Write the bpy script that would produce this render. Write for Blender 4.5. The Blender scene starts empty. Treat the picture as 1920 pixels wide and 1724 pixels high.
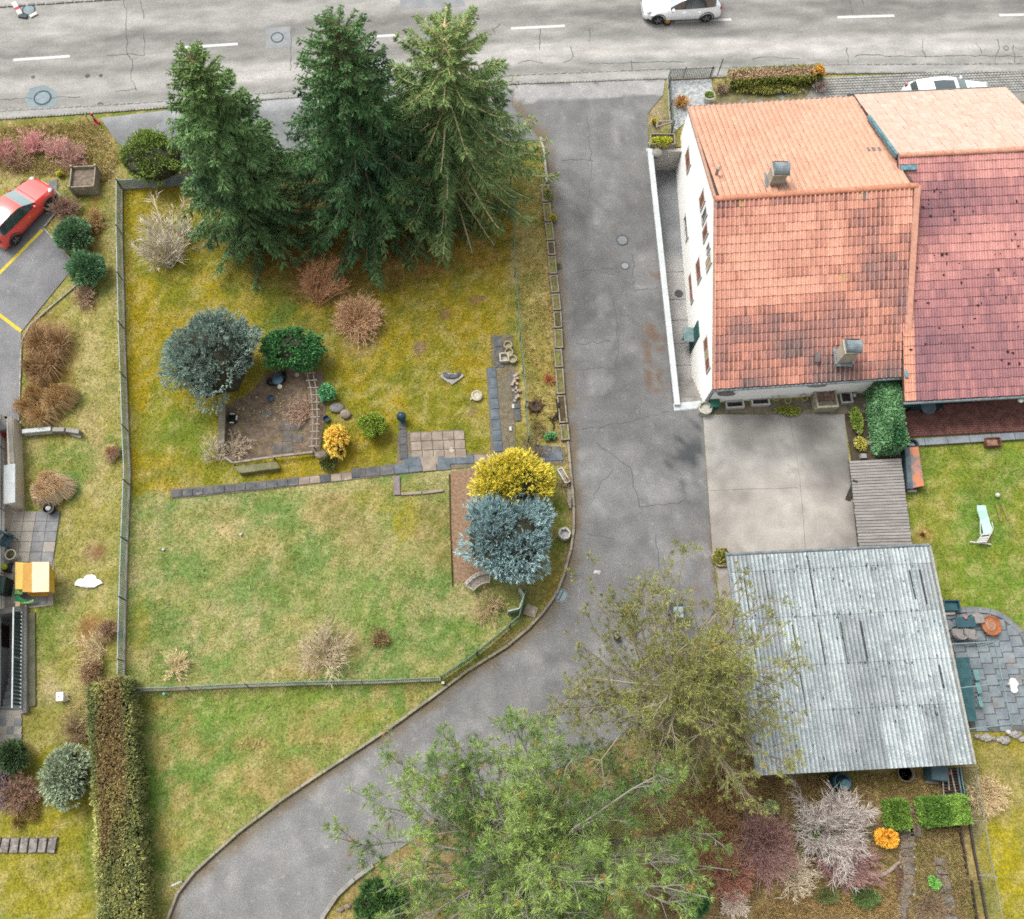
import bpy, bmesh, math, random
import numpy as np
from mathutils import Vector
from mathutils.geometry import tessellate_polygon

R = random.Random(11)
G = np.random.default_rng(11)
scene = bpy.context.scene
COL = scene.collection

# ------------------------------------------------------------------ camera
F, PX, PY, CH = 1750.0, 890.0, 862.0, 40.0        # focal length and principal point in photo pixels, height in metres
TILT = math.atan(586.0 / F)
cam = bpy.data.cameras.new("camera")
cam_o = bpy.data.objects.new("camera", cam)
COL.objects.link(cam_o)
cam.sensor_fit = 'HORIZONTAL'
cam.sensor_width = 36.0
cam.lens = F / 1920.0 * 36.0
cam.shift_x = (960.0 - PX) / 1920.0
cam.clip_start = 0.5
cam.clip_end = 900.0
cam_o.location = (0, 0, CH)
cam_o.rotation_euler = (TILT, 0, 0)
scene.camera = cam_o

# ------------------------------------------------------------------ sky and sun (overcast)
SUN_EL, SUN_AZ = math.radians(58), math.radians(-48)   # azimuth measured from +Y towards +X
world = bpy.data.worlds.new("World")
scene.world = world
world.use_nodes = True
nt = world.node_tree
nt.nodes.clear()
w_out = nt.nodes.new("ShaderNodeOutputWorld")
w_bg = nt.nodes.new("ShaderNodeBackground")
w_sky = nt.nodes.new("ShaderNodeTexSky")
w_sky.sky_type = 'NISHITA'
w_sky.sun_disc = False
w_sky.sun_elevation = SUN_EL
w_sky.sun_rotation = SUN_AZ
w_sky.air_density = 1.0
w_sky.dust_density = 4.0
w_sky.ozone_density = 1.0
w_hs = nt.nodes.new("ShaderNodeHueSaturation")
w_hs.inputs['Saturation'].default_value = 0.12
nt.links.new(w_sky.outputs[0], w_hs.inputs['Color'])
nt.links.new(w_hs.outputs[0], w_bg.inputs[0])
w_bg.inputs[1].default_value = 0.129
nt.links.new(w_bg.outputs[0], w_out.inputs[0])

sun = bpy.data.lights.new("sun", 'SUN')
sun.energy = 1.3
sun.angle = math.radians(26)
sun.color = (1.0, 0.97, 0.93)
sun_o = bpy.data.objects.new("sun", sun)
COL.objects.link(sun_o)
sd = Vector((math.sin(SUN_AZ) * math.cos(SUN_EL), math.cos(SUN_AZ) * math.cos(SUN_EL), math.sin(SUN_EL)))
sun_o.rotation_euler = (-sd).to_track_quat('-Z', 'Y').to_euler()
sun_o.location = (0, 20, 60)

scene.view_settings.view_transform = 'Standard'
scene.view_settings.look = 'None'
scene.view_settings.gamma = 1.0
scene.view_settings.use_curve_mapping = False
scene.view_settings.exposure = 1.3
scene.render.engine = 'CYCLES'
scene.cycles.max_bounces = 6
scene.cycles.diffuse_bounces = 3
scene.cycles.use_denoising = False
scene.cycles.filter_width = 1.75

# ------------------------------------------------------------------ photo pixel <-> world
ST, CT = math.sin(TILT), math.cos(TILT)
def ray(px, py):
    dx = (px - PX) / F
    dy = -(py - PY) / F
    return Vector((dx, ST + dy * CT, -CT + dy * ST))
def P(px, py, z=0.0):
    d = ray(px, py)
    s = (CH - z) / -d.z
    return Vector((d.x * s, d.y * s, z))
def hitx(px, py, x):
    d = ray(px, py); s = x / d.x
    return Vector((x, d.y * s, CH + d.z * s))
def hity(px, py, y):
    d = ray(px, py); s = y / d.y
    return Vector((d.x * s, y, CH + d.z * s))
def proj(x, y, z=0.0):
    zz = z - CH
    Y = y * CT + zz * ST
    Z = y * ST - zz * CT
    return PX + F * x / Z, PY - F * Y / Z
def mpp(px, py, z=0.0):
    return (P(px + 1, py, z) - P(px, py, z)).length
def W(pts, z=0.0):
    return [P(a, b, z) for a, b in pts]

GAIN = 2.35
def lin(v):
    v /= 255.0
    return v / 12.92 if v <= 0.04045 else ((v + 0.055) / 1.055) ** 2.4
def c(r, g, b, k=1.0):
    """surface albedo for a colour seen in the photograph in open daylight"""
    return tuple(min(0.85, lin(v) / GAIN * k) for v in (r, g, b))

# ------------------------------------------------------------------ numpy noise
def _hash(ix, iy, seed):
    n = (ix.astype(np.int64) * 374761393 + iy.astype(np.int64) * 668265263 + seed * 974634777) & 0x7fffffff
    n = ((n ^ (n >> 13)) * 1274126177) & 0x7fffffff
    return ((n ^ (n >> 16)) & 0xffff) / 65535.0
def vnoise(x, y, seed=0):
    ix = np.floor(x); iy = np.floor(y)
    fx = x - ix; fy = y - iy
    fx = fx * fx * (3 - 2 * fx); fy = fy * fy * (3 - 2 * fy)
    a = _hash(ix, iy, seed); b = _hash(ix + 1, iy, seed)
    d = _hash(ix, iy + 1, seed); e = _hash(ix + 1, iy + 1, seed)
    return (a + (b - a) * fx) * (1 - fy) + (d + (e - d) * fx) * fy
def fbm(x, y, seed=0, o=4):
    t = 0; amp = 0.5; s = 0
    for k in range(o):
        t = t + amp * vnoise(x * 2 ** k, y * 2 ** k, seed + k * 17); s += amp; amp *= 0.55
    return t / s
def sstep(a, b, x):
    t = np.clip((x - a) / (b - a), 0, 1)
    return t * t * (3 - 2 * t)
def inpoly(x, y, poly):
    x = np.asarray(x, float); y = np.asarray(y, float)
    r = np.zeros(x.shape, bool)
    n = len(poly)
    for i in range(n):
        x1, y1 = poly[i]; x2, y2 = poly[(i + 1) % n]
        if y1 == y2: continue
        cond = ((y1 > y) != (y2 > y)) & (x < (x2 - x1) * (y - y1) / (y2 - y1) + x1)
        r ^= cond
    return r

# ------------------------------------------------------------------ materials
MATS = {}
def mat(name, c1, c2=None, scale=3.0, rough=0.85, bump=0.0, bscale=40.0, grain=0.0, gscale=60.0, spec=0.3,
        metal=0.0, attr=False, stretch=(1, 1, 1), c3=None, s3=1.0, t3=(0.55, 0.7), trans=0.0, coat=0.0, rnd=0.0, lo=0.38, hi=0.62):
    if name in MATS: return MATS[name]
    m = bpy.data.materials.new(name); m.use_nodes = True
    t = m.node_tree; N = t.nodes; L = t.links
    b = N["Principled BSDF"]
    b.inputs['Roughness'].default_value = rough
    b.inputs['Metallic'].default_value = metal
    b.inputs['Specular IOR Level'].default_value = spec
    if trans: b.inputs['Transmission Weight'].default_value = trans
    if coat: b.inputs['Coat Weight'].default_value = coat; b.inputs['Coat Roughness'].default_value = 0.08
    geo = N.new("ShaderNodeNewGeometry")
    mp = N.new("ShaderNodeMapping"); mp.inputs['Scale'].default_value = stretch
    L.new(geo.outputs['Position'], mp.inputs['Vector'])
    def noise(s, det=5.0):
        n = N.new("ShaderNodeTexNoise"); n.inputs['Scale'].default_value = s; n.inputs['Detail'].default_value = det
        n.inputs['Roughness'].default_value = 0.62
        L.new(mp.outputs[0], n.inputs['Vector']); return n
    def mix(a, bb, fac, mode='MIX'):
        x = N.new("ShaderNodeMix"); x.data_type = 'RGBA'; x.blend_type = mode
        for sock, v in ((x.inputs[0], fac), (x.inputs[6], a), (x.inputs[7], bb)):
            if hasattr(v, 'is_output'): L.new(v, sock)
            elif isinstance(v, (int, float)): sock.default_value = v
            else: sock.default_value = (*v, 1) if len(v) == 3 else v
        return x.outputs[2]
    def rmp(src, a, bb):
        q = N.new("ShaderNodeMapRange"); q.inputs[1].default_value = a; q.inputs[2].default_value = bb
        q.interpolation_type = 'SMOOTHSTEP'
        L.new(src, q.inputs[0]); return q.outputs[0]
    col = None
    if c2 is not None:
        col = mix(c1, c2, rmp(noise(scale).outputs[0], lo, hi))
    else:
        rg = N.new("ShaderNodeRGB"); rg.outputs[0].default_value = (*c1, 1); col = rg.outputs[0]
    if c3 is not None:
        col = mix(col, c3, rmp(noise(s3, 6.0).outputs[0], *t3))
    if attr:
        at = N.new("ShaderNodeAttribute"); at.attribute_name = "Col"
        col = mix(col, at.outputs['Color'], 1.0, 'MULTIPLY')
    if rnd:
        oi = N.new("ShaderNodeObjectInfo")
        q = N.new("ShaderNodeMapRange"); q.inputs[3].default_value = 1 - rnd; q.inputs[4].default_value = 1 + rnd
        L.new(oi.outputs['Random'], q.inputs[0])
        vm = N.new("ShaderNodeVectorMath"); vm.operation = 'SCALE'
        L.new(col, vm.inputs[0]); L.new(q.outputs[0], vm.inputs[3]); col = vm.outputs[0]
    if grain:
        q = N.new("ShaderNodeMapRange"); q.inputs[1].default_value = 0.3; q.inputs[2].default_value = 0.7
        q.inputs[3].default_value = 1 - grain; q.inputs[4].default_value = 1 + grain
        L.new(noise(gscale, 3.0).outputs[0], q.inputs[0])
        vm = N.new("ShaderNodeVectorMath"); vm.operation = 'SCALE'
        L.new(col, vm.inputs[0]); L.new(q.outputs[0], vm.inputs[3]); col = vm.outputs[0]
    L.new(col, b.inputs['Base Color'])
    if bump:
        bp = N.new("ShaderNodeBump"); bp.inputs['Strength'].default_value = bump; bp.inputs['Distance'].default_value = 0.03
        L.new(noise(bscale, 4.0).outputs[0], bp.inputs['Height']); L.new(bp.outputs[0], b.inputs['Normal'])
    MATS[name] = m
    return m

# ------------------------------------------------------------------ objects
def link(name, data, parent=None):
    o = bpy.data.objects.new(name, data); COL.objects.link(o)
    if parent is not None: o.parent = parent
    return o
def tag(o, label=None, cat=None, group=None, kind=None):
    if label: o["label"] = label
    if cat: o["category"] = cat
    if group: o["group"] = group
    if kind: o["kind"] = kind
    return o
def thing(name, label, cat, loc=(0, 0, 0), rz=0.0, group=None):
    o = link(name, None); o.location = loc; o.rotation_euler = (0, 0, rz); o.empty_display_size = 0.2
    return tag(o, label, cat, group)
def copy_tree(o, parent=None):
    k = o.copy(); COL.objects.link(k)
    if parent is not None: k.parent = parent
    for ch in list(o.children): copy_tree(ch, k)
    return k

class MB:
    """collects polygons; coordinates are local to the thing's origin"""
    def __init__(s): s.v = []; s.f = []; s.m = []
    def add(s, vs, fs, mi=0):
        b = len(s.v)
        s.v.extend([tuple(q) for q in vs])
        s.f.extend([tuple(i + b for i in q) for q in fs]); s.m.extend([mi] * len(fs)); return s
    def box(s, cx, cy, cz, sx, sy, sz, rz=0.0, mi=0, tp=1.0):
        a, b_ = math.cos(rz), math.sin(rz); vs = []
        for z, k in ((-.5, 1.0), (.5, tp)):
            for x, y in ((-.5, -.5), (.5, -.5), (.5, .5), (-.5, .5)):
                x *= sx * k; y *= sy * k
                vs.append((cx + x * a - y * b_, cy + x * b_ + y * a, cz + z * sz))
        return s.add(vs, [(3, 2, 1, 0), (4, 5, 6, 7), (0, 1, 5, 4), (1, 2, 6, 5), (2, 3, 7, 6), (3, 0, 4, 7)], mi)
    def bar(s, a, b, w, h, mi=0, up=(0, 0, 1)):
        """box beam from a to b, width w (sideways), height h (centred)"""
        a = Vector(a); b = Vector(b); d = (b - a).normalized(); u = Vector(up)
        sd_ = d.cross(u)
        if sd_.length < 1e-4: sd_ = Vector((1, 0, 0))
        sd_.normalize(); u = sd_.cross(d)
        vs = []
        for q in (a, b):
            for i, j in ((-1, -1), (1, -1), (1, 1), (-1, 1)):
                vs.append(q + sd_ * (i * w / 2) + u * (j * h / 2))
        return s.add(vs, [(3, 2, 1, 0), (4, 5, 6, 7), (0, 1, 5, 4), (1, 2, 6, 5), (2, 3, 7, 6), (3, 0, 4, 7)], mi)
    def prism(s, poly, z0, z1, mi=0, bottom=True):
        n = len(poly)
        vs = [(q[0], q[1], z0) for q in poly] + [(q[0], q[1], z1) for q in poly]
        fs = [tuple(range(n, 2 * n))] + [(i, (i + 1) % n, (i + 1) % n + n, i + n) for i in range(n)]
        if bottom: fs.append(tuple(reversed(range(n))))
        return s.add(vs, fs, mi)
    def sheet(s, poly, z=0.0, mi=0):
        ar = sum(poly[i][0] * poly[(i + 1) % len(poly)][1] - poly[(i + 1) % len(poly)][0] * poly[i][1] for i in range(len(poly)))
        if ar < 0: poly = poly[::-1]
        return s.add([(q[0], q[1], z) for q in poly], [tuple(range(len(poly)))], mi)
    def tube(s, pts, r, n=6, mi=0, cap=True):
        pts = [Vector(q) for q in pts]; k = len(pts)
        rs = [r] * k if isinstance(r, (int, float)) else r
        vs = []
        for i, q in enumerate(pts):
            d = (pts[min(i + 1, k - 1)] - pts[max(i - 1, 0)])
            if d.length < 1e-9: d = Vector((0, 0, 1))
            d.normalize()
            u = d.cross(Vector((0, 0, 1)))
            if u.length < 0.05: u = d.cross(Vector((0, 1, 0)))
            u.normalize(); w = d.cross(u)
            for j in range(n):
                a = 2 * math.pi * j / n
                vs.append(q + (u * math.cos(a) + w * math.sin(a)) * rs[i])
        fs = [(i * n + j, i * n + (j + 1) % n, (i + 1) * n + (j + 1) % n, (i + 1) * n + j) for i in range(k - 1) for j in range(n)]
        if cap: fs += [tuple(reversed(range(n))), tuple(range((k - 1) * n, k * n))]
        return s.add(vs, fs, mi)
    def lathe(s, prof, cx=0, cy=0, n=16, mi=0, cz=0, sx=1, sy=1):
        vs = []; k = len(prof)
        for r, z in prof:
            for j in range(n):
                a = 2 * math.pi * j / n
                vs.append((cx + r * sx * math.cos(a), cy + r * sy * math.sin(a), cz + z))
        fs = [(i * n + j, i * n + (j + 1) % n, (i + 1) * n + (j + 1) % n, (i + 1) * n + j) for i in range(k - 1) for j in range(n)]
        if prof[0][0] > 1e-4: fs.append(tuple(reversed(range(n))))
        if prof[-1][0] > 1e-4: fs.append(tuple(range((k - 1) * n, k * n)))
        return s.add(vs, fs, mi)
    def blob(s, cx, cy, cz, rx, ry, rz, nu=12, nv=7, jit=0.12, mi=0, flat=True):
        vs = []
        for i in range(nv + 1):
            th = math.pi * i / nv
            for j in range(nu):
                ph = 2 * math.pi * j / nu
                k = 1 + (R.random() - .5) * 2 * jit
                vs.append((cx + rx * k * math.sin(th) * math.cos(ph), cy + ry * k * math.sin(th) * math.sin(ph), cz - rz * k * math.cos(th)))
        fs = [(i * nu + j, i * nu + (j + 1) % nu, (i + 1) * nu + (j + 1) % nu, (i + 1) * nu + j) for i in range(nv) for j in range(nu)]
        return s.add(vs, fs, mi)
    def build(s, name, m, parent=None, smooth=False, kind=None, bevel=0.0):
        me = bpy.data.meshes.new(name)
        me.from_pydata(s.v, [], s.f)
        for q in (m if isinstance(m, (list, tuple)) else [m]): me.materials.append(q)
        if isinstance(m, (list, tuple)) and len(m) > 1: me.polygons.foreach_set("material_index", s.m)
        if bevel:
            bm = bmesh.new(); bm.from_mesh(me)
            bmesh.ops.remove_doubles(bm, verts=bm.verts, dist=1e-5)
            bmesh.ops.bevel(bm, geom=bm.edges[:], offset=bevel, segments=1, affect='EDGES', profile=0.5)
            bm.to_mesh(me); bm.free()
        if smooth: me.polygons.foreach_set("use_smooth", [True] * len(me.polygons))
        me.update()
        o = link(name, me, parent)
        if kind: o["kind"] = kind
        return o

def np_mesh(name, V, Fc, m, parent=None, C=None, smooth=False, kind=None):
    """V (n,3), Fc (f,k) with one k"""
    V = np.ascontiguousarray(V, np.float32); Fc = np.ascontiguousarray(Fc, np.int32)
    me = bpy.data.meshes.new(name)
    me.vertices.add(len(V)); me.vertices.foreach_set("co", V.ravel())
    k = Fc.shape[1]
    me.loops.add(Fc.size); me.loops.foreach_set("vertex_index", Fc.ravel())
    me.polygons.add(len(Fc)); me.polygons.foreach_set("loop_start", np.arange(0, Fc.size, k, dtype=np.int32))
    me.update(calc_edges=True)
    if C is not None:
        a = me.attributes.new("Col", 'FLOAT_COLOR', 'POINT')
        q = np.ones((len(V), 4), np.float32); q[:, :3] = C
        a.data.foreach_set("color", q.ravel())
    me.polygons.foreach_set("use_smooth", np.full(len(Fc), bool(smooth)))
    me.materials.append(m)
    o = link(name, me, parent)
    if kind: o["kind"] = kind
    return o

# ------------------------------------------------------------------ foliage in numpy
def unit(v): return v / np.maximum(np.linalg.norm(v, axis=-1, keepdims=True), 1e-9)
def rdir(n): return unit(G.normal(size=(n, 3)))
def blades(pos, d, L, Wd, side=None, bend=0.5):
    """one diamond leaf (quad) per position"""
    n = len(pos)
    d = unit(d)
    if side is None: side = unit(np.cross(d, rdir(n)))
    L = np.broadcast_to(np.asarray(L, float).reshape(-1, 1), (n, 1)); Wd = np.broadcast_to(np.asarray(Wd, float).reshape(-1, 1), (n, 1))
    V = np.stack([pos, pos + d * L * bend + side * Wd / 2, pos + d * L, pos + d * L * bend - side * Wd / 2], 1).reshape(-1, 3)
    Fq = np.arange(4 * n, dtype=np.int32).reshape(n, 4)
    return V, Fq
def cluster(pos, d, K, L, Wd, spread, tint, cv=0.2, along=0.0, flat=0.0):
    """K blades fanned about direction d at each position; returns V, F, C"""
    n = len(pos)
    p = np.repeat(pos, K, 0); dd = np.repeat(unit(d), K, 0)
    if along: p = p + dd * (G.random((n * K, 1)) * along)
    e = unit(dd + spread * rdir(n * K) * G.random((n * K, 1)) ** 0.5)
    ll = np.repeat(np.broadcast_to(np.asarray(L, float).reshape(-1, 1), (n, 1)), K, 0) * (0.65 + 0.6 * G.random((n * K, 1)))
    V, Fq = blades(p, e, ll, np.full((n * K, 1), Wd) * (0.7 + 0.6 * G.random((n * K, 1))))
    t = np.repeat(np.broadcast_to(np.asarray(tint, float), (n, 3)), K, 0) * (1 + cv * (G.random((n * K, 1)) * 2 - 1))
    return V, Fq, np.repeat(t, 4, 0)
def merge(parts):
    Vs, Fs, Cs = [], [], []; b = 0
    for V, Fq, C in parts:
        Vs.append(V); Fs.append(Fq + b); Cs.append(C); b += len(V)
    return np.concatenate(Vs), np.concatenate(Fs), np.concatenate(Cs)
def tubes(paths, rad, n=3, col=None):
    """paths (N,S,3), rad (N,S) -> quad tubes"""
    N_, S_, _ = paths.shape
    d = np.gradient(paths, axis=1); d = unit(d)
    ref = np.zeros_like(d); ref[..., 2] = 1
    par = np.abs(d[..., 2]) > 0.9
    ref[par] = (1, 0, 0)
    u = unit(np.cross(d, ref)); w = np.cross(d, u)
    a = np.arange(n) * 2 * np.pi / n
    ring = paths[:, :, None, :] + rad[:, :, None, None] * (u[:, :, None, :] * np.cos(a)[None, None, :, None] + w[:, :, None, :] * np.sin(a)[None, None, :, None])
    V = ring.reshape(-1, 3)
    i, s_, j = np.meshgrid(np.arange(N_), np.arange(S_ - 1), np.arange(n), indexing='ij')
    b = (i * S_ + s_) * n; j2 = (j + 1) % n
    Fq = np.stack([b + j, b + j2, b + n + j2, b + n + j], -1).reshape(-1, 4)
    if col is None: col = np.ones((N_, 3))
    C = np.repeat(np.broadcast_to(col, (N_, 3)), S_ * n, 0)
    return V, Fq, C
def grow(paths, k, length, spread, up=0.0, S_=4, t0=0.25, droop=0.0, wob=0.12):
    """k child paths per parent path"""
    N_, SP, _ = paths.shape
    idx = np.repeat(np.arange(N_), k)
    t = t0 + (1 - t0) * G.random(len(idx)); f = t * (SP - 1); i0 = np.minimum(f.astype(int), SP - 2); fr = (f - i0)[:, None]
    p = paths[idx, i0] * (1 - fr) + paths[idx, i0 + 1] * fr
    d = unit(paths[idx, i0 + 1] - paths[idx, i0])
    e = unit(d + spread * rdir(len(idx)) + np.array([0, 0, up]))
    L = length * (0.5 + 0.8 * G.random(len(idx))) * (1.15 - 0.6 * t)
    out = np.zeros((len(idx), S_, 3)); out[:, 0] = p
    for s_ in range(1, S_):
        e = unit(e + wob * rdir(len(idx)) + np.array([0, 0, -droop]))
        out[:, s_] = out[:, s_ - 1] + e * (L / (S_ - 1))[:, None]
    return out
def taper(paths, r0, r1, var=0.3):
    N_, S_, _ = paths.shape
    t = np.linspace(0, 1, S_)[None, :]
    return (r0 + (r1 - r0) * t) * (1 - var / 2 + var * G.random((N_, 1)))
# ------------------------------------------------------------------ ground colours (soil, moss, straw and grass as they grow)
def ext(poly, d=0): return poly
DRIVE_L = [(960, 200), (1012, 262), (1022, 330), (1040, 480), (1052, 640), (1064, 800), (1070, 860), (1073, 930), (1074, 985), (1066, 1050),
           (1044, 1115), (1004, 1172), (955, 1216), (875, 1266), (795, 1326), (705, 1390), (605, 1455), (525, 1510), (445, 1570), (385, 1623), (340, 1665), (312, 1724), (290, 1790)]
REG = [  # polygon in photo pixels, three surface colours, tuft density
 ("lawn_up", [(228, 345), (960, 330), (960, 860), (320, 925), (238, 930)], [(158, 138, 22), (132, 130, 32), (172, 150, 66)], 1.0),
 ("lawn_low", [(238, 930), (320, 925), (960, 860), (990, 1100), (975, 1165), (830, 1275), (250, 1295), (230, 1200)], [(148, 152, 86), (118, 142, 74), (180, 166, 120)], 1.0),
 ("verge_r", [(955, 250), (1030, 250), (1075, 850), (960, 850)], [(172, 152, 84), (148, 140, 62), (186, 168, 112)], 0.9),
 ("strip_l", [(0, 230), (225, 230), (235, 930), (222, 1270), (170, 1400), (0, 1400)], [(158, 150, 76), (134, 142, 66), (178, 166, 108)], 1.0),
 ("lawn_sw", [(250, 1300), (830, 1282), (990, 1180), (290, 1790), (262, 1790)], [(138, 148, 74), (114, 140, 64), (168, 148, 88)], 1.0),
 ("lawn_swl", [(0, 1400), (170, 1400), (170, 1800), (0, 1800)], [(150, 142, 40), (128, 136, 44), (164, 150, 58)], 1.0),
 ("garden_r", [(1690, 800), (2100, 800), (2100, 1180), (1700, 1180)], [(128, 142, 42), (112, 138, 46), (152, 150, 60)], 1.1),
 ("lawn_br", [(1800, 1380), (2100, 1380), (2100, 1800), (1850, 1800)], [(164, 148, 34), (150, 142, 60), (170, 156, 72)], 1.0),
 ("beds_br", [(1180, 1330), (1830, 1440), (1850, 1800), (560, 1800), (700, 1620), (1000, 1440)], [(152, 128, 86), (168, 142, 92), (132, 112, 78)], 0.55),
 ("bank_l", [(-200, 228), (190, 222), (225, 300), (205, 345), (110, 330), (-200, 345)], [(148, 128, 84), (130, 126, 58), (168, 144, 100)], 0.8),
]
BLOBS = [  # px, py, rx, ry, colour, strength
 (600, 520, 80, 60, (158, 96, 58), .9), (745, 495, 90, 40, (160, 118, 66), .8), (850, 470, 90, 40, (164, 128, 62), .8), (480, 510, 50, 24, (150, 120, 70), .5),
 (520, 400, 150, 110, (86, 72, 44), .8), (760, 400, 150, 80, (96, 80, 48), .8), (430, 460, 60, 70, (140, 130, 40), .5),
 (672, 600, 64, 62, (152, 122, 84), .8), (300, 430, 60, 70, (150, 142, 92), .5), (545, 545, 60, 30, (96, 104, 40), .5),
 (520, 590, 30, 26, (84, 112, 44), .7), (360, 800, 50, 60, (108, 134, 42), .6), (300, 780, 30, 60, (116, 138, 44), .5), (800, 620, 110, 80, (158, 138, 22), .6), (880, 540, 60, 60, (166, 144, 30), .6),
 (700, 530, 120, 30, (98, 100, 34), .5), (250, 400, 20, 50, (168, 150, 20), .6), (275, 365, 40, 14, (172, 152, 20), .6), (345, 390, 20, 30, (160, 146, 24), .6),
 (420, 970, 45, 30, (198, 176, 128), .9), (360, 985, 40, 20, (184, 168, 112), .6), (530, 960, 60, 40, (108, 142, 66), .7), (620, 960, 60, 40, (158, 134, 84), .8), (660, 1000, 60, 30, (150, 130, 84), .5),
 (770, 970, 30, 40, (160, 148, 26), .8), (720, 940, 60, 20, (150, 140, 40), .5), (820, 1010, 40, 60, (140, 116, 62), .6), (480, 1030, 40, 30, (174, 156, 98), .6), (440, 1110, 70, 40, (128, 148, 84), .6),
 (600, 1110, 120, 40, (118, 146, 74), .6), (700, 1160, 60, 40, (104, 144, 58), .7), (860, 1180, 50, 30, (100, 138, 52), .7), (610, 1225, 80, 30, (160, 138, 92), .7), (560, 1262, 60, 12, (172, 142, 84), .6),
 (420, 1240, 40, 20, (96, 142, 56), .6), (260, 1180, 20, 60, (142, 136, 40), .6), (680, 1085, 60, 20, (120, 148, 70), .5), (540, 1170, 40, 30, (168, 152, 92), .5),
 (790, 657, 15, 15, (140, 112, 88), 1), (833, 592, 11, 11, (138, 104, 70), 1), (890, 565, 15, 9, (140, 108, 66), 1), (885, 770, 12, 13, (142, 116, 84), 1), (905, 563, 8, 6, (128, 98, 60), 1),
 (1030, 560, 14, 60, (188, 158, 110), .8), (1000, 440, 24, 30, (180, 160, 96), .6), (1000, 620, 20, 30, (186, 162, 104), .7), (985, 250, 40, 80, (140, 136, 50), .6), (1010, 640, 20, 40, (168, 144, 70), .6),
 (520, 1460, 60, 40, (178, 142, 98), .9), (480, 1400, 50, 14, (170, 138, 84), .5), (310, 1330, 40, 20, (172, 142, 70), .6), (330, 1560, 40, 50, (168, 146, 70), .6), (430, 1330, 70, 26, (118, 152, 58), .7), (560, 1310, 90, 14, (122, 152, 48), .6),
 (272, 1500, 16, 140, (96, 150, 44), .6), (272, 1640, 16, 80, (90, 148, 40), .7), (500, 1340, 40, 18, (120, 150, 60), .5), (700, 1345, 60, 20, (170, 150, 50), .5),
 (170, 720, 30, 160, (182, 166, 112), .7), (180, 860, 18, 100, (176, 156, 106), .7), (215, 400, 12, 90, (160, 142, 98), .7), (212, 520, 10, 80, (152, 142, 92), .6), (120, 860, 60, 40, (112, 138, 62), .6), (130, 905, 20, 30, (88, 136, 66), .6),
 (175, 1030, 22, 22, (132, 98, 66), 1), (175, 1195, 26, 40, (150, 108, 66), .9), (165, 1240, 22, 26, (146, 100, 56), .9), (90, 1290, 20, 20, (186, 168, 128), .9), (90, 1150, 30, 40, (100, 132, 48), .6), (150, 1110, 30, 20, (150, 148, 98), .6),
 (60, 1340, 40, 30, (150, 140, 60), .6), (130, 1360, 40, 40, (128, 112, 72), .6), (40, 1480, 50, 40, (132, 96, 66), .8), (20, 1450, 40, 60, (120, 104, 72), .6), (100, 1700, 80, 40, (158, 146, 40), .5), (60, 1540, 60, 14, (156, 136, 34), .5), (140, 1640, 22, 40, (140, 128, 52), .5),
 (1740, 990, 40, 60, (146, 146, 60), .6), (1730, 1005, 20, 26, (156, 132, 70), .8), (1840, 980, 60, 60, (98, 140, 50), .6), (1800, 1080, 60, 30, (120, 146, 48), .5), (1880, 1110, 60, 30, (104, 138, 40), .5), (1740, 940, 50, 30, (156, 146, 66), .5), (1900, 860, 60, 20, (120, 148, 46), .5),
 (1870, 1600, 40, 60, (172, 156, 18), .7), (1880, 1470, 60, 60, (156, 140, 92), .6), (1840, 1500, 40, 40, (164, 140, 106), .7), (1230, 215, 24, 50, (156, 138, 116), 1), (1900, 1700, 60, 40, (176, 158, 14), .7), (1820, 1480, 20, 30, (128, 140, 60), .5),
 (1450, 1690, 140, 40, (182, 150, 96), .8), (1600, 1690, 70, 40, (180, 154, 98), .8), (1400, 1720, 120, 30, (168, 138, 90), .7), (1520, 1480, 80, 26, (116, 92, 52), .7), (1650, 1480, 80, 24, (122, 104, 50), .7), (1440, 1480, 60, 30, (116, 84, 50), .7),
 (1740, 1590, 40, 40, (128, 120, 72), .7), (1730, 1660, 30, 40, (120, 132, 52), .7), (1800, 1560, 24, 30, (126, 100, 72), .8), (1815, 1680, 20, 60, (140, 120, 84), .8), (1770, 1550, 50, 14, (110, 84, 60), .7), (1660, 1650, 24, 30, (160, 146, 60), .7), (1670, 1700, 16, 30, (190, 172, 130), .7),
 (650, 1690, 60, 20, (150, 122, 74), .8), (640, 1720, 50, 14, (156, 140, 50), .5), (1250, 1620, 40, 60, (140, 100, 76), .7),
 (1380, 1150, 30, 60, (130, 110, 66), .8), (1300, 1330, 120, 90, (140, 118, 84), .8),
 (330, 320, 60, 20, (156, 128, 84), .9), (365, 330, 40, 20, (170, 140, 90), .9),
 (40, 300, 60, 16, (118, 112, 50), .6), (190, 290, 26, 30, (176, 156, 96), .8), (60, 270, 100, 20, (150, 116, 96), .6), (150, 375, 40, 40, (120, 118, 56), .6), (180, 430, 22, 60, (150, 106, 50), .7), (160, 560, 24, 24, (150, 110, 72), .7), (90, 690, 46, 100, (146, 112, 60), .9), (80, 770, 44, 30, (176, 136, 80), .8),
]
BLOBS_LINE = [  # mossy and rusty verge beside the driveway kerb
 [(1030, 380), (1045, 520), (1058, 700), (1072, 860), (1082, 960), (1070, 1060), (1020, 1165), (960, 1222), (870, 1280), (780, 1350)],
]
gx0, gx1, gy0, gy1, gs = -40.0, 46.0, -13.0, 53.0, 0.24
nx, ny = int((gx1 - gx0) / gs) + 1, int((gy1 - gy0) / gs) + 1
GX, GY = np.meshgrid(np.linspace(gx0, gx1, nx), np.linspace(gy0, gy1, ny))
gpx, gpy = proj(GX, GY)
jx = (fbm(GX * .9, GY * .9, 3) - .5) * 50; jy = (fbm(GX * .9, GY * .9, 5) - .5) * 50
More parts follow.
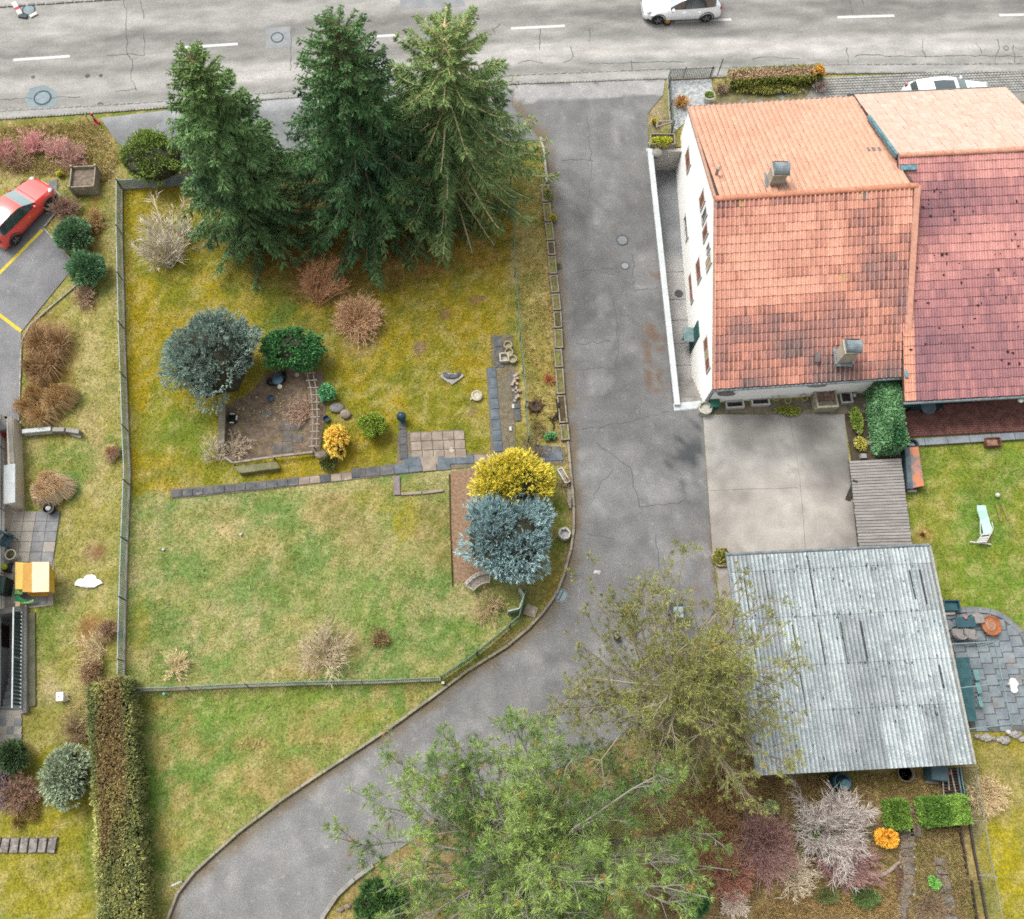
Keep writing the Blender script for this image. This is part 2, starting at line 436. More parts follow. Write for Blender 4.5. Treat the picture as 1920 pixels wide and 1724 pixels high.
f1 = fbm(GX * .55, GY * .55, 21, 5); f2 = fbm(GX * 1.5, GY * 1.5, 33, 4); f3 = fbm(GX * .8 + 30, GY * .8, 44, 4)
def palette(cols, o=1.0):
    A, B, Cc = [np.array(q, float) for q in cols]
    m = A + (B - A) * sstep(.44, .58, f1)[..., None]
    return m + (Cc - m) * (sstep(.5, .66, f2) * .75)[..., None]
GCOL = palette([(150, 142, 70), (126, 136, 56), (170, 156, 96)])
GDEN = np.full(GX.shape, 0.7)
for nm, poly, cols, den in REG:
    msk = inpoly(gpx + jx * .5, gpy + jy * .5, poly) if nm != "garden_r" else inpoly(gpx, gpy, poly)
    GCOL[msk] = palette(cols)[msk]; GDEN[msk] = den
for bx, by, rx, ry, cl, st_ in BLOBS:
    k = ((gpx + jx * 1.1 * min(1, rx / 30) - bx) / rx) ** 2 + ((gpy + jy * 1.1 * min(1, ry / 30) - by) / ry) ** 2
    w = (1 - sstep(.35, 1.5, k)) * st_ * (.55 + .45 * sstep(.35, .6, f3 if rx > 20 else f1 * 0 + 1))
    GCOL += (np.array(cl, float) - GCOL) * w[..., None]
    if cl[0] > cl[1] * 1.15: GDEN *= (1 - .75 * w)
for ln in BLOBS_LINE:
    for (ax, ay), (bx, by) in zip(ln, ln[1:]):
        t = np.clip(((gpx - ax) * (bx - ax) + (gpy - ay) * (by - ay)) / ((bx - ax) ** 2 + (by - ay) ** 2), 0, 1)
        dd = np.hypot(gpx - ax - t * (bx - ax), gpy - ay - t * (by - ay))
        w = (1 - sstep(6, 24, dd + jx * .12)) * .8
        cl = np.where(f3[..., None] > .5, np.array([150., 128., 40.]), np.array([138., 112., 84.]))
        GCOL += (cl - GCOL) * w[..., None]
hf = fbm(GX * 2.6, GY * 2.6, 55, 3); hf2 = fbm(GX * 1.1 + 4, GY * 1.1, 57, 4)
GCOL += (np.array([186., 170., 116.]) - GCOL) * (sstep(.52, .70, hf) * .55)[..., None]
GCOL += (np.array([104., 116., 46.]) - GCOL) * (sstep(.54, .72, hf2) * .34 + sstep(.56, .7, 1 - hf) * .22)[..., None]
gm = GCOL.mean(-1, keepdims=True); GCOL = gm + (GCOL - gm) * .96; GCOL = np.clip(GCOL * 1.13 + 5, 0, 250)
GLIN = np.where(GCOL / 255 <= .04045, GCOL / 255 / 12.92, ((np.clip(GCOL, 0, 255) / 255 + .055) / 1.055) ** 2.4) / GAIN
def gsample(x, y):
    i = np.clip(((y - gy0) / gs).astype(int), 0, ny - 1); j = np.clip(((x - gx0) / gs).astype(int), 0, nx - 1)
    return GLIN[i, j], GDEN[i, j]

# sunken places: the passage beside the white house and the cellar stair on the left
PASS_Z = -1.5
WW_A, WW_B = P(1217, 285), P(1268, 763)             # retaining wall line
HX0 = 10.50                                          # west wall of the white house
PASSAGE = [(WW_A.x, WW_A.y), (HX0 + .3, WW_A.y + .1), (HX0 + .3, WW_B.y + .25), (WW_B.x, WW_B.y + .25)]
ST_PX = [(-60, 1146), (44, 1146), (44, 1332), (-60, 1332)]
STAIRW = [(q.x, q.y) for q in W(ST_PX)]
gz = -0.03 + (fbm(GX * 2.2, GY * 2.2, 71, 3) - .5) * .04
gz = np.minimum(gz, -.008)
kill = inpoly(GX, GY, PASSAGE) | inpoly(GX, GY, STAIRW)
idx = np.arange(nx * ny).reshape(ny, nx)
quads = np.stack([idx[:-1, :-1], idx[:-1, 1:], idx[1:, 1:], idx[1:, :-1]], -1).reshape(-1, 4)
kq = kill.ravel()[quads].any(1)
quads = quads[~kq]
GV = np.stack([GX.ravel(), GY.ravel(), gz.ravel()], 1)
far = np.array([(-420, -420, -.03), (420, -420, -.03), (420, 420, -.03), (-420, 420, -.03), (gx0, gy0, -.03), (gx1, gy0, -.03), (gx1, gy1, -.03), (gx0, gy1, -.03)])
nb = len(GV)
quads = np.concatenate([quads, np.array([(0, 1, 5, 4), (1, 2, 6, 5), (2, 3, 7, 6), (3, 0, 4, 7)]) + nb])
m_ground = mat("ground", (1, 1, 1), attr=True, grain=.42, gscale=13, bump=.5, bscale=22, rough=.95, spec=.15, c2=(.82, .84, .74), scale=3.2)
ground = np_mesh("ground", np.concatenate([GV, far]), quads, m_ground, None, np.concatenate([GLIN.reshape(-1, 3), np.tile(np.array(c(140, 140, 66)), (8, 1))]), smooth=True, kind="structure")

# ------------------------------------------------------------------ hard surfaces
def painted(name, poly, z, cell, fn, m, holes=(), parent=None):
    """polygon sheet cut into cells with its own wear colours"""
    bm = bmesh.new()
    ar = sum(poly[i][0] * poly[(i + 1) % len(poly)][1] - poly[(i + 1) % len(poly)][0] * poly[i][1] for i in range(len(poly)))
    if ar < 0: poly = poly[::-1]
    bv = [bm.verts.new((q[0], q[1], z)) for q in poly]
    for tri in tessellate_polygon([[Vector((q[0], q[1], 0)) for q in poly]]):
        try: fc = bm.faces.new([bv[i] for i in tri])
        except ValueError: continue
        fc.normal_update()
        if fc.normal.z < 0: fc.normal_flip()
    xs = [q[0] for q in poly]; ys = [q[1] for q in poly]
    a = min(xs) + cell
    while a < max(xs):
        bmesh.ops.bisect_plane(bm, geom=bm.verts[:] + bm.edges[:] + bm.faces[:], plane_co=(a, 0, 0), plane_no=(1, 0, 0)); a += cell
    a = min(ys) + cell
    while a < max(ys):
        bmesh.ops.bisect_plane(bm, geom=bm.verts[:] + bm.edges[:] + bm.faces[:], plane_co=(0, a, 0), plane_no=(0, 1, 0)); a += cell
    me = bpy.data.meshes.new(name); bm.to_mesh(me); bm.free()
    n = len(me.vertices); co = np.zeros(n * 3, np.float32); me.vertices.foreach_get("co", co); co = co.reshape(-1, 3)
    at = me.attributes.new("Col", 'FLOAT_COLOR', 'POINT'); q = np.ones((n, 4), np.float32); q[:, :3] = fn(co[:, 0].astype(float), co[:, 1].astype(float)); at.data.foreach_set("color", q.ravel())
    me.materials.append(m)
    o = link(name, me, parent)
    if parent is None: o["kind"] = "structure"
    return o
def s2l(a): a = np.clip(a, 0, 255) / 255; return np.where(a <= .04045, a / 12.92, ((a + .055) / 1.055) ** 2.4) / GAIN
m_tar = mat("asphalt", (1, 1, 1), (.86, .87, .88), scale=1.2, attr=True, grain=.3, gscale=22, bump=.4, bscale=45, rough=.9, spec=.25, c3=(1.2, 1.19, 1.17), s3=3.4, t3=(.58, .68))
m_road = mat("road_asphalt", (1, 1, 1), (.86, .86, .85), scale=2.2, attr=True, grain=.2, gscale=22, bump=.25, bscale=60, rough=.88, spec=.25, stretch=(.35, 1, 1))

# main road: bands run along it
E_TOP = [(-700, 70), (-300, 40), (0, 14), (240, -2), (700, -30), (1250, -58), (1920, -72), (2300, -76), (2700, -76)]
E_LOW = [(-700, 262), (-300, 232), (0, 208), (180, 198), (370, 186), (600, 165), (960, 141), (1250, 129), (1560, 121), (1920, 119), (2300, 119), (2700, 121)]
E_GUT = [(-700, 278), (-300, 247), (0, 223), (180, 211), (370, 197), (600, 178), (960, 157), (1250, 147), (1560, 137), (1920, 134), (2300, 134), (2700, 136)]
def interp(line, x): return np.interp(x, [q[0] for q in line], [q[1] for q in line])
def strip(name, la, lb, z, m, nu, nv, fn, parent=None, kind="structure"):
    u = np.linspace(-700, 2700, nu); v = np.linspace(0, 1, nv)
    V = np.zeros((nv, nu, 3)); C = np.zeros((nv, nu, 3))
    for i, t in enumerate(v):
        yy = interp(la, u) * (1 - t) + interp(lb, u) * t
        pts = np.array([tuple(P(a, b, z)) for a, b in zip(u, yy)])
        V[i] = pts; C[i] = fn(pts[:, 0], pts[:, 1], np.full(nu, t), u)
    ii = np.arange(nu * nv).reshape(nv, nu)
    q = np.stack([ii[1:, :-1], ii[1:, 1:], ii[:-1, 1:], ii[:-1, :-1]], -1).reshape(-1, 4)
    return np_mesh(name, V.reshape(-1, 3), q, m, parent, C.reshape(-1, 3), kind=kind)
def road_col(x, y, t, u):
    k = t + (fbm(x * .25, y * .9, 8) - .5) * .16
    tone = np.interp(k, [0, .1, .2, .3, .38, .5, .56, .66, .74, .86, .93, 1.0],
                        [186, 178, 196, 190, 158, 166, 186, 166, 204, 208, 180, 176])
    tone = tone - 1 + (fbm(x * .5, y * 2.2, 12) - .5) * 60 + (fbm(x * .12, y * .3, 15) - .5) * 34 + (fbm(x * 1.6, y * 2.6, 16) - .5) * 30
    return s2l(np.stack([tone, tone * .985, tone * .955], -1))
road = strip("road", E_TOP, E_LOW, 0.004, m_road, 300, 46, road_col)
def gut_col(x, y, t, u):
    tone = 198 + (fbm(x * .6, y * 2, 52) - .5) * 60 - 26 * sstep(.0, .18, .12 - t)
    return s2l(np.stack([tone, tone * .99, tone * .965], -1))
pavement = strip("pavement", E_LOW, E_GUT, 0.012, m_road, 200, 5, gut_col)
far_walk = strip("far_pavement", [(a, b - 40) for a, b in E_TOP], E_TOP, 0.03, m_road, 120, 4, gut_col)
# rows of small kerb cobbles
m_cob = mat("kerb_stone", c(196, 194, 186), c(160, 158, 152), scale=2.2, grain=.2, gscale=30, rough=.9)
def cobble_row(name, line, off, step, w, parent, z=.02):
    mb = MB(); us = np.arange(-300, 2400, 2.0)
    pts = [P(u, float(interp(line, u)) + off, z) for u in us]
    acc = 0
    for a, b in zip(pts, pts[1:]):
        acc += (b - a).length
        if acc > step:
            acc = 0; ang = math.atan2(b.y - a.y, b.x - a.x)
            mb.box(a.x, a.y + R.uniform(-.01, .01), z + R.uniform(-.008, .008), step * R.uniform(.8, .93), w * R.uniform(.85, 1.05), .05, ang, tp=.86)
    return mb.build(name, m_cob, parent, kind="stuff")
cobble_row("kerb_cobbles", E_GUT, 0, .16, .13, pavement)
cobble_row("kerb_cobbles", E_LOW, 0, .34, .10, pavement, .012)
cobble_row("kerb_cobbles", E_TOP, -2, .5, .14, far_walk, .05)
# lane dashes
m_white = mat("road_paint", c(250, 250, 246), c(232, 232, 228), scale=9, grain=.08, gscale=40, rough=.7)
def quadbar(a, b, w, z): 
    d = (b - a).normalized(); n_ = Vector((-d.y, d.x, 0)) * w / 2
    return [a - n_, b - n_, b + n_, a + n_]
for a, b in [((25, 113), (131, 106)), ((336, 90), (446, 83)), ((652, 72), (749, 66)), ((958, 54), (1059, 49)), ((1265, 41), (1371, 37)), ((1570, 33), (1677, 30)), ((1873, 29), (1978, 27))]:
    MB().sheet(quadbar(P(*a), P(*b), .17, 0), .009).build("lane_dash", m_white, road)
# driveway
DRIVE = DRIVE_L + [(600, 1790), (606, 1714), (642, 1668), (690, 1628), (800, 1560), (960, 1480), (1140, 1400), (1300, 1310), (1352, 1180), (1343, 1095), (1335, 1040), (1317, 778), (1312, 770), (1266, 768), (1216, 285), (1214, 214), (1243, 178), (1247, 149), (960, 160)]
PATCHY = [  # px polygon, tone shift
 ([(1098, 693), (1143, 690), (1148, 734), (1103, 738)], 24), ([(1080, 645), (1150, 640), (1153, 690), (1085, 694)], 10), ([(1184, 478), (1230, 472), (1236, 540), (1190, 543)], 10),
 ([(960, 160), (1250, 148), (1250, 178), (960, 192)], 46), ([(1070, 560), (1120, 552), (1124, 600), (1074, 606)], -9), ([(1110, 300), (1160, 300), (1170, 420), (1116, 424)], 8), ([(1080, 840), (1200, 830), (1240, 960), (1090, 980)], 9), ([(1240, 900), (1330, 900), (1332, 1030), (1260, 1036)], -8), ([(1075, 400), (1100, 398), (1108, 520), (1082, 522)], -8)]
def drive_col(x, y):
    px, py = proj(x, y)
    tone = 146 + (fbm(x * .3, y * .3, 91) - .5) * 30 + (fbm(x * 2.0, y * 1.6, 92) - .5) * 34
    tone = tone + 18 * sstep(.53, .68, fbm(x * 1.5 + 9, y * 1.0, 97, 5)) * sstep(.4, .6, fbm(x * .25, y * .25, 99))
    tone = tone + 16 * sstep(1250, 1500, py) - 8 * sstep(250, 420, py) * (1 - sstep(700, 900, py))
    for poly, k in PATCHY:
        jj = (fbm(x * 3, y * 3, 101) - .5) * 8
        tone = tone + k * inpoly(px + jj, py + jj, poly)
    # sandy edges and wheel tracks at the lower bend
    jn = (fbm(x * 1.5, y * 1.5, 111) - .5) * 30
    base = np.stack([tone * 1.01, tone, tone * .985], -1)
    for (ax, ay), (bx, by) in zip(DRIVE_L, DRIVE_L[1:]):
        t = np.clip(((px - ax) * (bx - ax) + (py - ay) * (by - ay)) / ((bx - ax) ** 2 + (by - ay) ** 2), 0, 1)
        dd = np.hypot(px - ax - t * (bx - ax), py - ay - t * (by - ay)) + jn
        w = (1 - sstep(4, 22, dd)) * .55
        base = base + (np.array([132., 112., 84.]) - base) * w[:, None]
    for (ex, ey, er) in ((1225, 640, 26), (1235, 520, 18), (1232, 700, 22), (1330, 1060, 36), (1360, 1130, 40)):
        w = (1 - sstep(.3, 1.2, ((px + jn * .8 - ex) / er) ** 2 + ((py + jn * .8 - ey) / (er * 2.2)) ** 2)) * .75 * sstep(.46, .62, fbm(x * 2.4, y * 2.4, 119, 4))
        base = base + (np.array([134., 104., 82.]) - base) * w[:, None]
    for (ex, ey, rx, ry) in ((1290, 838, 26, 32), (1283, 864, 34, 12), (1282, 912, 15, 13), (1298, 805, 20, 14), (1255, 862, 10, 12), (1268, 830, 12, 10)):
        w = .55 * (1 - sstep(.5, 1.1, ((px + jn * .4 - ex) / rx) ** 2 + ((py + jn * .3 - ey) / ry) ** 2)) * 1.75 * sstep(.3, .5, fbm(x * 2.2, y * 2.2, 123, 3))
        w = np.clip(w, 0, .9); base = base + (np.array([92., 95., 97.]) - base) * w[:, None]
    return s2l(base)
drive = painted("driveway", [(q.x, q.y) for q in W(DRIVE)], .006, .3, drive_col, m_tar)
# pad of tarmac by the road, left of the spruces
PAD = [(188, 222), (372, 200), (600, 180), (978, 160), (978, 205), (1024, 262), (900, 270), (560, 290), (372, 300), (252, 300), (216, 262)]
def pad_col(x, y):
    px, py = proj(x, y)
    tone = 152 + (fbm(x * .5, y * .5, 191) - .5) * 34 + 46 * (1 - sstep(204, 236, py + (px - 280) * .07 + (fbm(x * 1.4, y * 1.4, 193) - .5) * 16))
    tone = tone + 30 * (1 - sstep(2, 10, np.abs((px - 300) * .74 + (py - 240) * .9 + (fbm(x, y, 195) - .5) * 16)))
    return s2l(np.stack([tone, tone * 1.005, tone * 1.01], -1))
pad = painted("tarmac_pad", [(q.x, q.y) for q in W(PAD)], .0045, .35, pad_col, m_tar)
# concrete yard
YARD = [(1318, 778), (1583, 777), (1608, 1032), (1608, 1100), (1350, 1100), (1336, 1040)]
def yard_col(x, y):
    px, py = proj(x, y)
    tone = 194 + (fbm(x * .5, y * .5, 131) - .5) * 90 + (fbm(x * 1.8, y * 1.8, 133) - .5) * 56
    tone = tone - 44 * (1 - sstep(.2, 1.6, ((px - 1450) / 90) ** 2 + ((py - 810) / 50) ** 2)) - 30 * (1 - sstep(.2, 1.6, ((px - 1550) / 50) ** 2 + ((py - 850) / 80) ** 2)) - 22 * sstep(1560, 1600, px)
    warm = sstep(840, 940, py)
    return s2l(np.stack([tone * (1 - .0 * warm), tone * (.985 - .02 * warm), tone * (.95 - .03 * warm)], -1))
m_conc = mat("yard_concrete", (1, 1, 1), (.9, .89, .88), scale=1.1, attr=True, grain=.14, gscale=18, bump=.2, bscale=30, rough=.9, spec=.2, c3=(.74, .73, .7), s3=.8, t3=(.58, .72))
yard = painted("concrete_yard", [(q.x, q.y) for q in W(YARD)], .012, .35, yard_col, m_conc)
# parking bay on the left
PARK = [(-260, 480), (108, 335), (104, 400), (82, 428), (142, 497), (40, 622), (36, 800), (-260, 800)]
def park_col(x, y):
    tone = 154 + (fbm(x * .6, y * .6, 141) - .5) * 46 + (fbm(x * 2, y * 2, 143) - .5) * 30
    return s2l(np.stack([tone, tone * .995, tone], -1))
park = painted("parking_area", [(q.x, q.y) for q in W(PARK)], .006, .35, park_col, m_tar)
m_yel = mat("yellow_paint", c(250, 226, 40), c(226, 204, 60), scale=8, rough=.7, grain=.1)
for a, b in [((-6, 518), (80, 431)), ((-10, 584), (40, 622))]:
    MB().sheet(quadbar(P(*a), P(*b), .16, 0), .011).build("bay_line", m_yel, park)
m_edge = mat("edging_stone", c(206, 202, 192), c(172, 168, 158), scale=5, grain=.15, rough=.9)
def stones_along(name, pts, step, w, h, m, parent, z=0.0, gap=.012, jit=.006):
    out = []
    pts = [Vector((q[0], q[1], 0)) for q in pts]
    segs = [(a, b, (b - a).length) for a, b in zip(pts, pts[1:])]
    tot = sum(s_[2] for s_ in segs); n = max(1, round(tot / step)); st_ = tot / n
    def at(d):
        for a, b, l in segs:
            if d <= l: return a + (b - a) * (d / l)
            d -= l
        return segs[-1][1]
    for i in range(n):
        a = at(i * st_); b = at((i + 1) * st_); d = (b - a); L_ = d.length
        if L_ < .02: continue
        mid = (a + b) / 2; mb = MB()
        mb.box(mid.x + R.uniform(-jit, jit), mid.y + R.uniform(-jit, jit), z + h / 2, L_ - gap, w, h + R.uniform(-.01, .01), math.atan2(d.y, d.x) + R.uniform(-.006, .006))
        out.append(mb.build(name, m, parent, bevel=min(.012, w * .15)))
    return out
stones_along("edging_stone", W([(82, 428), (142, 497)]), 1.0, .07, .06, m_edge, park)
stones_along("edging_stone", W([(147, 532), (41, 624), (36, 790)]), 1.0, .07, .06, m_edge, park)
stones_along("edging_stone", W([(84, 426), (106, 399)]), .5, .07, .06, m_edge, park)
stones_along("edging_stone", W([(104, 358), (116, 370)]), .5, .07, .06, m_edge, park)
# cracks and tar joints
m_crack = mat("crack", c(122, 126, 128, .9), c(98, 102, 106, .9), scale=4, rough=.9)
def cracks(parent, lines, z, w=.035, jit=.05):
    mb = MB()
    for ln in lines:
        pts = W(ln); res = [pts[0]]
        for a, b in zip(pts, pts[1:]):
            n = max(2, int((b - a).length / .25))
            for i in range(1, n + 1):
                q = a + (b - a) * (i / n); q = q + Vector((R.uniform(-jit, jit), R.uniform(-jit, jit), 0)); res.append(q)
        for a, b in zip(res, res[1:]):
            if (b - a).length < .02: continue
            mb.sheet(quadbar(a, b, w * R.uniform(.5, 1.3), 0), z)
    return mb.build("crack", m_crack, parent, kind="stuff")
cracks(road, [[(232, 0), (236, 20), (236, 60), (240, 105), (248, 112), (247, 150), (256, 170)], [(262, 0), (268, 20), (270, 36)], [(240, 101), (272, 104), (270, 62)], [(200, 105), (240, 102)],
              [(216, 172), (236, 171), (256, 168)], [(545, 55), (546, 110), (545, 132)], [(929, 65), (926, 55), (940, 45)], [(1013, 55), (1012, 95)], [(1070, 88), (1075, 108), (1056, 118)], [(970, 120), (995, 114), (1018, 120)],
              [(1104, 120), (1180, 118), (1280, 116)], [(1184, 113), (1186, 147)], [(1104, 54), (1106, 80)], [(1409, 112), (1440, 107), (1500, 111)], [(1592, 0), (1597, 28)], [(1588, 90), (1590, 122)],
              [(1604, 108), (1605, 104), (1700, 106), (1800, 105), (1919, 106)], [(1730, 75), (1730, 95), (1735, 108)], [(1830, 82), (1842, 100)], [(1870, 74), (1874, 90), (1865, 116)], [(1900, 85), (1902, 119)], [(0, 188), (60, 184), (150, 182)], [(1616, 0), (1617, 8)]], .0095)
cracks(drive, [[(1070, 805), (1130, 800), (1195, 786), (1255, 774)], [(1075, 512), (1120, 505), (1160, 500)], [(1190, 545), (1236, 541)], [(1186, 478), (1190, 543)], [(1215, 285), (1240, 500), (1262, 760)], [(1100, 1000), (1150, 1010)], [(1100, 220), (1110, 300), (1104, 380)], [(1150, 560), (1160, 640), (1153, 690)], [(1085, 694), (1150, 690)], [(1080, 645), (1150, 640)], [(1120, 830), (1180, 880), (1200, 950)], [(1200, 950), (1290, 940)], [(1230, 1000), (1240, 1080)], [(1150, 880), (1110, 930)], [(1050, 300), (1110, 300)]], .0105, .028, .08)
cracks(yard, [[(1480, 778), (1500, 900), (1510, 1032)], [(1330, 920), (1420, 917), (1495, 915)]], .0165, .014, .015)
# ------------------------------------------------------------------ roofs of tiles
m_tile = mat("roof_tile", (1, 1, 1), (.92, .9, .9), scale=7, attr=True, rough=.8, grain=.16, gscale=30, spec=.2, c3=(.74, .7, .68), s3=14, t3=(.62, .74))
m_tile_n = mat("roof_tile_north", (1, 1, 1), (.93, .91, .9), scale=4, attr=True, rough=.75, grain=.08, gscale=30, spec=.3)
m_deck = mat("roof_deck", c(120, 92, 80), c(96, 76, 68), rough=.9)
PROF_A = [(0, .03), (.1, .07), (.24, .074), (.36, .02), (.6, .0), (.86, .0), (.97, .03)]
PROF_B = [(0, .012), (.12, .04), (.24, .012), (.38, .0), (.5, .012), (.62, .04), (.74, .012), (.88, .0), (.985, .012)]
PROF_C = [(0, .004), (.06, .014), (.12, .004), (.5, .002), (.985, .004)]
def tile_tpl(prof, tw, tl, step):
    vs = []
    for v, dz in ((0, -.012), (0, step), (tl * 1.06, 0.0)):
        for u, h_ in prof: vs.append((u * tw, v, (h_ if dz >= 0 else 0) + dz))
    n = len(prof)
    fs = [(k * n + i, k * n + i + 1, (k + 1) * n + i + 1, (k + 1) * n + i) for k in range(2) for i in range(n - 1)]
    return np.array(vs), np.array(fs)
def tiled_slope(roof, O, U, Vv, nu, nv, prof, step, pal, pick, nparts, m, name="tile", streak=0.0):
    """O eave corner, U along the eave, Vv up the slope (full vectors); the lowest courses are single tiles"""
    O, U, Vv = Vector(O), Vector(U), Vector(Vv)
    tw, tl = U.length / nu, Vv.length / nv
    u, v = U.normalized(), Vv.normalized(); n_ = u.cross(v).normalized()
    T, Fq = tile_tpl(prof, tw, tl, step)
    B = np.array([u, v, n_]); TW = T @ B
    pal = [np.array(q) for q in pal]
    npf = len(prof); hts = np.array([h_ for _, h_ in prof]); hts = (hts - hts.min()) / max(1e-6, np.ptp(hts))
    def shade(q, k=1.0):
        """roll shadow painted into the troughs, stronger on worn tiles; lower lip darkened too"""
        wear = (streak * min(1, q / 3.0)) if q < 7 else 0  # strength of the painted roll shadow, growing with the tile's weathering
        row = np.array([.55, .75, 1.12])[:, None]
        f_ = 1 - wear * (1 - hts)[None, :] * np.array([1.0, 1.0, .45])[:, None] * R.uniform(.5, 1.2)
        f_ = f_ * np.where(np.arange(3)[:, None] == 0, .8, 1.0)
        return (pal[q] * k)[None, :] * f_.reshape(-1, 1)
    meshes = {}
    parts = []; cells = [(j, i) for j in range(nv) for i in range(nu)]
    for k, (j, i) in enumerate(cells):
        p = O + u * (i * tw) + v * (j * tl); q = pick(i / nu, j / nv)
        if k < nparts:
            key = q; q = (q, R.randrange(3))
            if q not in meshes:
                me = bpy.data.meshes.new(name); me.from_pydata([tuple(a) for a in TW], [], [tuple(a) for a in Fq])
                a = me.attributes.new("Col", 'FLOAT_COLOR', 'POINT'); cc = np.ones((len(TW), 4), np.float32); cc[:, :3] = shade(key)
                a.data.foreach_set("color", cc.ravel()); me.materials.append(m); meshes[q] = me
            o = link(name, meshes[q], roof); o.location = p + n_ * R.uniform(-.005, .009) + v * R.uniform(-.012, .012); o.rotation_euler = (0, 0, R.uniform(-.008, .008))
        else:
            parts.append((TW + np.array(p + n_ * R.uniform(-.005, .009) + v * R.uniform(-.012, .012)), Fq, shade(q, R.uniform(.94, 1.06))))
    if parts:
        V, Fc, C = merge(parts); np_mesh(name + "_field", V, Fc, m, roof, C, kind="stuff")
PAL_A = [c(*q, 1.2) for q in [(252, 190, 164), (250, 184, 158), (247, 178, 154), (237, 171, 151), (220, 163, 149), (200, 155, 145), (178, 147, 140), (218, 178, 132)]]
PAL_N = [c(*q, 1.0) for q in [(250, 198, 168), (248, 192, 162), (244, 187, 157), (236, 178, 150)]]
PAL_B = [c(*q, 1.12) for q in [(232, 168, 159), (223, 159, 153), (211, 150, 148), (197, 141, 143), (183, 133, 138), (167, 125, 132), (152, 117, 124), (248, 180, 152)]]
PAL_P = [c(*q) for q in [(250, 214, 194), (249, 210, 189), (252, 218, 200)]]  # pale north slope, part of its brighter light and sheen put into the colour
def nz(u, v, sx, sy, seed): return float(fbm(np.array([u * sx]), np.array([v * sy]), seed, 3)[0])
def pickA(u, v):
    w = .62 * (1 - min(1, v / .42)) + (nz(u, v, 5, 6, 301) - .47) * 1.7 + .25 * (u > .72) * (1 - abs(v - .35) * 1.6) + (.2 if v > .94 else 0) + R.uniform(-.1, .1)
    if R.random() < .004: return 7
    return int(max(0, min(6, 1.6 + w * 5.2)))
def pickN(u, v): return int(max(0, min(3, 1 + (nz(u, v, 4, 3, 311) - .5) * 5 + R.uniform(-.8, .8))))
def pickB(u, v):
    if u < .05: return 7 if v < .55 else 0
    w = (nz(u, v, 4, 5, 321) - .5) * 1.5 + .28 * math.exp(-((u - .22) / .2) ** 2 - ((v - .74) / .1) ** 2) * 2 + .45 * (1 - min(1, v / .55)) * (.35 + u) + R.uniform(-.14, .14) + (-.25 if v > .86 else .06)
    return int(max(0, min(6, 2.0 + w * 4.4)))
def pickP(u, v): return R.randrange(3)

m_wall = mat("white_render", (.80, .79, .76), (.76, .75, .71), scale=.8, rough=.92, grain=.05, gscale=20, bump=.12, bscale=60, c3=(.66, .64, .59), s3=.5, t3=(.62, .8))
m_shut = mat("brown_shutter", c(176, 122, 98), c(150, 100, 80), scale=3, grain=.12, gscale=30, rough=.75)
m_cream = mat("cream_board", c(224, 204, 168), c(206, 186, 150), scale=3, rough=.8)
m_frame = mat("white_frame", c(244, 242, 236), c(230, 228, 220), scale=4, rough=.6)
m_glass = mat("window_glass", c(96, 120, 128, .8), c(60, 78, 84, .8), scale=1.5, rough=.08, spec=.8)
m_zinc = mat("zinc", c(176, 188, 192), c(146, 160, 166), scale=4, rough=.45, metal=.3, grain=.1)
m_blueflash = mat("blue_flashing", c(128, 178, 190), c(96, 140, 150), scale=5, rough=.5)
m_teal = mat("teal_paint", c(60, 124, 116), c(46, 100, 96), scale=4, rough=.6)
m_dark = mat("dark_void", c(54, 50, 48), c(40, 38, 36), scale=3, rough=.9)
m_cslab = mat("grey_concrete", c(184, 180, 172), c(158, 154, 148), scale=1.6, grain=.14, gscale=24, bump=.2, bscale=40, rough=.92, c3=c(138, 136, 130), s3=2.2, t3=(.6, .75))
m_ridge_mortar = mat("ridge_tile", c(246, 172, 138), c(232, 154, 120), scale=4, grain=.12, gscale=20, rough=.8, rnd=.08)

def ridge_row(parent, a, b, step, r, m):
    a, b = Vector(a), Vector(b); n = max(1, round((b - a).length / step)); d = (b - a) / n
    u = d.normalized(); s_ = Vector((-u.y, u.x, 0))
    tpl = []
    for t, k in ((0, 1.12), (1.04, .96)):
        for j in range(7):
            an = math.pi * j / 6
            q = u * (d.length * t) + s_ * (math.cos(an) * r * k) + Vector((0, 0, math.sin(an) * r * k * .8))
            tpl.append(tuple(q))
    fs = [(j, j + 1, 7 + j + 1, 7 + j) for j in range(6)] + [tuple(range(6, -1, -1)), tuple(range(7, 14))]
    me = bpy.data.meshes.new("ridge_tile"); me.from_pydata(tpl, [], fs); me.materials.append(m)
    for i in range(n):
        o = link("ridge_tile", me, parent); o.location = a + d * i + Vector((0, 0, R.uniform(-.008, .008)))

# ---- white house with the orange roof
EZ, RZ = 2.0, 5.2
SW = P(1338, 730, EZ); SE = P(1692, 706, EZ); RW = P(1341, 374, RZ); RE = P(1719, 349, RZ)
NW = P(1290, 201, EZ); NE = NW + (SE - SW) * 1.0; NE.z = EZ
house = thing("white_house", "tall white rendered house under the orange tiled roof beside the driveway", "house", (HX0, SW.y, 0))
ho = house.location
def L_(v, o): return Vector(v) - Vector(o)
wx0 = HX0 + .02; wx1 = SE.x - .1
ys, yn = SW.y + .12, NW.y - .18
sk = (SE.y - SW.y) / (SE.x - SW.x)
mb = MB()                                                     # walls: gable profile swept along the ridge
prof = [(ys, PASS_Z - .1), (ys, EZ - .12), (RW.y, RZ - .16), (yn, EZ - .12), (yn, PASS_Z - .1)]
vs = []
for x in (wx0, wx1):
    for y, z in prof: vs.append(L_((x, y + sk * (x - wx0), z), ho))
n = len(prof)
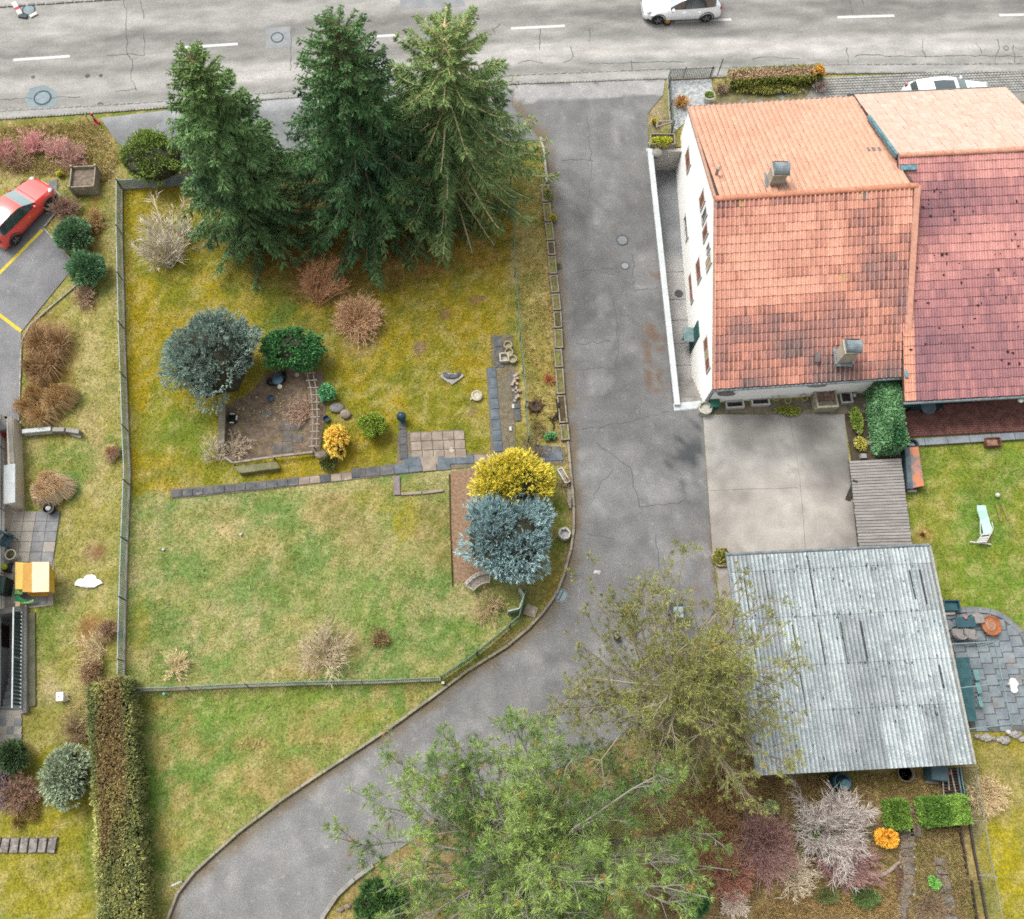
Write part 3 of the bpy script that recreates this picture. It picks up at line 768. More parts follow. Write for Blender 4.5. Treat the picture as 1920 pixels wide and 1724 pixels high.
mb.add(vs, [tuple(range(n)), tuple(reversed(range(n, 2 * n)))] + [(i, i + n, (i + 1) % n + n, (i + 1) % n) for i in range(n)])
wall = mb.build("wall", m_wall, house)
roof = MB()
tk = Vector((0, 0, -.14))
def slab(mb, a, b, d, e, t):
    q = [a, b, d, e]
    mb.add(q + [p + t for p in q], [(0, 1, 2, 3), (7, 6, 5, 4), (0, 4, 5, 1), (1, 5, 6, 2), (2, 6, 7, 3), (3, 7, 4, 0)])
dn = Vector((0, 0, -.03))
slab(roof, L_(SW, ho) + dn, L_(SE, ho) + dn, L_(RE, ho) + dn, L_(RW, ho) + dn, tk)
slab(roof, L_(RW, ho) + dn, L_(RE, ho) + dn, L_(NE, ho) + dn, L_(NW, ho) + dn, tk)
roof = roof.build("roof", m_deck, house)
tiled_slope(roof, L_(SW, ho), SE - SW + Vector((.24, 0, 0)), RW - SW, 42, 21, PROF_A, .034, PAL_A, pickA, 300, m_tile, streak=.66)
tiled_slope(roof, L_(NE, ho), NW - NE, RE - Vector((.25, 0, 0)) - NE, 32, 20, PROF_A, .008, PAL_N, pickN, 0, m_tile_n)
ridge_row(roof, L_(RW, ho) + Vector((-.03, 0, .02)), L_(RE, ho) + Vector((0, 0, .02)), .34, .13, m_ridge_mortar)
mbv = MB()
for a, b in ((SW, RW), (RW, NW)):
    mbv.bar(L_(a, ho) + Vector((.0, 0, .0)), L_(b, ho) + Vector((.0, 0, .0)), .12, .1)
mbv.build("verge", mat("verge_mortar", c(226, 176, 150), c(200, 160, 140), scale=5, grain=.15), roof)
mbv = MB(); mbv.bar(L_(SE, ho) + Vector((.1, 0, .05)), L_(RE, ho) + Vector((.0, 0, .05)), .26, .1)
mbv.build("verge", mat("verge_orange", c(248, 186, 160), c(232, 166, 140), scale=6, grain=.12), roof)
# gutters
mbg = MB(); mbg.tube([L_(SW, ho) + Vector((-.02, -.06, -.08)), L_(SE, ho) + Vector((0, -.06, -.08))], .065, 8); mbg.build("gutter", m_zinc, house)
mbg = MB(); mbg.tube([L_(NW, ho) + Vector((-.02, .06, -.08)), L_(NE, ho) + Vector((0, .06, -.08))], .065, 8); mbg.build("gutter", mat("gutter_grey", c(150, 140, 132), rough=.6), house)
mbg = MB(); q0 = L_((wx0 + .1, ys - .06, 0), ho); mbg.tube([q0 + Vector((0, 0, EZ - .2)), q0 + Vector((0, 0, 0))], .045, 8); mbg.build("downpipe", m_zinc, house)
def slot(name, mats_, quad_px, kind):
    """window in the west gable: quad_px = (sill a, sill b, top a, top b) in the photograph"""
    q = [hitx(px, py, wx0) for px, py in quad_px]
    yn_ = (q[0].y + q[2].y) / 2; ys_ = (q[1].y + q[3].y) / 2
    z0 = (q[0].z + q[1].z) / 2; z1 = (q[2].z + q[3].z) / 2
    cy, cz = (yn_ + ys_) / 2, (z0 + z1) / 2; w, h_ = abs(yn_ - ys_), abs(z1 - z0)
    lo = L_((wx0, cy, cz), ho)
    f = MB()
    for dy, dz, sy, sz in ((0, h_ / 2, w + .1, .07), (0, -h_ / 2, w + .1, .07), (w / 2, 0, .07, h_ - .07), (-w / 2, 0, .07, h_ - .07)):
        f.box(lo.x - .02, lo.y + dy, lo.z + dz, .08, sy, sz)
    fo = f.build("window", m_frame, house)
    if kind == "shut":
        for s_ in (-1, 1):
            mbb = MB(); mbb.box(lo.x - .025, lo.y + s_ * w / 4, lo.z, .05, w / 2 - .03, h_ - .08)
            for k in range(5): mbb.box(lo.x - .055, lo.y + s_ * w / 4, lo.z - h_ / 2 + h_ * (k + .7) / 5.4, .014, w / 2 - .09, .03)
            mbb.build("shutter", mats_, fo)
    elif kind == "tri":
        for k, mm in ((-1, m_shut), (0, m_cream), (1, m_shut)):
            mbb = MB(); mbb.box(lo.x - .025, lo.y + k * w / 3, lo.z, .05, w / 3 - .02, h_ - .08); mbb.build("shutter", mm, fo)
    else:
        mbb = MB(); mbb.box(lo.x - .015, lo.y, lo.z, .02, w - .07, h_ - .07); mbb.build("pane", mats_, fo)
        mbb = MB(); mbb.box(lo.x - .03, lo.y, lo.z, .025, .04, h_ - .07); mbb.build("glazing_bar", m_frame, fo)
slot("w", m_shut, [(1286.5, 291.4), (1289.3, 328.8), (1293, 275.7), (1296.3, 305.3)], "shut")
slot("w", m_shut, [(1311.4, 378.4), (1316.3, 394), (1319.8, 356.7), (1324.5, 371.5)], "shut")
slot("w", m_shut, [(1317.5, 441), (1321.8, 455), (1326.2, 417), (1330.0, 432)], "shut")
slot("w", m_glass, [(1316.0, 404), (1318.5, 418), (1326, 392), (1328, 404)], "pane")
slot("w", m_glass, [(1283.5, 414), (1288, 455), (1287.5, 402), (1291.5, 440)], "pane")
slot("w", m_shut, [(1292.8, 522), (1297.4, 568.3), (1296.8, 512.7), (1301.7, 561)], "shut")
slot("w", m_shut, [(1306, 497.8), (1309.8, 534), (1312.8, 482), (1316.5, 516.4)], "shut")
slot("w", m_cream, [(1324.7, 492.3), (1326.5, 510), (1333.6, 474.6), (1335.6, 491.3)], "shut")
slot("w", m_shut, [(1320.6, 646.3), (1326.2, 698), (1327, 626.8), (1333.6, 689)], "tri")
slot("w", m_glass, [(1325.5, 468), (1327.5, 476), (1331.5, 454), (1333, 464)], "pane")
# door canopy on the passage side
q = hitx(1302, 628, wx0)
mb = MB(); mb.box(q.x - .28 - ho.x, q.y - ho.y, q.z - ho.z, .5, .75, .07); mb.box(q.x - .26 - ho.x, q.y - ho.y, q.z - ho.z - .3, .44, .06, .5); mb.build("door_canopy", mat("canopy_grey", c(150, 176, 176), c(122, 150, 150), rough=.6), house)
q = hitx(1300, 637, wx0); mb = MB(); mb.box(q.x - .02 - ho.x, q.y - ho.y, PASS_Z + 1.02, .06, .8, 1.95); d_ = mb.build("door", m_teal, house)
# round and lamp details on the south wall
q = hity(1362, 738, ys - .01)
mb = MB(); mb.lathe([(.0, 0), (.34, 0), (.4, .02), (.4, .05), (.33, .05), (.31, .02), (0, .02)], n=20)
mb.v = [(x + q.x - ho.x, -z_ + q.y - ho.y, y * .55 + q.z - ho.z) for x, y, z_ in mb.v]; mb.build("oval_vent", m_cslab, house)
q = hity(1530, 717.5, ys + .3)
mb = MB(); mb.lathe([(.0, 0), (.4, 0), (.46, .02), (.46, .05), (.4, .05), (0, .02)], n=20)
mb.v = [(x + q.x - ho.x, -z_ + q.y - .1 - ho.y, y * .5 + q.z - ho.z) for x, y, z_ in mb.v]; mb.build("oval_vent", m_cslab, house)
# chimneys
def chimney(base_px, zb, hgt, cw, cap_hood=True):
    b = P(*base_px, zb); b = L_(b, ho)
    mb = MB(); mb.box(b.x, b.y, b.z + hgt / 2 - .2, cw, cw * .9, hgt + .4, .06)
    mb.box(b.x, b.y, b.z + hgt + .03, cw * 1.22, cw * 1.1, .07, .06)
    ch = mb.build("chimney", mat("chimney_render", c(226, 214, 192), c(204, 194, 176), scale=3, grain=.1, rough=.9), roof, bevel=.012)
    hb = MB()                                                 # curved metal hood with open slit
    n = 9; w = cw * 1.05
    for i in range(n):
        a0, a1 = math.pi * i / n, math.pi * (i + 1) / n
        if i == 6: continue
        p0 = (-math.cos(a0) * w / 2, math.sin(a0) * .3); p1 = (-math.cos(a1) * w / 2, math.sin(a1) * .3)
        for x in (0,):
            hb.add([(b.x - w / 2, b.y + p0[0], b.z + hgt + .06 + p0[1]), (b.x + w / 2, b.y + p0[0], b.z + hgt + .06 + p0[1]),
                    (b.x + w / 2, b.y + p1[0], b.z + hgt + .06 + p1[1]), (b.x - w / 2, b.y + p1[0], b.z + hgt + .06 + p1[1])], [(0, 1, 2, 3)])
    hb.box(b.x - w / 2 + .02, b.y, b.z + hgt + .15, .02, w * .8, .18); hb.box(b.x, b.y, b.z + hgt + .08, w * .8, w * .7, .04)
    hb.build("hood", m_zinc, ch)
    fl = MB()
    for dx in (-1, 1): fl.box(b.x + dx * (cw / 2 + .06), b.y, b.z - .02 + .0, .1, cw * 1.2, .06)
    fl.box(b.x, b.y - cw / 2 - .06, b.z - .12, cw * 1.2, .14, .05); fl.build("flashing", m_zinc, ch)
chimney((1453, 338), 5.0, .75, .62)
chimney((1582, 668), 2.72, .95, .62)
q = L_(P(1343, 327, 4.55), ho)
mb = MB(); mb.tube([q, q + Vector((0, 0, .4))], .07, 8); mb.lathe([(.11, 0), (.11, .06), (0, .12)], q.x, q.y, 8, cz=q.z + .4); mb.build("vent_pipe", mat("vent_grey", c(196, 180, 172), rough=.6), roof)
# metal patch tiles lying in the tiled slope
for px, py, z, w, d in ((1620, 368, 5.08, .3, .4), (1626, 198, 2.35, .8, .5), (1638, 282, 3.9, .6, .3), (1532, 671, 2.62, .2, .4)):
    q = L_(P(px, py, z), ho); a = -math.atan2(RZ - EZ, NW.y - RW.y) if py < 360 else math.atan2(RZ - EZ, RW.y - SW.y)
    mb = MB(); mb.box(0, 0, 0, w, d, .03); ca, sa = math.cos(a), math.sin(a)
    mb.v = [(x + q.x, y * ca - z_ * sa + q.y, y * sa + z_ * ca + q.z + .07) for x, y, z_ in mb.v]
    mb.build("patch_tile", mat("patch_grey", c(150, 140, 136), c(134, 124, 122), scale=5, rough=.7), roof)

# ---- neighbouring house with the long red roof
R2Z = 4.85
HX = 18.92
B_SW = P(1696, 753, EZ); B_R = P(1684, 293, R2Z); B_NW = P(1601, 178, EZ)
ux = Vector((1, math.tan(math.radians(3.4)), 0)); LEN = 7.6
ux2 = ux.normalized() * LEN
house2 = thing("red_roofed_house", "neighbouring house with a long weathered red tiled roof and pale upper slope", "house", (HX, B_SW.y, 0))
h2 = house2.location
mb = MB()
prof = [(B_SW.y + 1.3, -.05), (B_SW.y + 1.3, EZ + .1), (B_R.y, R2Z - .25), (B_NW.y - .3, EZ - .2), (B_NW.y - .3, -.05)]
vs = []
for x in (HX + .1, HX + LEN):
    for y, z in prof: vs.append(L_((x, y + ux.y * (x - HX), z), h2))
n = len(prof)
mb.add(vs, [tuple(range(n)), tuple(reversed(range(n, 2 * n)))] + [(i, i + n, (i + 1) % n + n, (i + 1) % n) for i in range(n)])
mb.build("wall", mat("dark_brick_wall", c(96, 66, 58), c(72, 56, 50), scale=3, grain=.15, rough=.9), house2)
roof2 = MB()
o2 = [L_(q_, h2) for q_ in (B_SW, B_SW + ux2, B_R + ux2, B_R, B_NW, B_NW + ux2)]
slab(roof2, o2[0] + dn, o2[1] + dn, o2[2] + dn, o2[3] + dn, tk); slab(roof2, o2[3] + dn, o2[2] + dn, o2[5] + dn, o2[4] + dn, tk)
roof2 = roof2.build("roof", m_deck, house2)
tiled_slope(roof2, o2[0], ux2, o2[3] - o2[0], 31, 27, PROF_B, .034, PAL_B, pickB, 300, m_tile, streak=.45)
tiled_slope(roof2, o2[5], -ux2, o2[2] - o2[5], 26, 16, PROF_C, .006, PAL_P, pickP, 0, m_tile_n)
ridge_row(roof2, o2[3] + Vector((0, 0, .03)), o2[2] + Vector((0, 0, .03)), .40, .12, mat("ridge_tile_pale", c(246, 190, 160), c(234, 160, 132), scale=4, grain=.1, rough=.8, rnd=.05))
mb = MB()                                                       # dark moss clumps growing on the tiles
for k in range(90):
    u, v = R.random(), R.random() ** .8 * .9; q = o2[0] + ux2 * u + (o2[3] - o2[0]) * v
    s_ = R.choice((.03, .04, .04, .06)); mb.blob(q.x, q.y, q.z + .05, s_ * R.uniform(.8, 1.5), s_ * R.uniform(.8, 1.5), s_ * .6, 6, 4, .3)
mb.build("moss_clump", mat("roof_moss", c(84, 48, 40), c(62, 44, 34), scale=6, rough=1), roof2, kind="stuff")
mb = MB(); mb.tube([o2[0] + Vector((-.03, -.07, -.08)), o2[1] + Vector((0, -.07, -.08))], .07, 8); mb.build("gutter", m_zinc, house2)
mb = MB(); mb.tube([o2[4] + Vector((-.3, .06, -.06)), o2[5] + Vector((0, .06, -.06))], .06, 8); mb.build("gutter", mat("gutter_dark", c(120, 124, 124), rough=.6), house2)
mb = MB(); a, b = o2[3], o2[4]; mb.bar(a + Vector((-.05, 0, 0)), a + (b - a) * .62 + Vector((-.05, 0, 0)), .14, .16); mb.build("flashing", m_blueflash, roof2)
q = L_(P(1692, 316, 4.75), h2); mb = MB(); mb.box(q.x + .25, q.y, q.z + .05, .72, .26, .05, .06); mb.build("flashing", m_blueflash, roof2)
q = L_(P(1698, 690, 2.3), h2); mb = MB(); mb.box(q.x - .05, q.y, q.z + .06, .14, 1.0, .06); mb.build("flashing", m_blueflash, roof2)
q = L_(P(1911, 752, 1.6), h2); mb = MB(); mb.lathe([(.05, 0), (.12, .06), (.14, .14), (.08, .2), (0, .22)], q.x, q.y, 10, cz=q.z); mb.build("wall_lamp", m_frame, house2)

# ---- passage: retaining wall, sunken floor, steps
m_wwall = mat("white_wall_paint", c(246, 250, 250), c(226, 234, 234), scale=1.6, rough=.85, grain=.06, c3=c(200, 206, 204), s3=2.5, t3=(.62, .78))
ww = thing("garden_wall", "long low white painted wall between the driveway and the sunken passage", "wall", (WW_A.x, WW_A.y, 0))
mb = MB(); d = WW_B - WW_A; dn_ = d.normalized()
mb.bar(L_((WW_A.x, WW_A.y, -.68), ww.location), L_((WW_B.x, WW_B.y, -.68), ww.location), .2, 1.76)
mb.build("wall_body", mat("passage_plaster", c(206, 202, 194, 1.5), c(184, 180, 172, 1.5), scale=1.4, grain=.1), ww)
nst = 7
for i in range(nst):
    a = WW_A + d * (i / nst); b = WW_A + d * ((i + 1) / nst)
    mb = MB(); mb.bar(L_((a.x, a.y, .225), ww.location), L_(Vector((b.x, b.y, .225)) - dn_ * .008, ww.location), .26, .05); mb.build("coping", m_wwall, ww)
pa = [(WW_A.x - .05, WW_A.y), (HX0 + .1, WW_A.y), (HX0 + .1, WW_B.y + .2), (WW_B.x - .05, WW_B.y + .2)]
def pas_col(x, y):
    px, py = proj(x, y, PASS_Z)
    t = sstep(465, 500, py)
    tone = 160 + t * 44 + (fbm(x * 1.2, y * 1.2, 161) - .5) * 40
    return s2l(np.stack([tone, tone * (1.01 - .03 * t), tone * (1.02 - .06 * t)], -1))
passage = painted("passage_floor", pa, PASS_Z, .3, pas_col, m_tar)
for py in (482, 535, 575, 620, 662, 700): cracks(passage, [[(1238 + (py - 480) * .12, py), (1310, py - 2)]], PASS_Z + .004 if False else .0005, .03, .01).location.z = PASS_Z + .005
mb = MB()                                                        # end wall of the passage to the north
mb.box((WW_A.x + HX0) / 2, WW_A.y - .02 + .1, -.72, HX0 - WW_A.x + .3, .2, 1.55); e_ = mb.build("end_wall", mat("passage_plaster", (1, 1, 1)), passage)
e_["kind"] = "structure"
stairs = thing("passage_steps", "grey concrete steps going down from the driveway into the passage by the house", "steps", (HX0, WW_B.y, 0))
for i in range(6):
    mb = MB(); y1 = WW_B.y + .15 + i * .3
    top = -.02 - i * .25; xw = WW_B.x + .02 - (y1 - WW_B.y) * .1
    mb.box((xw + HX0) / 2 - HX0 + .02, y1 + .15 - WW_B.y, (top + PASS_Z) / 2, HX0 - xw, .3, top - PASS_Z); mb.build("step", m_cslab, stairs, bevel=.015)
mb = MB(); mb.sheet([L_(q_, stairs.location) for q_ in W([(1262, 757), (1313, 752), (1316, 768), (1264, 772)])], .02); mb.prism([L_(q_, stairs.location) for q_ in W([(1262, 758), (1313, 754), (1317, 766), (1264, 771)])], -.02, .06); mb.build("landing_slab", m_wwall, stairs)
q = P(1273, 551, PASS_Z)
mb = MB(); mb.lathe([(0, .02), (.2, .02), (.22, .0)], n=18); o = mb.build("drain_cover", mat("iron_cover", c(104, 100, 100), c(84, 82, 82), scale=8, rough=.7)); o.location = q; tag(o, "round dark drain cover in the passage floor beside the white house", "drain cover")

# ---- garage with corrugated sheets
GZN, GZS = 2.05, 1.8
g = [P(1364, 1043, GZN), P(1742, 1025, GZN), P(1826, 1431, GZS), P(1420, 1453, GZS)]
gw = P(1344.8, 1089.3)
garage = thing("garage", "low garage with a weathered corrugated grey roof at the bend of the driveway", "garage", (gw.x, gw.y, 0)); go = garage.location
mb = MB(); x1 = g[1].x - .25; y0 = g[3].y + .75
pl = [L_(q_, go) for q_ in (Vector((gw.x, gw.y, 0)), Vector((x1, gw.y + .25, 0)), Vector((x1 + .45, y0 + .35, 0)), Vector((gw.x + .35, y0, 0)))]
mb.prism(pl, -.05, 1.72); mb.build("wall", mat("cream_render", c(238, 226, 212), c(222, 208, 194), scale=1.2, grain=.06, gscale=20, rough=.92), garage)
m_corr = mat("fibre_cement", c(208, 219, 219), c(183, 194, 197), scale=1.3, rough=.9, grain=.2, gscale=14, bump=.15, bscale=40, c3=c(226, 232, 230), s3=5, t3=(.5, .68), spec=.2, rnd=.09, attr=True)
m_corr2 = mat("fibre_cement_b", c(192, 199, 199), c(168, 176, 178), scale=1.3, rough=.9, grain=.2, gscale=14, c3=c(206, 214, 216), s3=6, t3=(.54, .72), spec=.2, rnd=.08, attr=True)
rdeck = MB(); slab(rdeck, *[L_(g[k], go) + Vector((0, 0, -.12)) for k in (3, 2, 1, 0)], Vector((0, 0, -.08))); rdeck = rdeck.build("roof", mat("batten_wood", c(90, 82, 74), rough=.95), garage)
ROWS = [0, .075, .30, .525, .73, 1.0]; NC = 10
def gb(u, v): return (g[0] * (1 - u) + g[1] * u) * (1 - v) + (g[3] * (1 - u) + g[2] * u) * v
for r in range(5):
    for k in range(NC):
        u0, u1 = k / NC, (k + 1) / NC + .006; v0, v1 = ROWS[r] - (.006 if r else 0), ROWS[r + 1] + .004
        nwv = 5; ns = nwv * 6; vs = []
        tilt_ = R.uniform(-.012, .012)
        for v, lift in ((v0, .028), (v1, .05)):
            for i in range(ns + 1):
                t = i / ns; q_ = L_(gb(u0 + (u1 - u0) * t, v), go)
                q_.z += lift + .040 * math.cos(2 * math.pi * nwv * t) + tilt_ * (t - .5) + (.012 if k % 2 else 0) - .05
                vs.append(q_)
        vs += [Vector(q_) for q_ in vs[ns + 1:2 * ns + 2]] + [q_ + Vector((0, 0, -.014)) for q_ in vs[ns + 1:2 * ns + 2]]
        mb = MB(); mb.add(vs, [(i, ns + 1 + i, ns + 2 + i, i + 1) for i in range(ns)] + [(2 * ns + 2 + i, 3 * ns + 3 + i, 3 * ns + 4 + i, 2 * ns + 3 + i) for i in range(ns)])
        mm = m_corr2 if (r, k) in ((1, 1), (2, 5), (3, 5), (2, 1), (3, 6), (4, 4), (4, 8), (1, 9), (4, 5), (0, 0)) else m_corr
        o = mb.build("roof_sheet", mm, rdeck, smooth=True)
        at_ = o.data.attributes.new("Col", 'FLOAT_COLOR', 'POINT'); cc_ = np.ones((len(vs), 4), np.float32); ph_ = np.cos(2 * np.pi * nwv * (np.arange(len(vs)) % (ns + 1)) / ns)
        cc_[:, :3] = (1.0 + .24 * np.clip(ph_, -1, .6) - .16 * (ph_ < -.6))[:, None]; at_.data.foreach_set("color", cc_.ravel())  # trough dirt and lighter crests, painted in to deepen the corrugation's shading
mb = MB()                                                        # gaps and lichen spots between the sheets
for k in range(170):
    u, v = R.random(), R.choice(ROWS[1:5]) + R.uniform(-.012, .02) if R.random() < .5 else R.random()
    q_ = L_(gb(u, v), go); s_ = R.uniform(.018, .045)
    mb.blob(q_.x, q_.y, q_.z + .03, s_ * .7, s_ * R.uniform(.8, 2.4), .016, 6, 4, .25)
for u in (.065, .165, .265, .39, .50, .595, .88, .93):
    for v0 in (0.02, .11, .34, .56):
        if R.random() < .45: continue
        a, b = L_(gb(u, v0), go), L_(gb(u + .002, v0 + R.uniform(.1, .2)), go); mb.bar(a + Vector((0, 0, .005)), b + Vector((0, 0, .005)), .05, .05)
mb.build("lichen_spot", mat("dark_lichen", c(92, 100, 102), c(70, 76, 78), scale=5, rough=1), rdeck, kind="stuff")
mb = MB()
for k in range(260):
    q_ = L_(gb(R.random(), R.random()), go); s_ = R.uniform(.012, .03); mb.blob(q_.x, q_.y, q_.z + .022, s_, s_ * R.uniform(.8, 1.5), .018, 5, 3, .3)
mb.build("lichen_spot", mat("pale_lichen", c(236, 240, 236), c(214, 220, 216), scale=5, rough=1), rdeck, kind="stuff")
mb = MB(); mb.bar(L_(g[1], go) + Vector((.02, 0, 0)), L_(g[2], go) + Vector((.02, 0, 0)), .09, .12); mb.build("barge_board", mat("pale_board", c(206, 204, 196), c(176, 176, 170), scale=6, grain=.2), garage)
mb = MB(); mb.bar(L_(g[0], go) + Vector((-.02, 0, -.02)), L_(g[3], go) + Vector((-.02, 0, -.02)), .08, .12); mb.build("barge_board", mat("grey_board", c(170, 182, 184), c(150, 162, 164), scale=6, grain=.2), garage)
mb = MB(); mb.tube([L_(g[0], go) + Vector((-.05, .08, -.06)), L_(g[1], go) + Vector((.05, .08, -.06))], .07, 8); mb.build("gutter", mat("gutter_pale", c(158, 166, 168), c(132, 142, 146), scale=3, rough=.6), garage)
q = P(1392, 1375, .8)
mb = MB(); mb.box(0, 0, .55, .85, 1.0, 1.1); mb.box(0, 0, 1.13, .95, 1.08, .06); o = mb.build("wood_store", mat("dark_brown_wood", c(92, 70, 54), c(70, 54, 44), scale=4, grain=.2, rough=.9)); o.location = (q.x + .1, q.y, 0); tag(o, "dark brown wooden box against the west wall of the garage, half under the pine", "wood box")

# ---- boarded lean-to between yard and garden
LZ = .42
lq = [P(1592, 865, LZ), P(1689, 860, LZ), P(1712, 1034, LZ + .12), P(1612, 1036, LZ + .12)]
shed = thing("lean_to", "low lean-to roofed with narrow grey weathered boards beside the concrete yard", "shed", (lq[0].x, lq[0].y, 0)); so_ = shed.location
mb = MB(); pl = [L_(Vector((q_.x, q_.y, 0)), so_) for q_ in (lq[0] + Vector((.15, -.15, 0)), lq[1] + Vector((-.15, -.15, 0)), lq[2] + Vector((-.15, .0, 0)), lq[3] + Vector((.15, 0, 0)))]
mb.prism(pl, -.03, LZ - .06); mb.build("wall", mat("shed_wall", c(128, 120, 110), c(104, 98, 92), scale=3, grain=.15), shed)
m_brd = mat("weathered_board", c(188, 182, 176), c(164, 158, 152), scale=2.2, stretch=(.6, 5, 1), grain=.14, gscale=16, rough=.92, rnd=.09)
sroof = MB(); slab(sroof, *[L_(q_, so_) + Vector((0, 0, -.045)) for q_ in (lq[3], lq[2], lq[1], lq[0])], Vector((0, 0, -.04))); sroof = sroof.build("roof", mat("batten_wood", (1, 1, 1)), shed)
NB = 30
for i in range(NB):
    t0, t1 = i / NB, (i + 1) / NB - .006
    a, b, e, d_ = [lq[0].lerp(lq[3], t0), lq[1].lerp(lq[2], t0), lq[1].lerp(lq[2], t1), lq[0].lerp(lq[3], t1)]
    jx_ = R.uniform(-.02, .02); z_ = R.uniform(-.006, .012)
    mb = MB(); q4 = [L_(k, so_) + Vector((jx_, 0, z_)) for k in (d_, e, b, a)]
    slab(mb, *q4, Vector((0, 0, -.03))); mb.build("roof_board", m_brd, sroof)
o = MB(); o.bar((0, 0, .02), (.28, .8, .5), .22, .03); o = o.build("plank", mat("dark_plank", c(88, 88, 80), c(70, 70, 64), scale=4, grain=.2)); q = P(1588, 935); o.location = (q.x, q.y - .1, 0); tag(o, "dark short plank leaning on the west edge of the board-roofed lean-to", "plank")
# ------------------------------------------------------------------ building, terrace and cellar stair at the left edge
bx = P(9, 950).x
b0, b1 = P(9, 778), P(9, 1142)
TH = -math.atan2(b0.x - b1.x, b0.y - b1.y)
lb = thing("apartment_house", "white rendered wall of the apartment house at the left edge above the terrace", "house", (b1.x, b1.y, 0), TH)
mb = MB(); mb.box(-4.0, (b0.y - b1.y) / 2, .95, 8.0, b0.y - b1.y, 3.0); mb.build("wall", m_wall, lb)
mb = MB()
for k in range(3): mb.box(.012, 1.5 + k * 2.9, 1.1, .03, .02, 2.2)
mb.box(.012, (b0.y - b1.y) / 2, .35, .03, b0.y - b1.y, .02); mb.build("panel_joint", m_cslab, lb)
mb = MB(); mb.box(-4.0, -3.0, .95, 8.0, 6.0, 3.0); mb.v = [(x - .42, y, z) for x, y, z in mb.v]; mb.build("wall", m_wall, lb)
# terrace
TER = [(8, 780), (40, 790), (46, 958), (102, 962), (100, 1135), (46, 1142), (8, 1142)]
def ter_col(x, y):
    tone = 200 + (fbm(x * .8, y * .8, 171) - .5) * 30
    return s2l(np.stack([tone * 1.04, tone * .97, tone * .89], -1))
terrace = painted("terrace", [(q.x, q.y) for q in W(TER)], .006, .4, ter_col, m_conc)
m_pav = [mat("paving_a", c(206, 198, 184), c(190, 182, 170), scale=2.5, grain=.12, gscale=20, rough=.9, rnd=.08), mat("paving_b", c(172, 172, 172), c(150, 152, 154), scale=2.5, grain=.12, gscale=20, rough=.9, rnd=.1)]
ex = P(100, 1050).x; ox = P(10, 1050).x; oy = P(60, 1134).y
for i in range(4):
    for j in range(9):
        w = (ex - ox) / 4; x = ox + (i + .5) * w; y = oy + (j + .5) * .46
        if y > P(60, 965).y: continue
        mb = MB(); mb.box(x, y, .018, w - .02, .44, .04 + R.uniform(0, .006), R.uniform(-.01, .01)); mb.build("paving_slab", m_pav[1 if i >= 2 and R.random() < .75 else 0], terrace)
# parapet of the basement terrace
par = thing("parapet_wall", "cream parapet wall with a grey channel on top beside the left terrace", "wall", (*P(40, 880).xy, 0)); po = par.location
a, b = P(40, 797), P(45, 956)
mb = MB(); mb.bar(L_((a.x - .12, a.y, .42), po), L_((b.x - .12, b.y, .42), po), .30, .9); mb.build("wall_body", mat("cream_paint", c(236, 226, 204, 1.2), c(222, 212, 192, 1.2), scale=1.5, grain=.05), par, bevel=.01)
m2 = P(45, 884)
mb = MB(); mb.bar(L_((b.x - .2, b.y + .02, .9), po), L_((m2.x - .2, m2.y, .9), po), .5, .14); mb.build("coping", m_wwall, par, bevel=.01)
mb = MB(); mb.bar(L_((a.x - .12, a.y + .06, .89), po), L_((m2.x - .12, m2.y + .1, .89), po), .2, .05); mb.build("channel", m_cslab, par)
q = P(18, 806); o = MB(); o.lathe([(.28, 0), (.3, .04), (.3, .66), (.26, .7), (0, .72)], n=16); o = o.build("drum", mat("grey_drum", c(176, 176, 170), c(150, 150, 146), scale=4, rough=.6)); o.location = q; tag(o, "grey round drum between the white house corner and the cream parapet", "drum")
q = P(14, 816); o = MB(); o.box(0, 0, .22, .2, .3, .44); o.box(0, 0, .47, .12, .2, .06); o.tube([(-.05, 0, .5), (-.05, 0, .6), (.05, 0, .6), (.05, 0, .5)], .015, 6); o = o.build("petrol_can", mat("red_plastic", c(226, 84, 84), c(200, 60, 66), scale=3, rough=.5), bevel=.02); o.location = q; tag(o, "small red can standing in front of the grey drum by the parapet", "can")
# low garden wall of a white part and two grey blocks
gw_ = thing("garden_wall", "short white garden wall ending in two grey blocks, below the dry grass bed", "wall", (*P(100, 812).xy, 0)); go2 = gw_.location
for a, b, w, h_, m in (((49, 815), (102, 810), .2, .42, m_wwall), ((105, 811), (127, 811), .2, .4, m_cslab), ((130, 811), (154, 815), .2, .38, m_cslab)):
    mb = MB(); qa, qb = P(*a), P(*b); mb.bar(L_((qa.x, qa.y, h_ / 2), go2), L_((qb.x, qb.y, h_ / 2), go2), w, h_); mb.build("wall_block", m, gw_, bevel=.012)
o = MB(); qa, qb = P(134, 815), P(153, 820); o.bar(L_((0, 0, .03), (0, 0, 0)), (qb.x - qa.x, qb.y - qa.y, .05), .12, .04); o = o.build("white_plank", m_frame); o.location = qa; tag(o, "small white plank lying below the last grey block of the left garden wall", "plank")
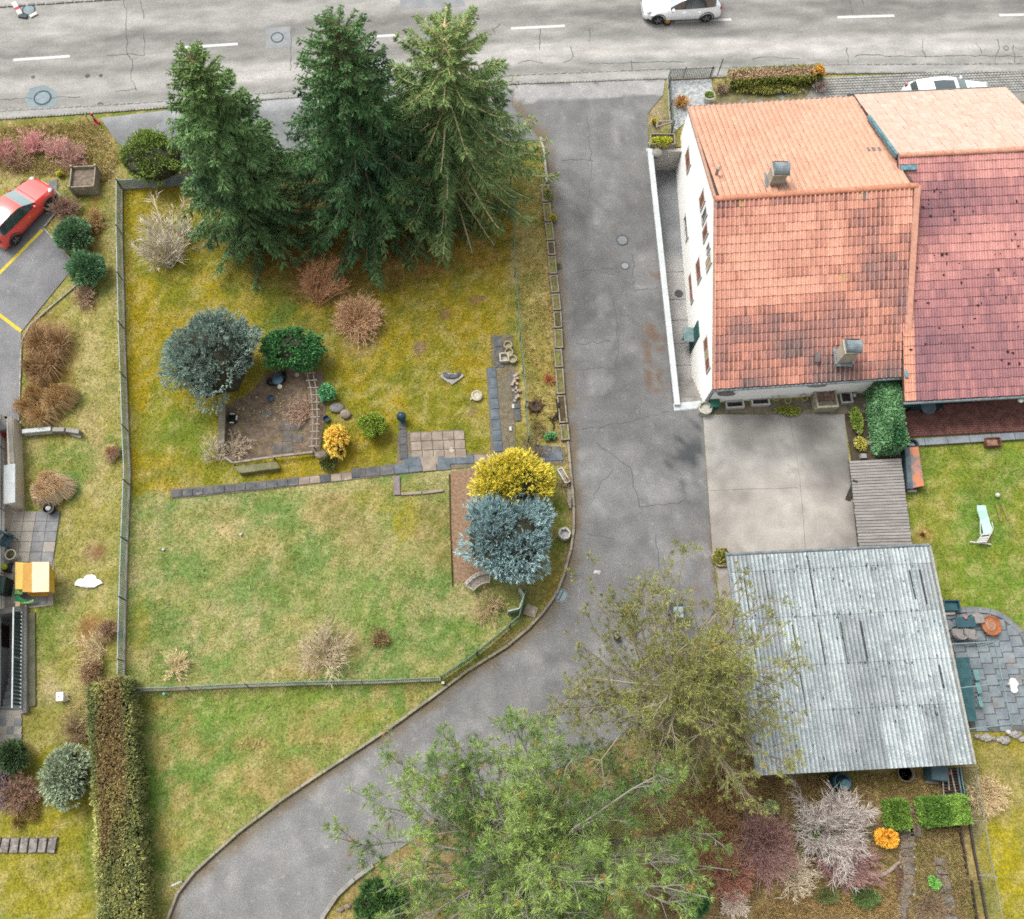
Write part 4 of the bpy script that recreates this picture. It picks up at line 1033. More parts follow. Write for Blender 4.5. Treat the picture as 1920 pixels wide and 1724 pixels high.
# cellar stair
SZ = -1.35
co_ = P(44, 1332); e_ = P(44, 1146) - co_; TH2 = -math.atan2(e_.x, e_.y)
cs = thing("cellar_stair", "grey concrete cellar stair going down beside the house at the left edge", "steps", tuple(co_), TH2)
co_ = Vector((0, 0, 0)); xb = 0.0; xa = -2.5; yb = 0.0; yt = e_.length; bx = -.88
def cb(name, x0, x1, y0, y1, z0, z1, m, bev=0): 
    mb = MB(); mb.box((x0 + x1) / 2 - co_.x, (y0 + y1) / 2 - co_.y, (z0 + z1) / 2, x1 - x0, y1 - y0, z1 - z0); return mb.build(name, m, cs, bevel=bev)
cb("floor_slab", xa - .4, xb + .1, yb - .4, yt + .4, SZ - .1, SZ, m_cslab)
cb("side_wall", xb - .03, xb + .22, yb - .15, yt + .2, SZ, .22, mat("stair_plaster", c(186, 184, 178), c(160, 158, 152), scale=1.5, grain=.1), .012)
cb("end_wall", xa - .4, xb - .03, yt - .02, yt + .24, SZ, .12, m_cslab, .012)
nS = 9
for k in range(nS):
    y0 = yb + k * .30; top = -.02 - k * .145
    cb("step", bx - .05, xb - .03, y0, y0 + .30, SZ, top, mat("stair_grey", c(148, 150, 150), c(124, 126, 128), scale=2, grain=.14, rough=.9), .012)
wx = bx - .42
mb = MB(); mb.box(wx + .02 - co_.x, (yb + yt) / 2 - co_.y, -.7, .04, yt - yb, 2.0); mb.build("plaster_face", mat("pale_plaster", c(214, 220, 222), c(196, 204, 208), scale=1.2, rough=.9), cs)
mb = MB(); mb.box(wx + .06 - co_.x, yt - .75 - co_.y, SZ + .95, .05, .95, 1.9); dcell = mb.build("door", mat("cellar_door", c(72, 50, 48), c(56, 40, 40), scale=3), cs)
mb = MB(); mb.box(wx + .1 - co_.x, yt - .45 - co_.y, SZ + .95, .05, .12, .04); mb.build("handle", m_zinc, dcell)
rail = thing("railing", "white metal railing with dark infill bars beside the cellar stair", "railing", (*P(46, 1240).xy, 0)); ro = rail.location
m_rail = mat("white_rail", c(234, 242, 244), c(210, 222, 226), rough=.4, scale=5)
qa, qb = P(47, 1148), P(45, 1330); ro = Vector((0, 0, 0)); rail.location = qb; rail.rotation_euler = (0, 0, -math.atan2(qa.x - qb.x, qa.y - qb.y)); yb2 = 0.0; ya = (qa - qb).length
for z in (.3, 1.05):
    mb = MB(); mb.bar((0, ya - ro.y, z), (0, yb2 - ro.y, z), .05, .05); mb.build("rail", m_rail, rail)
for k in range(3):
    y = ya + (yb2 - ya) * k / 2; mb = MB(); mb.bar((0, y - ro.y, 0), (0, y - ro.y, 1.07), .05, .05); mb.build("post", m_rail, rail)
m_teald = mat("dark_teal_bar", c(44, 92, 96), c(34, 76, 80), rough=.5, scale=3)
nb_ = 26
me = None
for k in range(1, nb_):
    y = ya + (yb2 - ya) * k / nb_
    if me is None:
        mb = MB(); mb.box(0, 0, .675, .025, .085, .72); o = mb.build("baluster", m_teald, rail); me = o.data
    else: o = link("baluster", me, rail)
    o.location = (0, y - ro.y, 0)
# slabs south of the stair
fl = painted("cellar_path", [(q.x, q.y) for q in W([(-40, 1332), (42, 1332), (38, 1394), (-40, 1402)])], .006, .4, ter_col, m_conc)
for i in range(3):
    for j in range(4):
        q = P(6 + i * 14.0, 1340 + j * 15.0); mb = MB(); mb.box(q.x, q.y, .02, .31, .32, .035, R.uniform(-.01, .01)); mb.build("paving_slab", m_pav[1 if R.random() < .6 else 0], fl)
q = P(46, 1138); o = MB(); o.box(0, 0, .3, .16, .16, .6); o.box(0, 0, .62, .2, .2, .05); o = o.build("wall_post", m_cream, bevel=.01); o.location = q; tag(o, "short cream post at the top end of the white stair railing", "post")
# dark kerb strip between railing and lawn
o = MB(); qa, qb = P(60, 1150), P(61, 1325); o.bar((0, 0, .03), (qb.x - qa.x, qb.y - qa.y, .03), .3, .07); o = o.build("concrete_strip", mat("mossy_concrete", c(138, 134, 112), c(112, 116, 84), scale=2.4, grain=.2, gscale=16)); o.location = qa; tag(o, "mossy concrete strip between the white stair railing and the lawn", "kerb")

# ------------------------------------------------------------------ fences of wire mesh
m_mesh_g = mat("grey_green_mesh", c(176, 194, 198, 1.8), c(150, 172, 176, 1.8), scale=2, rough=.6, grain=.1)
m_mesh_t = mat("green_mesh", c(110, 150, 140, 1.4), c(88, 130, 122, 1.4), scale=2, rough=.6, grain=.1)
m_mesh_b = mat("blue_grey_mesh", c(172, 192, 206, 1.4), c(148, 168, 182, 1.4), scale=2, rough=.6, grain=.1)
m_post = mat("fence_post", c(196, 200, 196), c(166, 172, 170), scale=4, rough=.6)
m_postd = mat("fence_post_dark", c(118, 124, 118), c(92, 100, 96), scale=4, rough=.7)
def fence(name, label, pts, h_, m, pm, post_step, base=None, cell=.085, wire=.03, group=None, lean=(0, 0), sag=.0):
    pts = [Vector((q[0], q[1], 0)) for q in pts]
    t = thing(name, label, "fence", tuple(pts[0]), group=group); o0 = pts[0]
    V, Fc = [], []
    def ribbon(a, b, w):
        i = len(V); V.extend([tuple(a - w - o0), tuple(a + w - o0), tuple(b + w - o0), tuple(b - w - o0)]); Fc.append((i, i + 1, i + 2, i + 3))
    ln = Vector((lean[0], lean[1], 0))
    dist = 0; nxt = 0
    for a, b in zip(pts, pts[1:]):
        d = b - a; L = d.length; u = d / L; n = max(1, int(L / cell))
        for k in range(n):
            p = a + d * (k / n); hh = h_ + R.uniform(-sag, sag)
            top = p + Vector((0, 0, hh)) + ln * hh
            ribbon(p, top, u * wire / 2)
        for z in np.arange(.04, h_, cell):
            z = float(z); ribbon(a + Vector((0, 0, z)) + ln * z, b + Vector((0, 0, z)) + ln * z, Vector((0, 0, wire / 2)))
        while nxt <= dist + L:
            p = a + u * (nxt - dist); mb = MB(); tp = p + Vector((0, 0, h_ + .1)) + ln * (h_ + .1)
            mb.tube([p - o0, tp - o0], .028, 7); mb.build("post", pm, t); nxt += post_step
        mb = MB(); mb.tube([a + Vector((0, 0, h_)) + ln * h_ - o0, b + Vector((0, 0, h_)) + ln * h_ - o0], .016, 5); mb.build("top_wire", m, t)
        if base:
            mb = MB(); mb.bar(a + Vector((0, 0, base[1] / 2 - .02)) - o0, b + Vector((0, 0, base[1] / 2 - .02)) - o0, base[0], base[1] + .04); mb.build("base_strip", base[2], t)
        dist += L
    np_mesh("wire_mesh", np.array(V), np.array(Fc), m, t, kind="stuff")
    return t
m_base = mat("fence_base", c(182, 176, 160, 1.2), c(156, 150, 134, 1.2), scale=2, grain=.2, gscale=14)
fence("wire_fence", "long grey wire mesh fence on the left side of the big lawn", W([(229, 356), (229, 450), (232, 560), (234, 640), (238, 740), (241, 830), (244, 890), (241, 960), (238, 1050), (236, 1120), (234, 1200), (233, 1268)]), .82, m_mesh_g, m_postd, 2.6, (.10, .08, m_base), .085, .038)
fence("wire_fence", "short blue grey mesh fence along the top edge of the lawn under the round bush", W([(229, 354), (300, 350), (372, 342)]), .7, m_mesh_b, m_post, 2.2, (.14, .08, m_base), .07, .042)
fence("wire_fence", "green mesh fence along the bottom edge of the big lawn", W([(248, 1296), (330, 1294), (420, 1289), (560, 1284), (700, 1281), (826, 1276)]), .65, mat("teal_grey_mesh", c(140, 168, 164, 1.5), c(112, 144, 142, 1.5), scale=1.2), m_post, 2.4, (.08, .06, m_base), .085, .032, lean=(.0, .08))
fence("wire_fence", "green mesh fence climbing diagonally beside the driveway bend", W([(828, 1275), (880, 1241), (935, 1196), (972, 1164), (986, 1108)]), .8, m_mesh_t, m_postd, 1.8, None, .075, .04, lean=(-.0, .1))
fence("wire_fence", "thin green wire fence between the mossy lawn and the verge strip", W([(957, 350), (962, 450), (968, 560), (976, 650), (984, 740), (990, 832)]), .75, m_mesh_t, m_postd, 1.7, None, .12, .02)
fence("wire_fence", "tall teal mesh fence standing along the brown clipped hedge", W([(247, 1330), (258, 1430), (266, 1540), (272, 1640), (275, 1724), (278, 1790)]), 1.45, mat("teal_mesh", c(92, 132, 126), c(70, 112, 108), scale=2, rough=.6), m_postd, 2.2, None, .09, .034)
fence("wire_fence", "grey wire fence beside the stepping stone beds at the bottom right", W([(1800, 1440), (1812, 1508), (1826, 1600), (1842, 1680), (1856, 1760)]), .8, mat("old_wire", c(160, 166, 150, 1.3), c(136, 142, 124, 1.3), scale=2), m_post, 2.0, (.08, .08, mat("dark_base", c(90, 80, 66), c(70, 62, 52))), .10, .015, lean=(.3, 0))
fence("wire_fence", "dark green front fence round the white gravel bed", W([(1258, 252), (1254, 195), (1252, 150), (1336, 146)]), .75, mat("dark_green_mesh", c(92, 112, 106), c(76, 98, 92), scale=2, rough=.6), m_postd, 1.4, (.1, .08, m_base), .09, .026)

# ------------------------------------------------------------------ kerb stones of the driveway
kerb = thing("driveway_kerb", "narrow curving concrete kerb along the left side of the driveway", "kerb", (*P(1066, 830).xy, 0)); ko = kerb.location
m_kerb = mat("drive_kerb", c(188, 178, 158), c(158, 148, 130), scale=2.5, grain=.18, gscale=18, rough=.92, rnd=.08)
KL = [(1064, 830), (1071, 900), (1076, 955), (1075, 1000), (1066, 1052), (1046, 1110), (1006, 1166), (957, 1208), (877, 1258), (797, 1318), (707, 1382), (607, 1447), (527, 1501), (447, 1561), (387, 1614), (342, 1656), (318, 1710), (300, 1780)]
for o in stones_along("kerb_stone", W(KL), 1.0, .11, .16, m_kerb, None):
    me = o.data; me.transform(__import__("mathutils").Matrix.Translation(-ko)); o.parent = kerb
kerb2 = thing("driveway_kerb", "pale kerb rails beside the right spruce at the top of the driveway", "kerb", (*P(1020, 300).xy, 0)); ko2 = kerb2.location
for o in stones_along("kerb_stone", W([(1013, 262), (1019, 280), (1025, 346)]), .9, .12, .22, mat("pale_kerb", c(222, 214, 196), c(196, 188, 170), scale=4, grain=.12), None):
    o.data.transform(__import__("mathutils").Matrix.Translation(-ko2)); o.parent = kerb2
kerb3 = thing("driveway_kerb", "grey kerb on the lower side of the driveway under the big pine", "kerb", (*P(640, 1665).xy, 0)); ko3 = kerb3.location
for o in stones_along("kerb_stone", W([(700, 1622), (644, 1664), (612, 1704), (590, 1760)]), 1.0, .16, .14, mat("grey_kerb", c(186, 182, 174), c(164, 158, 150), scale=3, grain=.15), None):
    o.data.transform(__import__("mathutils").Matrix.Translation(-ko3)); o.parent = kerb3
# troughs of concrete edging the driveway
TR = [((1021, 350), (1024, 382)), ((1024, 384), (1028, 419)), ((1028, 421), (1032, 454)), ((1032, 456), (1034, 482)), ((1034, 484), (1037, 517)), ((1037, 519), (1041, 552)), ((1041, 554), (1044, 585)), ((1044, 587), (1046, 618)), ((1046, 620), (1048, 656)),
      ((1045, 658), (1048, 692)), ((1048, 694), (1051, 742)), ((1051, 744), (1056, 796)), ((1057, 798), (1060, 828))]
m_tr = mat("trough_concrete", c(186, 176, 158), c(152, 146, 130), scale=4, grain=.2, gscale=20, rough=.95)
m_soil = mat("soil", c(112, 92, 68), c(88, 72, 54), scale=6, grain=.3, gscale=24, rough=1, c3=c(116, 120, 60), s3=4, t3=(.5, .62))
ORD = "first second third fourth fifth sixth seventh eighth ninth tenth eleventh twelfth last".split()
for ti, (a, b) in enumerate(TR):
    qa, qb = P(*a), P(*b); d = qb - qa; L = d.length - .03; w = .32
    t = thing("concrete_trough", ORD[ti] + " low concrete trough counted from the top of the row along the driveway", "planter", tuple((qa + qb) / 2), math.atan2(d.y, d.x), "concrete troughs along the driveway")
    mb = MB(); h_ = .2
    for y in (-w / 2, w / 2): mb.box(0, y, h_ / 2, L, .055, h_ + R.uniform(-.02, .02))
    for x in (-L / 2 + .03, L / 2 - .03): mb.box(x, 0, h_ / 2 - .01, .055, w - .06, h_ - .02)
    mb.build("trough_body", m_tr, t)
    mb = MB(); mb.box(0, 0, .08, L - .1, w - .06, .16 + R.uniform(-.05, .02)); mb.build("soil", m_soil if ti % 4 == 3 else mat("mossy_soil", c(150, 140, 84), c(120, 112, 70), scale=5, grain=.35, gscale=18, rough=1, c3=c(140, 150, 76), s3=4, t3=(.5, .62)), t)
# ------------------------------------------------------------------ vegetation
m_leaf = mat("foliage", (1, 1, 1), attr=True, rough=.7, spec=.25)
m_twig = mat("twig", (1, 1, 1), attr=True, rough=.9, spec=.1)
m_bark = mat("bark", c(112, 96, 80), c(78, 66, 56), scale=8, grain=.25, gscale=20, rough=.95, bump=.4, bscale=18)
m_bark_p = mat("pine_bark", c(164, 152, 140), c(128, 112, 98), scale=8, grain=.2, gscale=20, rough=.95)
LF = 2.15
def fc(r, g, b, k=1.0): return np.array(c(r, g, b, LF * k))
def at_px(cx, cy, z): return P(cx, cy, z)

def spruce(top, base, H, rb, cols, name_label, nb=150, droop=.5, tw=.62, spine=None, dens=1.0, seed=1, wd=.05, top_sp=2, br=1.15, ex=.64, k0=.95, tip=None, lowest=.35):
    global G
    G = np.random.default_rng(seed)
    b = P(*base); t = thing("spruce_tree", name_label, "spruce", tuple(b))
    mb = MB(); mb.tube([(0, 0, 0), (.02, 0, H * .4), (0, .02, H * .97)], [rb * .06, rb * .035, .02], 9); mb.build("trunk", m_bark, t)
    # branches in loose whorls
    u = np.sort(G.random(nb)) ** 1.0
    z = lowest + (H - lowest) * (1 - (1 - u) ** 1.0) * .985
    f = (z / H)
    az = np.arange(nb) * 2.39996 + G.normal(size=nb) * .35
    Lb = rb * ((1 - f) ** ex) * (.82 + .36 * G.random(nb)) + .16
    S_ = 9; s = np.linspace(0, 1, S_)
    out = np.stack([np.cos(az), np.sin(az), 0 * az], -1)
    prof = (.16 * s - droop * s ** 2 + droop * .55 * s ** 4)     # slight rise, droop, lifted tip
    young = sstep(.55, 1.0, f)
    rise = prof[None, :] * (1 - young[:, None]) + (.62 * s[None, :]) * young[:, None]
    paths = np.zeros((nb, S_, 3))
    paths[:, :, :2] = out[:, None, :2] * (Lb[:, None, None] * s[None, :, None])
    paths[:, :, 2] = z[:, None] + rise * Lb[:, None]
    V, Fq, C = tubes(paths, taper(paths, .05, .016), 4, np.array(c(150, 130, 104) if spine is None else spine))
    np_mesh("branches", V, Fq, m_twig, t, C, kind="stuff")
    # side twigs hanging on both sides
    K = int(64 * dens)
    idx = np.repeat(np.arange(nb), K); n = len(idx)
    tt = .1 + .9 * G.random(n) ** .85
    keep = G.random(n) < np.clip(Lb[idx] / rb * 1.6 + .25, 0, 1); idx, tt = idx[keep], tt[keep]; n = len(idx)
    ff = tt * (S_ - 1); i0 = np.minimum(ff.astype(int), S_ - 2); fr = (ff - i0)[:, None]
    p = paths[idx, i0] * (1 - fr) + paths[idx, i0 + 1] * fr
    d = unit(paths[idx, i0 + 1] - paths[idx, i0])
    sd_ = unit(np.cross(d, np.array([0, 0, 1.0]))) * np.where(G.random(n) < .5, -1, 1)[:, None]
    hang = (.25 + .9 * G.random(n)) * (1 - .7 * young[idx])
    e = unit(d * (.35 + .5 * G.random((n, 1))) + sd_ * (.45 + .5 * G.random((n, 1))) - np.array([0, 0, 1.0]) * hang[:, None])
    L = tw * (1.05 - .65 * tt) * (.6 + .7 * G.random(n)) * np.clip(Lb[idx] / rb * .8 + .45, .3, 1) * (1 - .5 * young[idx])
    cl = np.array([fc(*q, br) for q in cols])
    w = fbm(p[:, 0] * .9 + 7, p[:, 1] * .9 + p[:, 2] * .7, seed + 5, 3)
    mixk = np.clip((w - .5) * 3 + .45 + .35 * G.random(n), 0, 1)[:, None]
    tint = cl[0] * (1 - mixk) + cl[1] * mixk
    if len(cl) > 2:
        k = (sstep(.62, .95, f[idx]) * .8)[:, None]; tint = tint * (1 - k) + cl[2] * k
    parts = [cluster(p, e, 3, L, wd, .42, tint, .3, along=.12)]
    mid = p + e * L[:, None] * .5
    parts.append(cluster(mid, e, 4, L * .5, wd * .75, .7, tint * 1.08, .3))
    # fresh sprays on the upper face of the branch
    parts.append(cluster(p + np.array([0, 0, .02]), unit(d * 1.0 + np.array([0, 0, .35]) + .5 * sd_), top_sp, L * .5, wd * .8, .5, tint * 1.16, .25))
    V, Fq, C = merge(parts)
    np_mesh("crown", V, Fq, m_leaf, t, C, kind="stuff")
    return t
spruce((358, 85), (484, 425), 11.8, 3.15, [(56, 84, 52), (104, 136, 84), (106, 132, 72)], "left spruce of the three with a leaning pointed top and fresh green tips", 250, .45, .62, seed=3, dens=1.0)
spruce((625, 18), (697, 402), 12.6, 4.35, [(42, 72, 46), (72, 108, 64), (86, 120, 70)], "dark dense middle spruce of the three beside the road", 330, .42, .56, seed=8, dens=.9)
spruce((830, 25), (846, 362), 11.2, 5.0, [(70, 94, 54), (108, 130, 78), (112, 132, 74)], "right spruce of the three with drooping pale ribbed branches near the driveway", 135, .66, .9, spine=c(214, 190, 150, 1.9), seed=15, dens=1.5, wd=.042, top_sp=1, br=1.25)

def tree_from(tname, label, cat, base, paths_list, tuftcols, seed, tuft_n, tuft_r, K, bark, trunk_pts, trunk_r, wid=.035, spread=1.2, up=.35):
    t = thing(tname, label, cat, tuple(base))
    mb = MB(); mb.tube(trunk_pts, trunk_r, 9); mb.build("trunk", m_bark_p, t)
    return t
def pine(base_px, H, crown_r, squash, label, seed, cols, nl, k1, k2, Lm, zlo, tuft_r=.26, bark_c=(192, 184, 172), Kt=16, lean=(0, 0), dens=1.0, ecc=(1, 1)):
    """limbs from a trunk, twigs, and round needle tufts on the twig ends"""
    global G
    G = np.random.default_rng(seed)
    b = P(*base_px); t = thing("pine_tree", label, "pine", tuple(b))
    tp = [(0, 0, 0), (lean[0] * .4, lean[1] * .4, H * .45), (lean[0], lean[1], H * .92)]
    mb = MB(); mb.tube(tp, [.26, .18, .05], 9); mb.build("trunk", m_bark_p, t)
    f = zlo + (1 - zlo) * np.sort(G.random(nl)) ** .8
    ncap = 18; f[-ncap:] = np.linspace(.9, 1.0, ncap); az = np.arange(nl) * 2.39996 + G.normal(size=nl) * .4
    r = crown_r * (np.sqrt(np.clip(1 - ((f - zlo) / (1.02 - zlo)) ** 2.2, .03, 1))) * (.7 + .42 * G.random(nl))
    r[-ncap:] = crown_r * (.08 + .3 * G.random(ncap))
    S_ = 7; s = np.linspace(0, 1, S_)
    paths = np.zeros((nl, S_, 3))
    ox = np.interp(f, [0, .45, .92], [0, lean[0] * .4, lean[0]]); oy = np.interp(f, [0, .45, .92], [0, lean[1] * .4, lean[1]])
    wob = np.cumsum(G.normal(size=(nl, S_, 3)) * .2, 1) * s[None, :, None]
    paths[:, :, 0] = ox[:, None] + np.cos(az)[:, None] * r[:, None] * s * ecc[0]; paths[:, :, 1] = oy[:, None] + np.sin(az)[:, None] * r[:, None] * s * ecc[1]
    paths[:, :, 2] = f[:, None] * H * .9 + (.25 * s + .18 * s ** 2) * r[:, None] * (.3 + .9 * f[:, None])
    paths[-ncap:, :, 2] += .55 * s[None, :]; paths += wob
    p1 = grow(paths, k1, Lm, .9, .3, 5, .06); p2 = grow(p1, k2, Lm * .5, .9, .35, 4, .25)
    Vs = []
    for pp, r0, r1 in ((paths, .045, .016), (p1, .02, .009), (p2, .011, .006)):
        Vs.append(tubes(pp, taper(pp, r0, r1), 4 if r0 > .03 else 3, np.array(c(*bark_c)) * (.8 + .4 * G.random((len(pp), 1)))))
    V, Fq, C = merge(Vs); np_mesh("limbs", V, Fq, m_twig, t, C, kind="stuff")
    ends = np.concatenate([p2[:, -1], p1[:, -1], paths[:, -1]]); dirs = np.concatenate([p2[:, -1] - p2[:, -2], p1[:, -1] - p1[:, -2], paths[:, -1] - paths[:, -2]])
    keep = G.random(len(ends)) < np.where(np.arange(len(ends)) < len(p2), dens, 1.0); ends, dirs = ends[keep], unit(dirs[keep])
    dirs = unit(dirs + np.array([0, 0, .7]))
    cl = np.array([fc(*q) for q in cols])
    w = fbm(ends[:, 0] * .55 + 3, ends[:, 1] * .55 + ends[:, 2] * .3, seed + 9, 3)
    k = np.clip((w - .5) * 3.2 + .5 + (G.random(len(ends)) - .5) * .7, 0, 1)[:, None]
    tint = cl[0] * (1 - k) + cl[1] * k
    old = (G.random(len(ends)) < .03)[:, None]; tint = np.where(old, fc(150, 126, 70) * .9, tint)
    sz = tuft_r * (.7 + .6 * G.random(len(ends)))
    parts = [cluster(ends, dirs, Kt, sz, .0145, 1.9, tint * .92, .3), cluster(ends + dirs * .06, dirs, Kt // 2, sz * .75, .014, 1.1, tint * 1.3, .25)]
    # denser short needles hugging the twig
    pass
    V, Fq, C = merge(parts)
    np_mesh("crown", V, Fq, m_leaf, t, C, kind="stuff")
    return t
pine((972, 1596), 9.2, 5.9, .6, "large broad pine at the bottom with round green needle tufts over the driveway", 21, [(82, 110, 54), (140, 162, 86)], 112, 10, 5, 1.3, .26, .27, Kt=22, dens=.9, ecc=(1.08, .92))
pine((1205, 1312), 9.3, 4.1, .6, "thin olive pine with sparse needles and pale bare limbs beside the garage", 33, [(112, 116, 62), (146, 148, 84)], 76, 9, 4, 1.25, .3, .22, (186, 174, 146), 20, lean=(.2, -.1), dens=.75, ecc=(1.12, 1.1))

def leafy(name, label, cat, cx, cy, rx, ry, h_, cols, L=.16, Wd=.08, nl=26, per=190, seed=1, style="leaf", stem=True, z0=.0, tint2=None, group=None, spread=.9, lump=.42, flatten=1.0, dz=.0):
    """bush of leaf sprays on clumped sub-crowns; cx,cy the middle of the crown in the photograph, rx,ry its radii in px"""
    global G
    G = np.random.default_rng(seed)
    zc = z0 + (h_ - z0) * .52
    b = P(cx, cy, zc); s_ = mpp(cx, cy, zc); rxm, rym, rzm = rx * s_, ry * s_, (h_ - z0) * .52
    t = thing(name, label, cat, (b.x, b.y, 0), group=group)
    if stem:
        mb = MB()
        for k in range(5):
            a = k * 1.3; mb.tube([(0, 0, 0), (math.cos(a) * rxm * .2, math.sin(a) * rym * .2, zc * .6), (math.cos(a) * rxm * .55, math.sin(a) * rym * .55, zc * 1.15)], [.05 * min(1, h_), .035 * min(1, h_), .012], 5)
        mb.build("stem", m_bark, t)
    cen = rdir(nl); cen[:, 2] = np.where(cen[:, 2] < -.35, -cen[:, 2], cen[:, 2])
    cen = cen * (.60 + .28 * G.random((nl, 1)))
    lr = lump * (.75 + .5 * G.random(nl))
    n = nl * per; ii = np.repeat(np.arange(nl), per)
    dd = rdir(n); pos = cen[ii] + dd * (lr[ii] * (.75 + .3 * G.random(n)))[:, None]
    rr = np.linalg.norm(pos, axis=1); keep = (pos[:, 2] > -.95) & (rr < 1.12); pos, dd, ii = pos[keep], dd[keep], ii[keep]; n = len(pos); rr_ = rr[keep]
    az_ = np.arctan2(pos[:, 1], pos[:, 0]); lob = 1 + .30 * (fbm(np.cos(az_) * 1.6 + seed, np.sin(az_) * 1.6 + pos[:, 2], seed, 2) - .5) * 1.6; pos = pos * lob[:, None]; gap = fbm(pos[:, 0] * 2.4 + seed, pos[:, 1] * 2.4 + pos[:, 2], seed + 3, 3) > .27; pos, dd, ii, rr_ = pos[gap], dd[gap], ii[gap], rr_[gap]; n = len(pos)
    nrm = unit(pos * .6 + dd * .8 + np.array([0, 0, .25]))
    sc = np.array([rxm, rym, rzm]) / (1.08 + (L * .5 / max(rxm, .3)))
    pw = pos * sc + np.array([0, 0, zc + dz])
    pw[:, 2] = np.maximum(pw[:, 2], .03)
    cl = np.array([fc(*q) for q in cols])
    lumpk = G.random(nl)[ii]
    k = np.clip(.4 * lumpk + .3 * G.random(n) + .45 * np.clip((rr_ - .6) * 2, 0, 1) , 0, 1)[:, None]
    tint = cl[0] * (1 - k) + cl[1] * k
    if len(cl) > 2:
        m3 = (G.random(n) < .08)[:, None]; tint = np.where(m3, cl[2], tint)
    if style == "leaf":
        parts = [cluster(pw, unit(nrm + .6 * rdir(n)), 2, L, Wd, spread, tint, .22)]
    elif style == "plume":
        parts = [cluster(pw, unit(nrm + np.array([0, 0, .3]) + .35 * rdir(n)), 5, L, Wd, .62, tint, .2, along=L * .35)]
    else:
        parts = [cluster(pw, unit(nrm + .4 * rdir(n)), 4, L, Wd, spread, tint, .22)]
    V, Fq, C = merge(parts); np_mesh("foliage", V, Fq, m_leaf, t, C, kind="stuff")
    # twiggy inside
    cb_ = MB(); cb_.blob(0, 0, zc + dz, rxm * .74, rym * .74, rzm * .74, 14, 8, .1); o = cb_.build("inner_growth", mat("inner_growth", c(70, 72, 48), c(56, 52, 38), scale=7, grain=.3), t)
    return t
def bare(name, label, cat, rx_, ry_, rpx, h_, col, n1=34, k1=5, k2=4, seed=1, up=.5, r0=.02, droop=0.0, group=None, off=(0, 0), lo=.25, wob=.14, r1=.007, ellip=1.0):
    """leafless shrub; root at the pixel rx_,ry_, reaching rpx pixels out"""
    global G
    G = np.random.default_rng(seed)
    b = P(rx_, ry_); s_ = mpp(rx_, ry_); Rm = rpx * s_
    t = thing(name, label, cat, tuple(b), group=group)
    az = G.random(n1) * 2 * np.pi; el = np.arctan2(h_, Rm) * (.35 + 1.0 * G.random(n1))
    d = np.stack([np.cos(az) * np.cos(el), np.sin(az) * np.cos(el) * ellip, np.sin(el)], -1)
    L = np.hypot(Rm, h_) * .55 * (.6 + .6 * G.random(n1)); S_ = 6
    paths = np.zeros((n1, S_, 3)); paths[:, 0] = G.normal(size=(n1, 3)) * np.array([.08, .08, 0]) * Rm
    e = d.copy()
    for k in range(1, S_):
        e = unit(e + wob * rdir(n1) - np.array([0, 0, droop / S_])); paths[:, k] = paths[:, k - 1] + e * (L / (S_ - 1))[:, None]
    paths[:, 1:, :2] += np.array(off) * s_ * np.linspace(.2, 1, S_ - 1)[None, :, None]
    p1 = grow(paths, k1, Rm * .5, .75, up * .5, 3, lo, droop, wob); p2 = grow(p1, k2, Rm * .26, .85, up * .4, 3, .25, droop, wob)
    for pp in (paths, p1, p2): pp[..., 2] = np.maximum(pp[..., 2], .015)
    cl = np.array(c(*col, 2.2))
    parts = []
    for pp, a, b_ in ((paths, r0, r0 * .55), (p1, r0 * .55, r1)):
        parts.append(tubes(pp, taper(pp, a, b_), 3, cl * (.75 + .5 * G.random((len(pp), 1)))))
    dv = p2[:, -1] - p2[:, 0]; sd_ = unit(np.cross(dv, np.array([0, 0, 1.0]) + .3 * rdir(len(dv))))
    V, Fq = blades(p2[:, 0], dv, np.linalg.norm(dv, axis=1), np.full(len(dv), r1 * 2.6), sd_, .3)
    parts.append((V, Fq, np.repeat(cl * (.75 + .5 * G.random((len(dv), 1))), 4, 0)))
    V, Fq, C = merge(parts[:1]); np_mesh("stems", V, Fq, m_twig, t, C, kind="stuff")
    V, Fq, C = merge(parts[1:]); np_mesh("twigs", V, Fq, m_twig, t, C, kind="stuff")
    return t
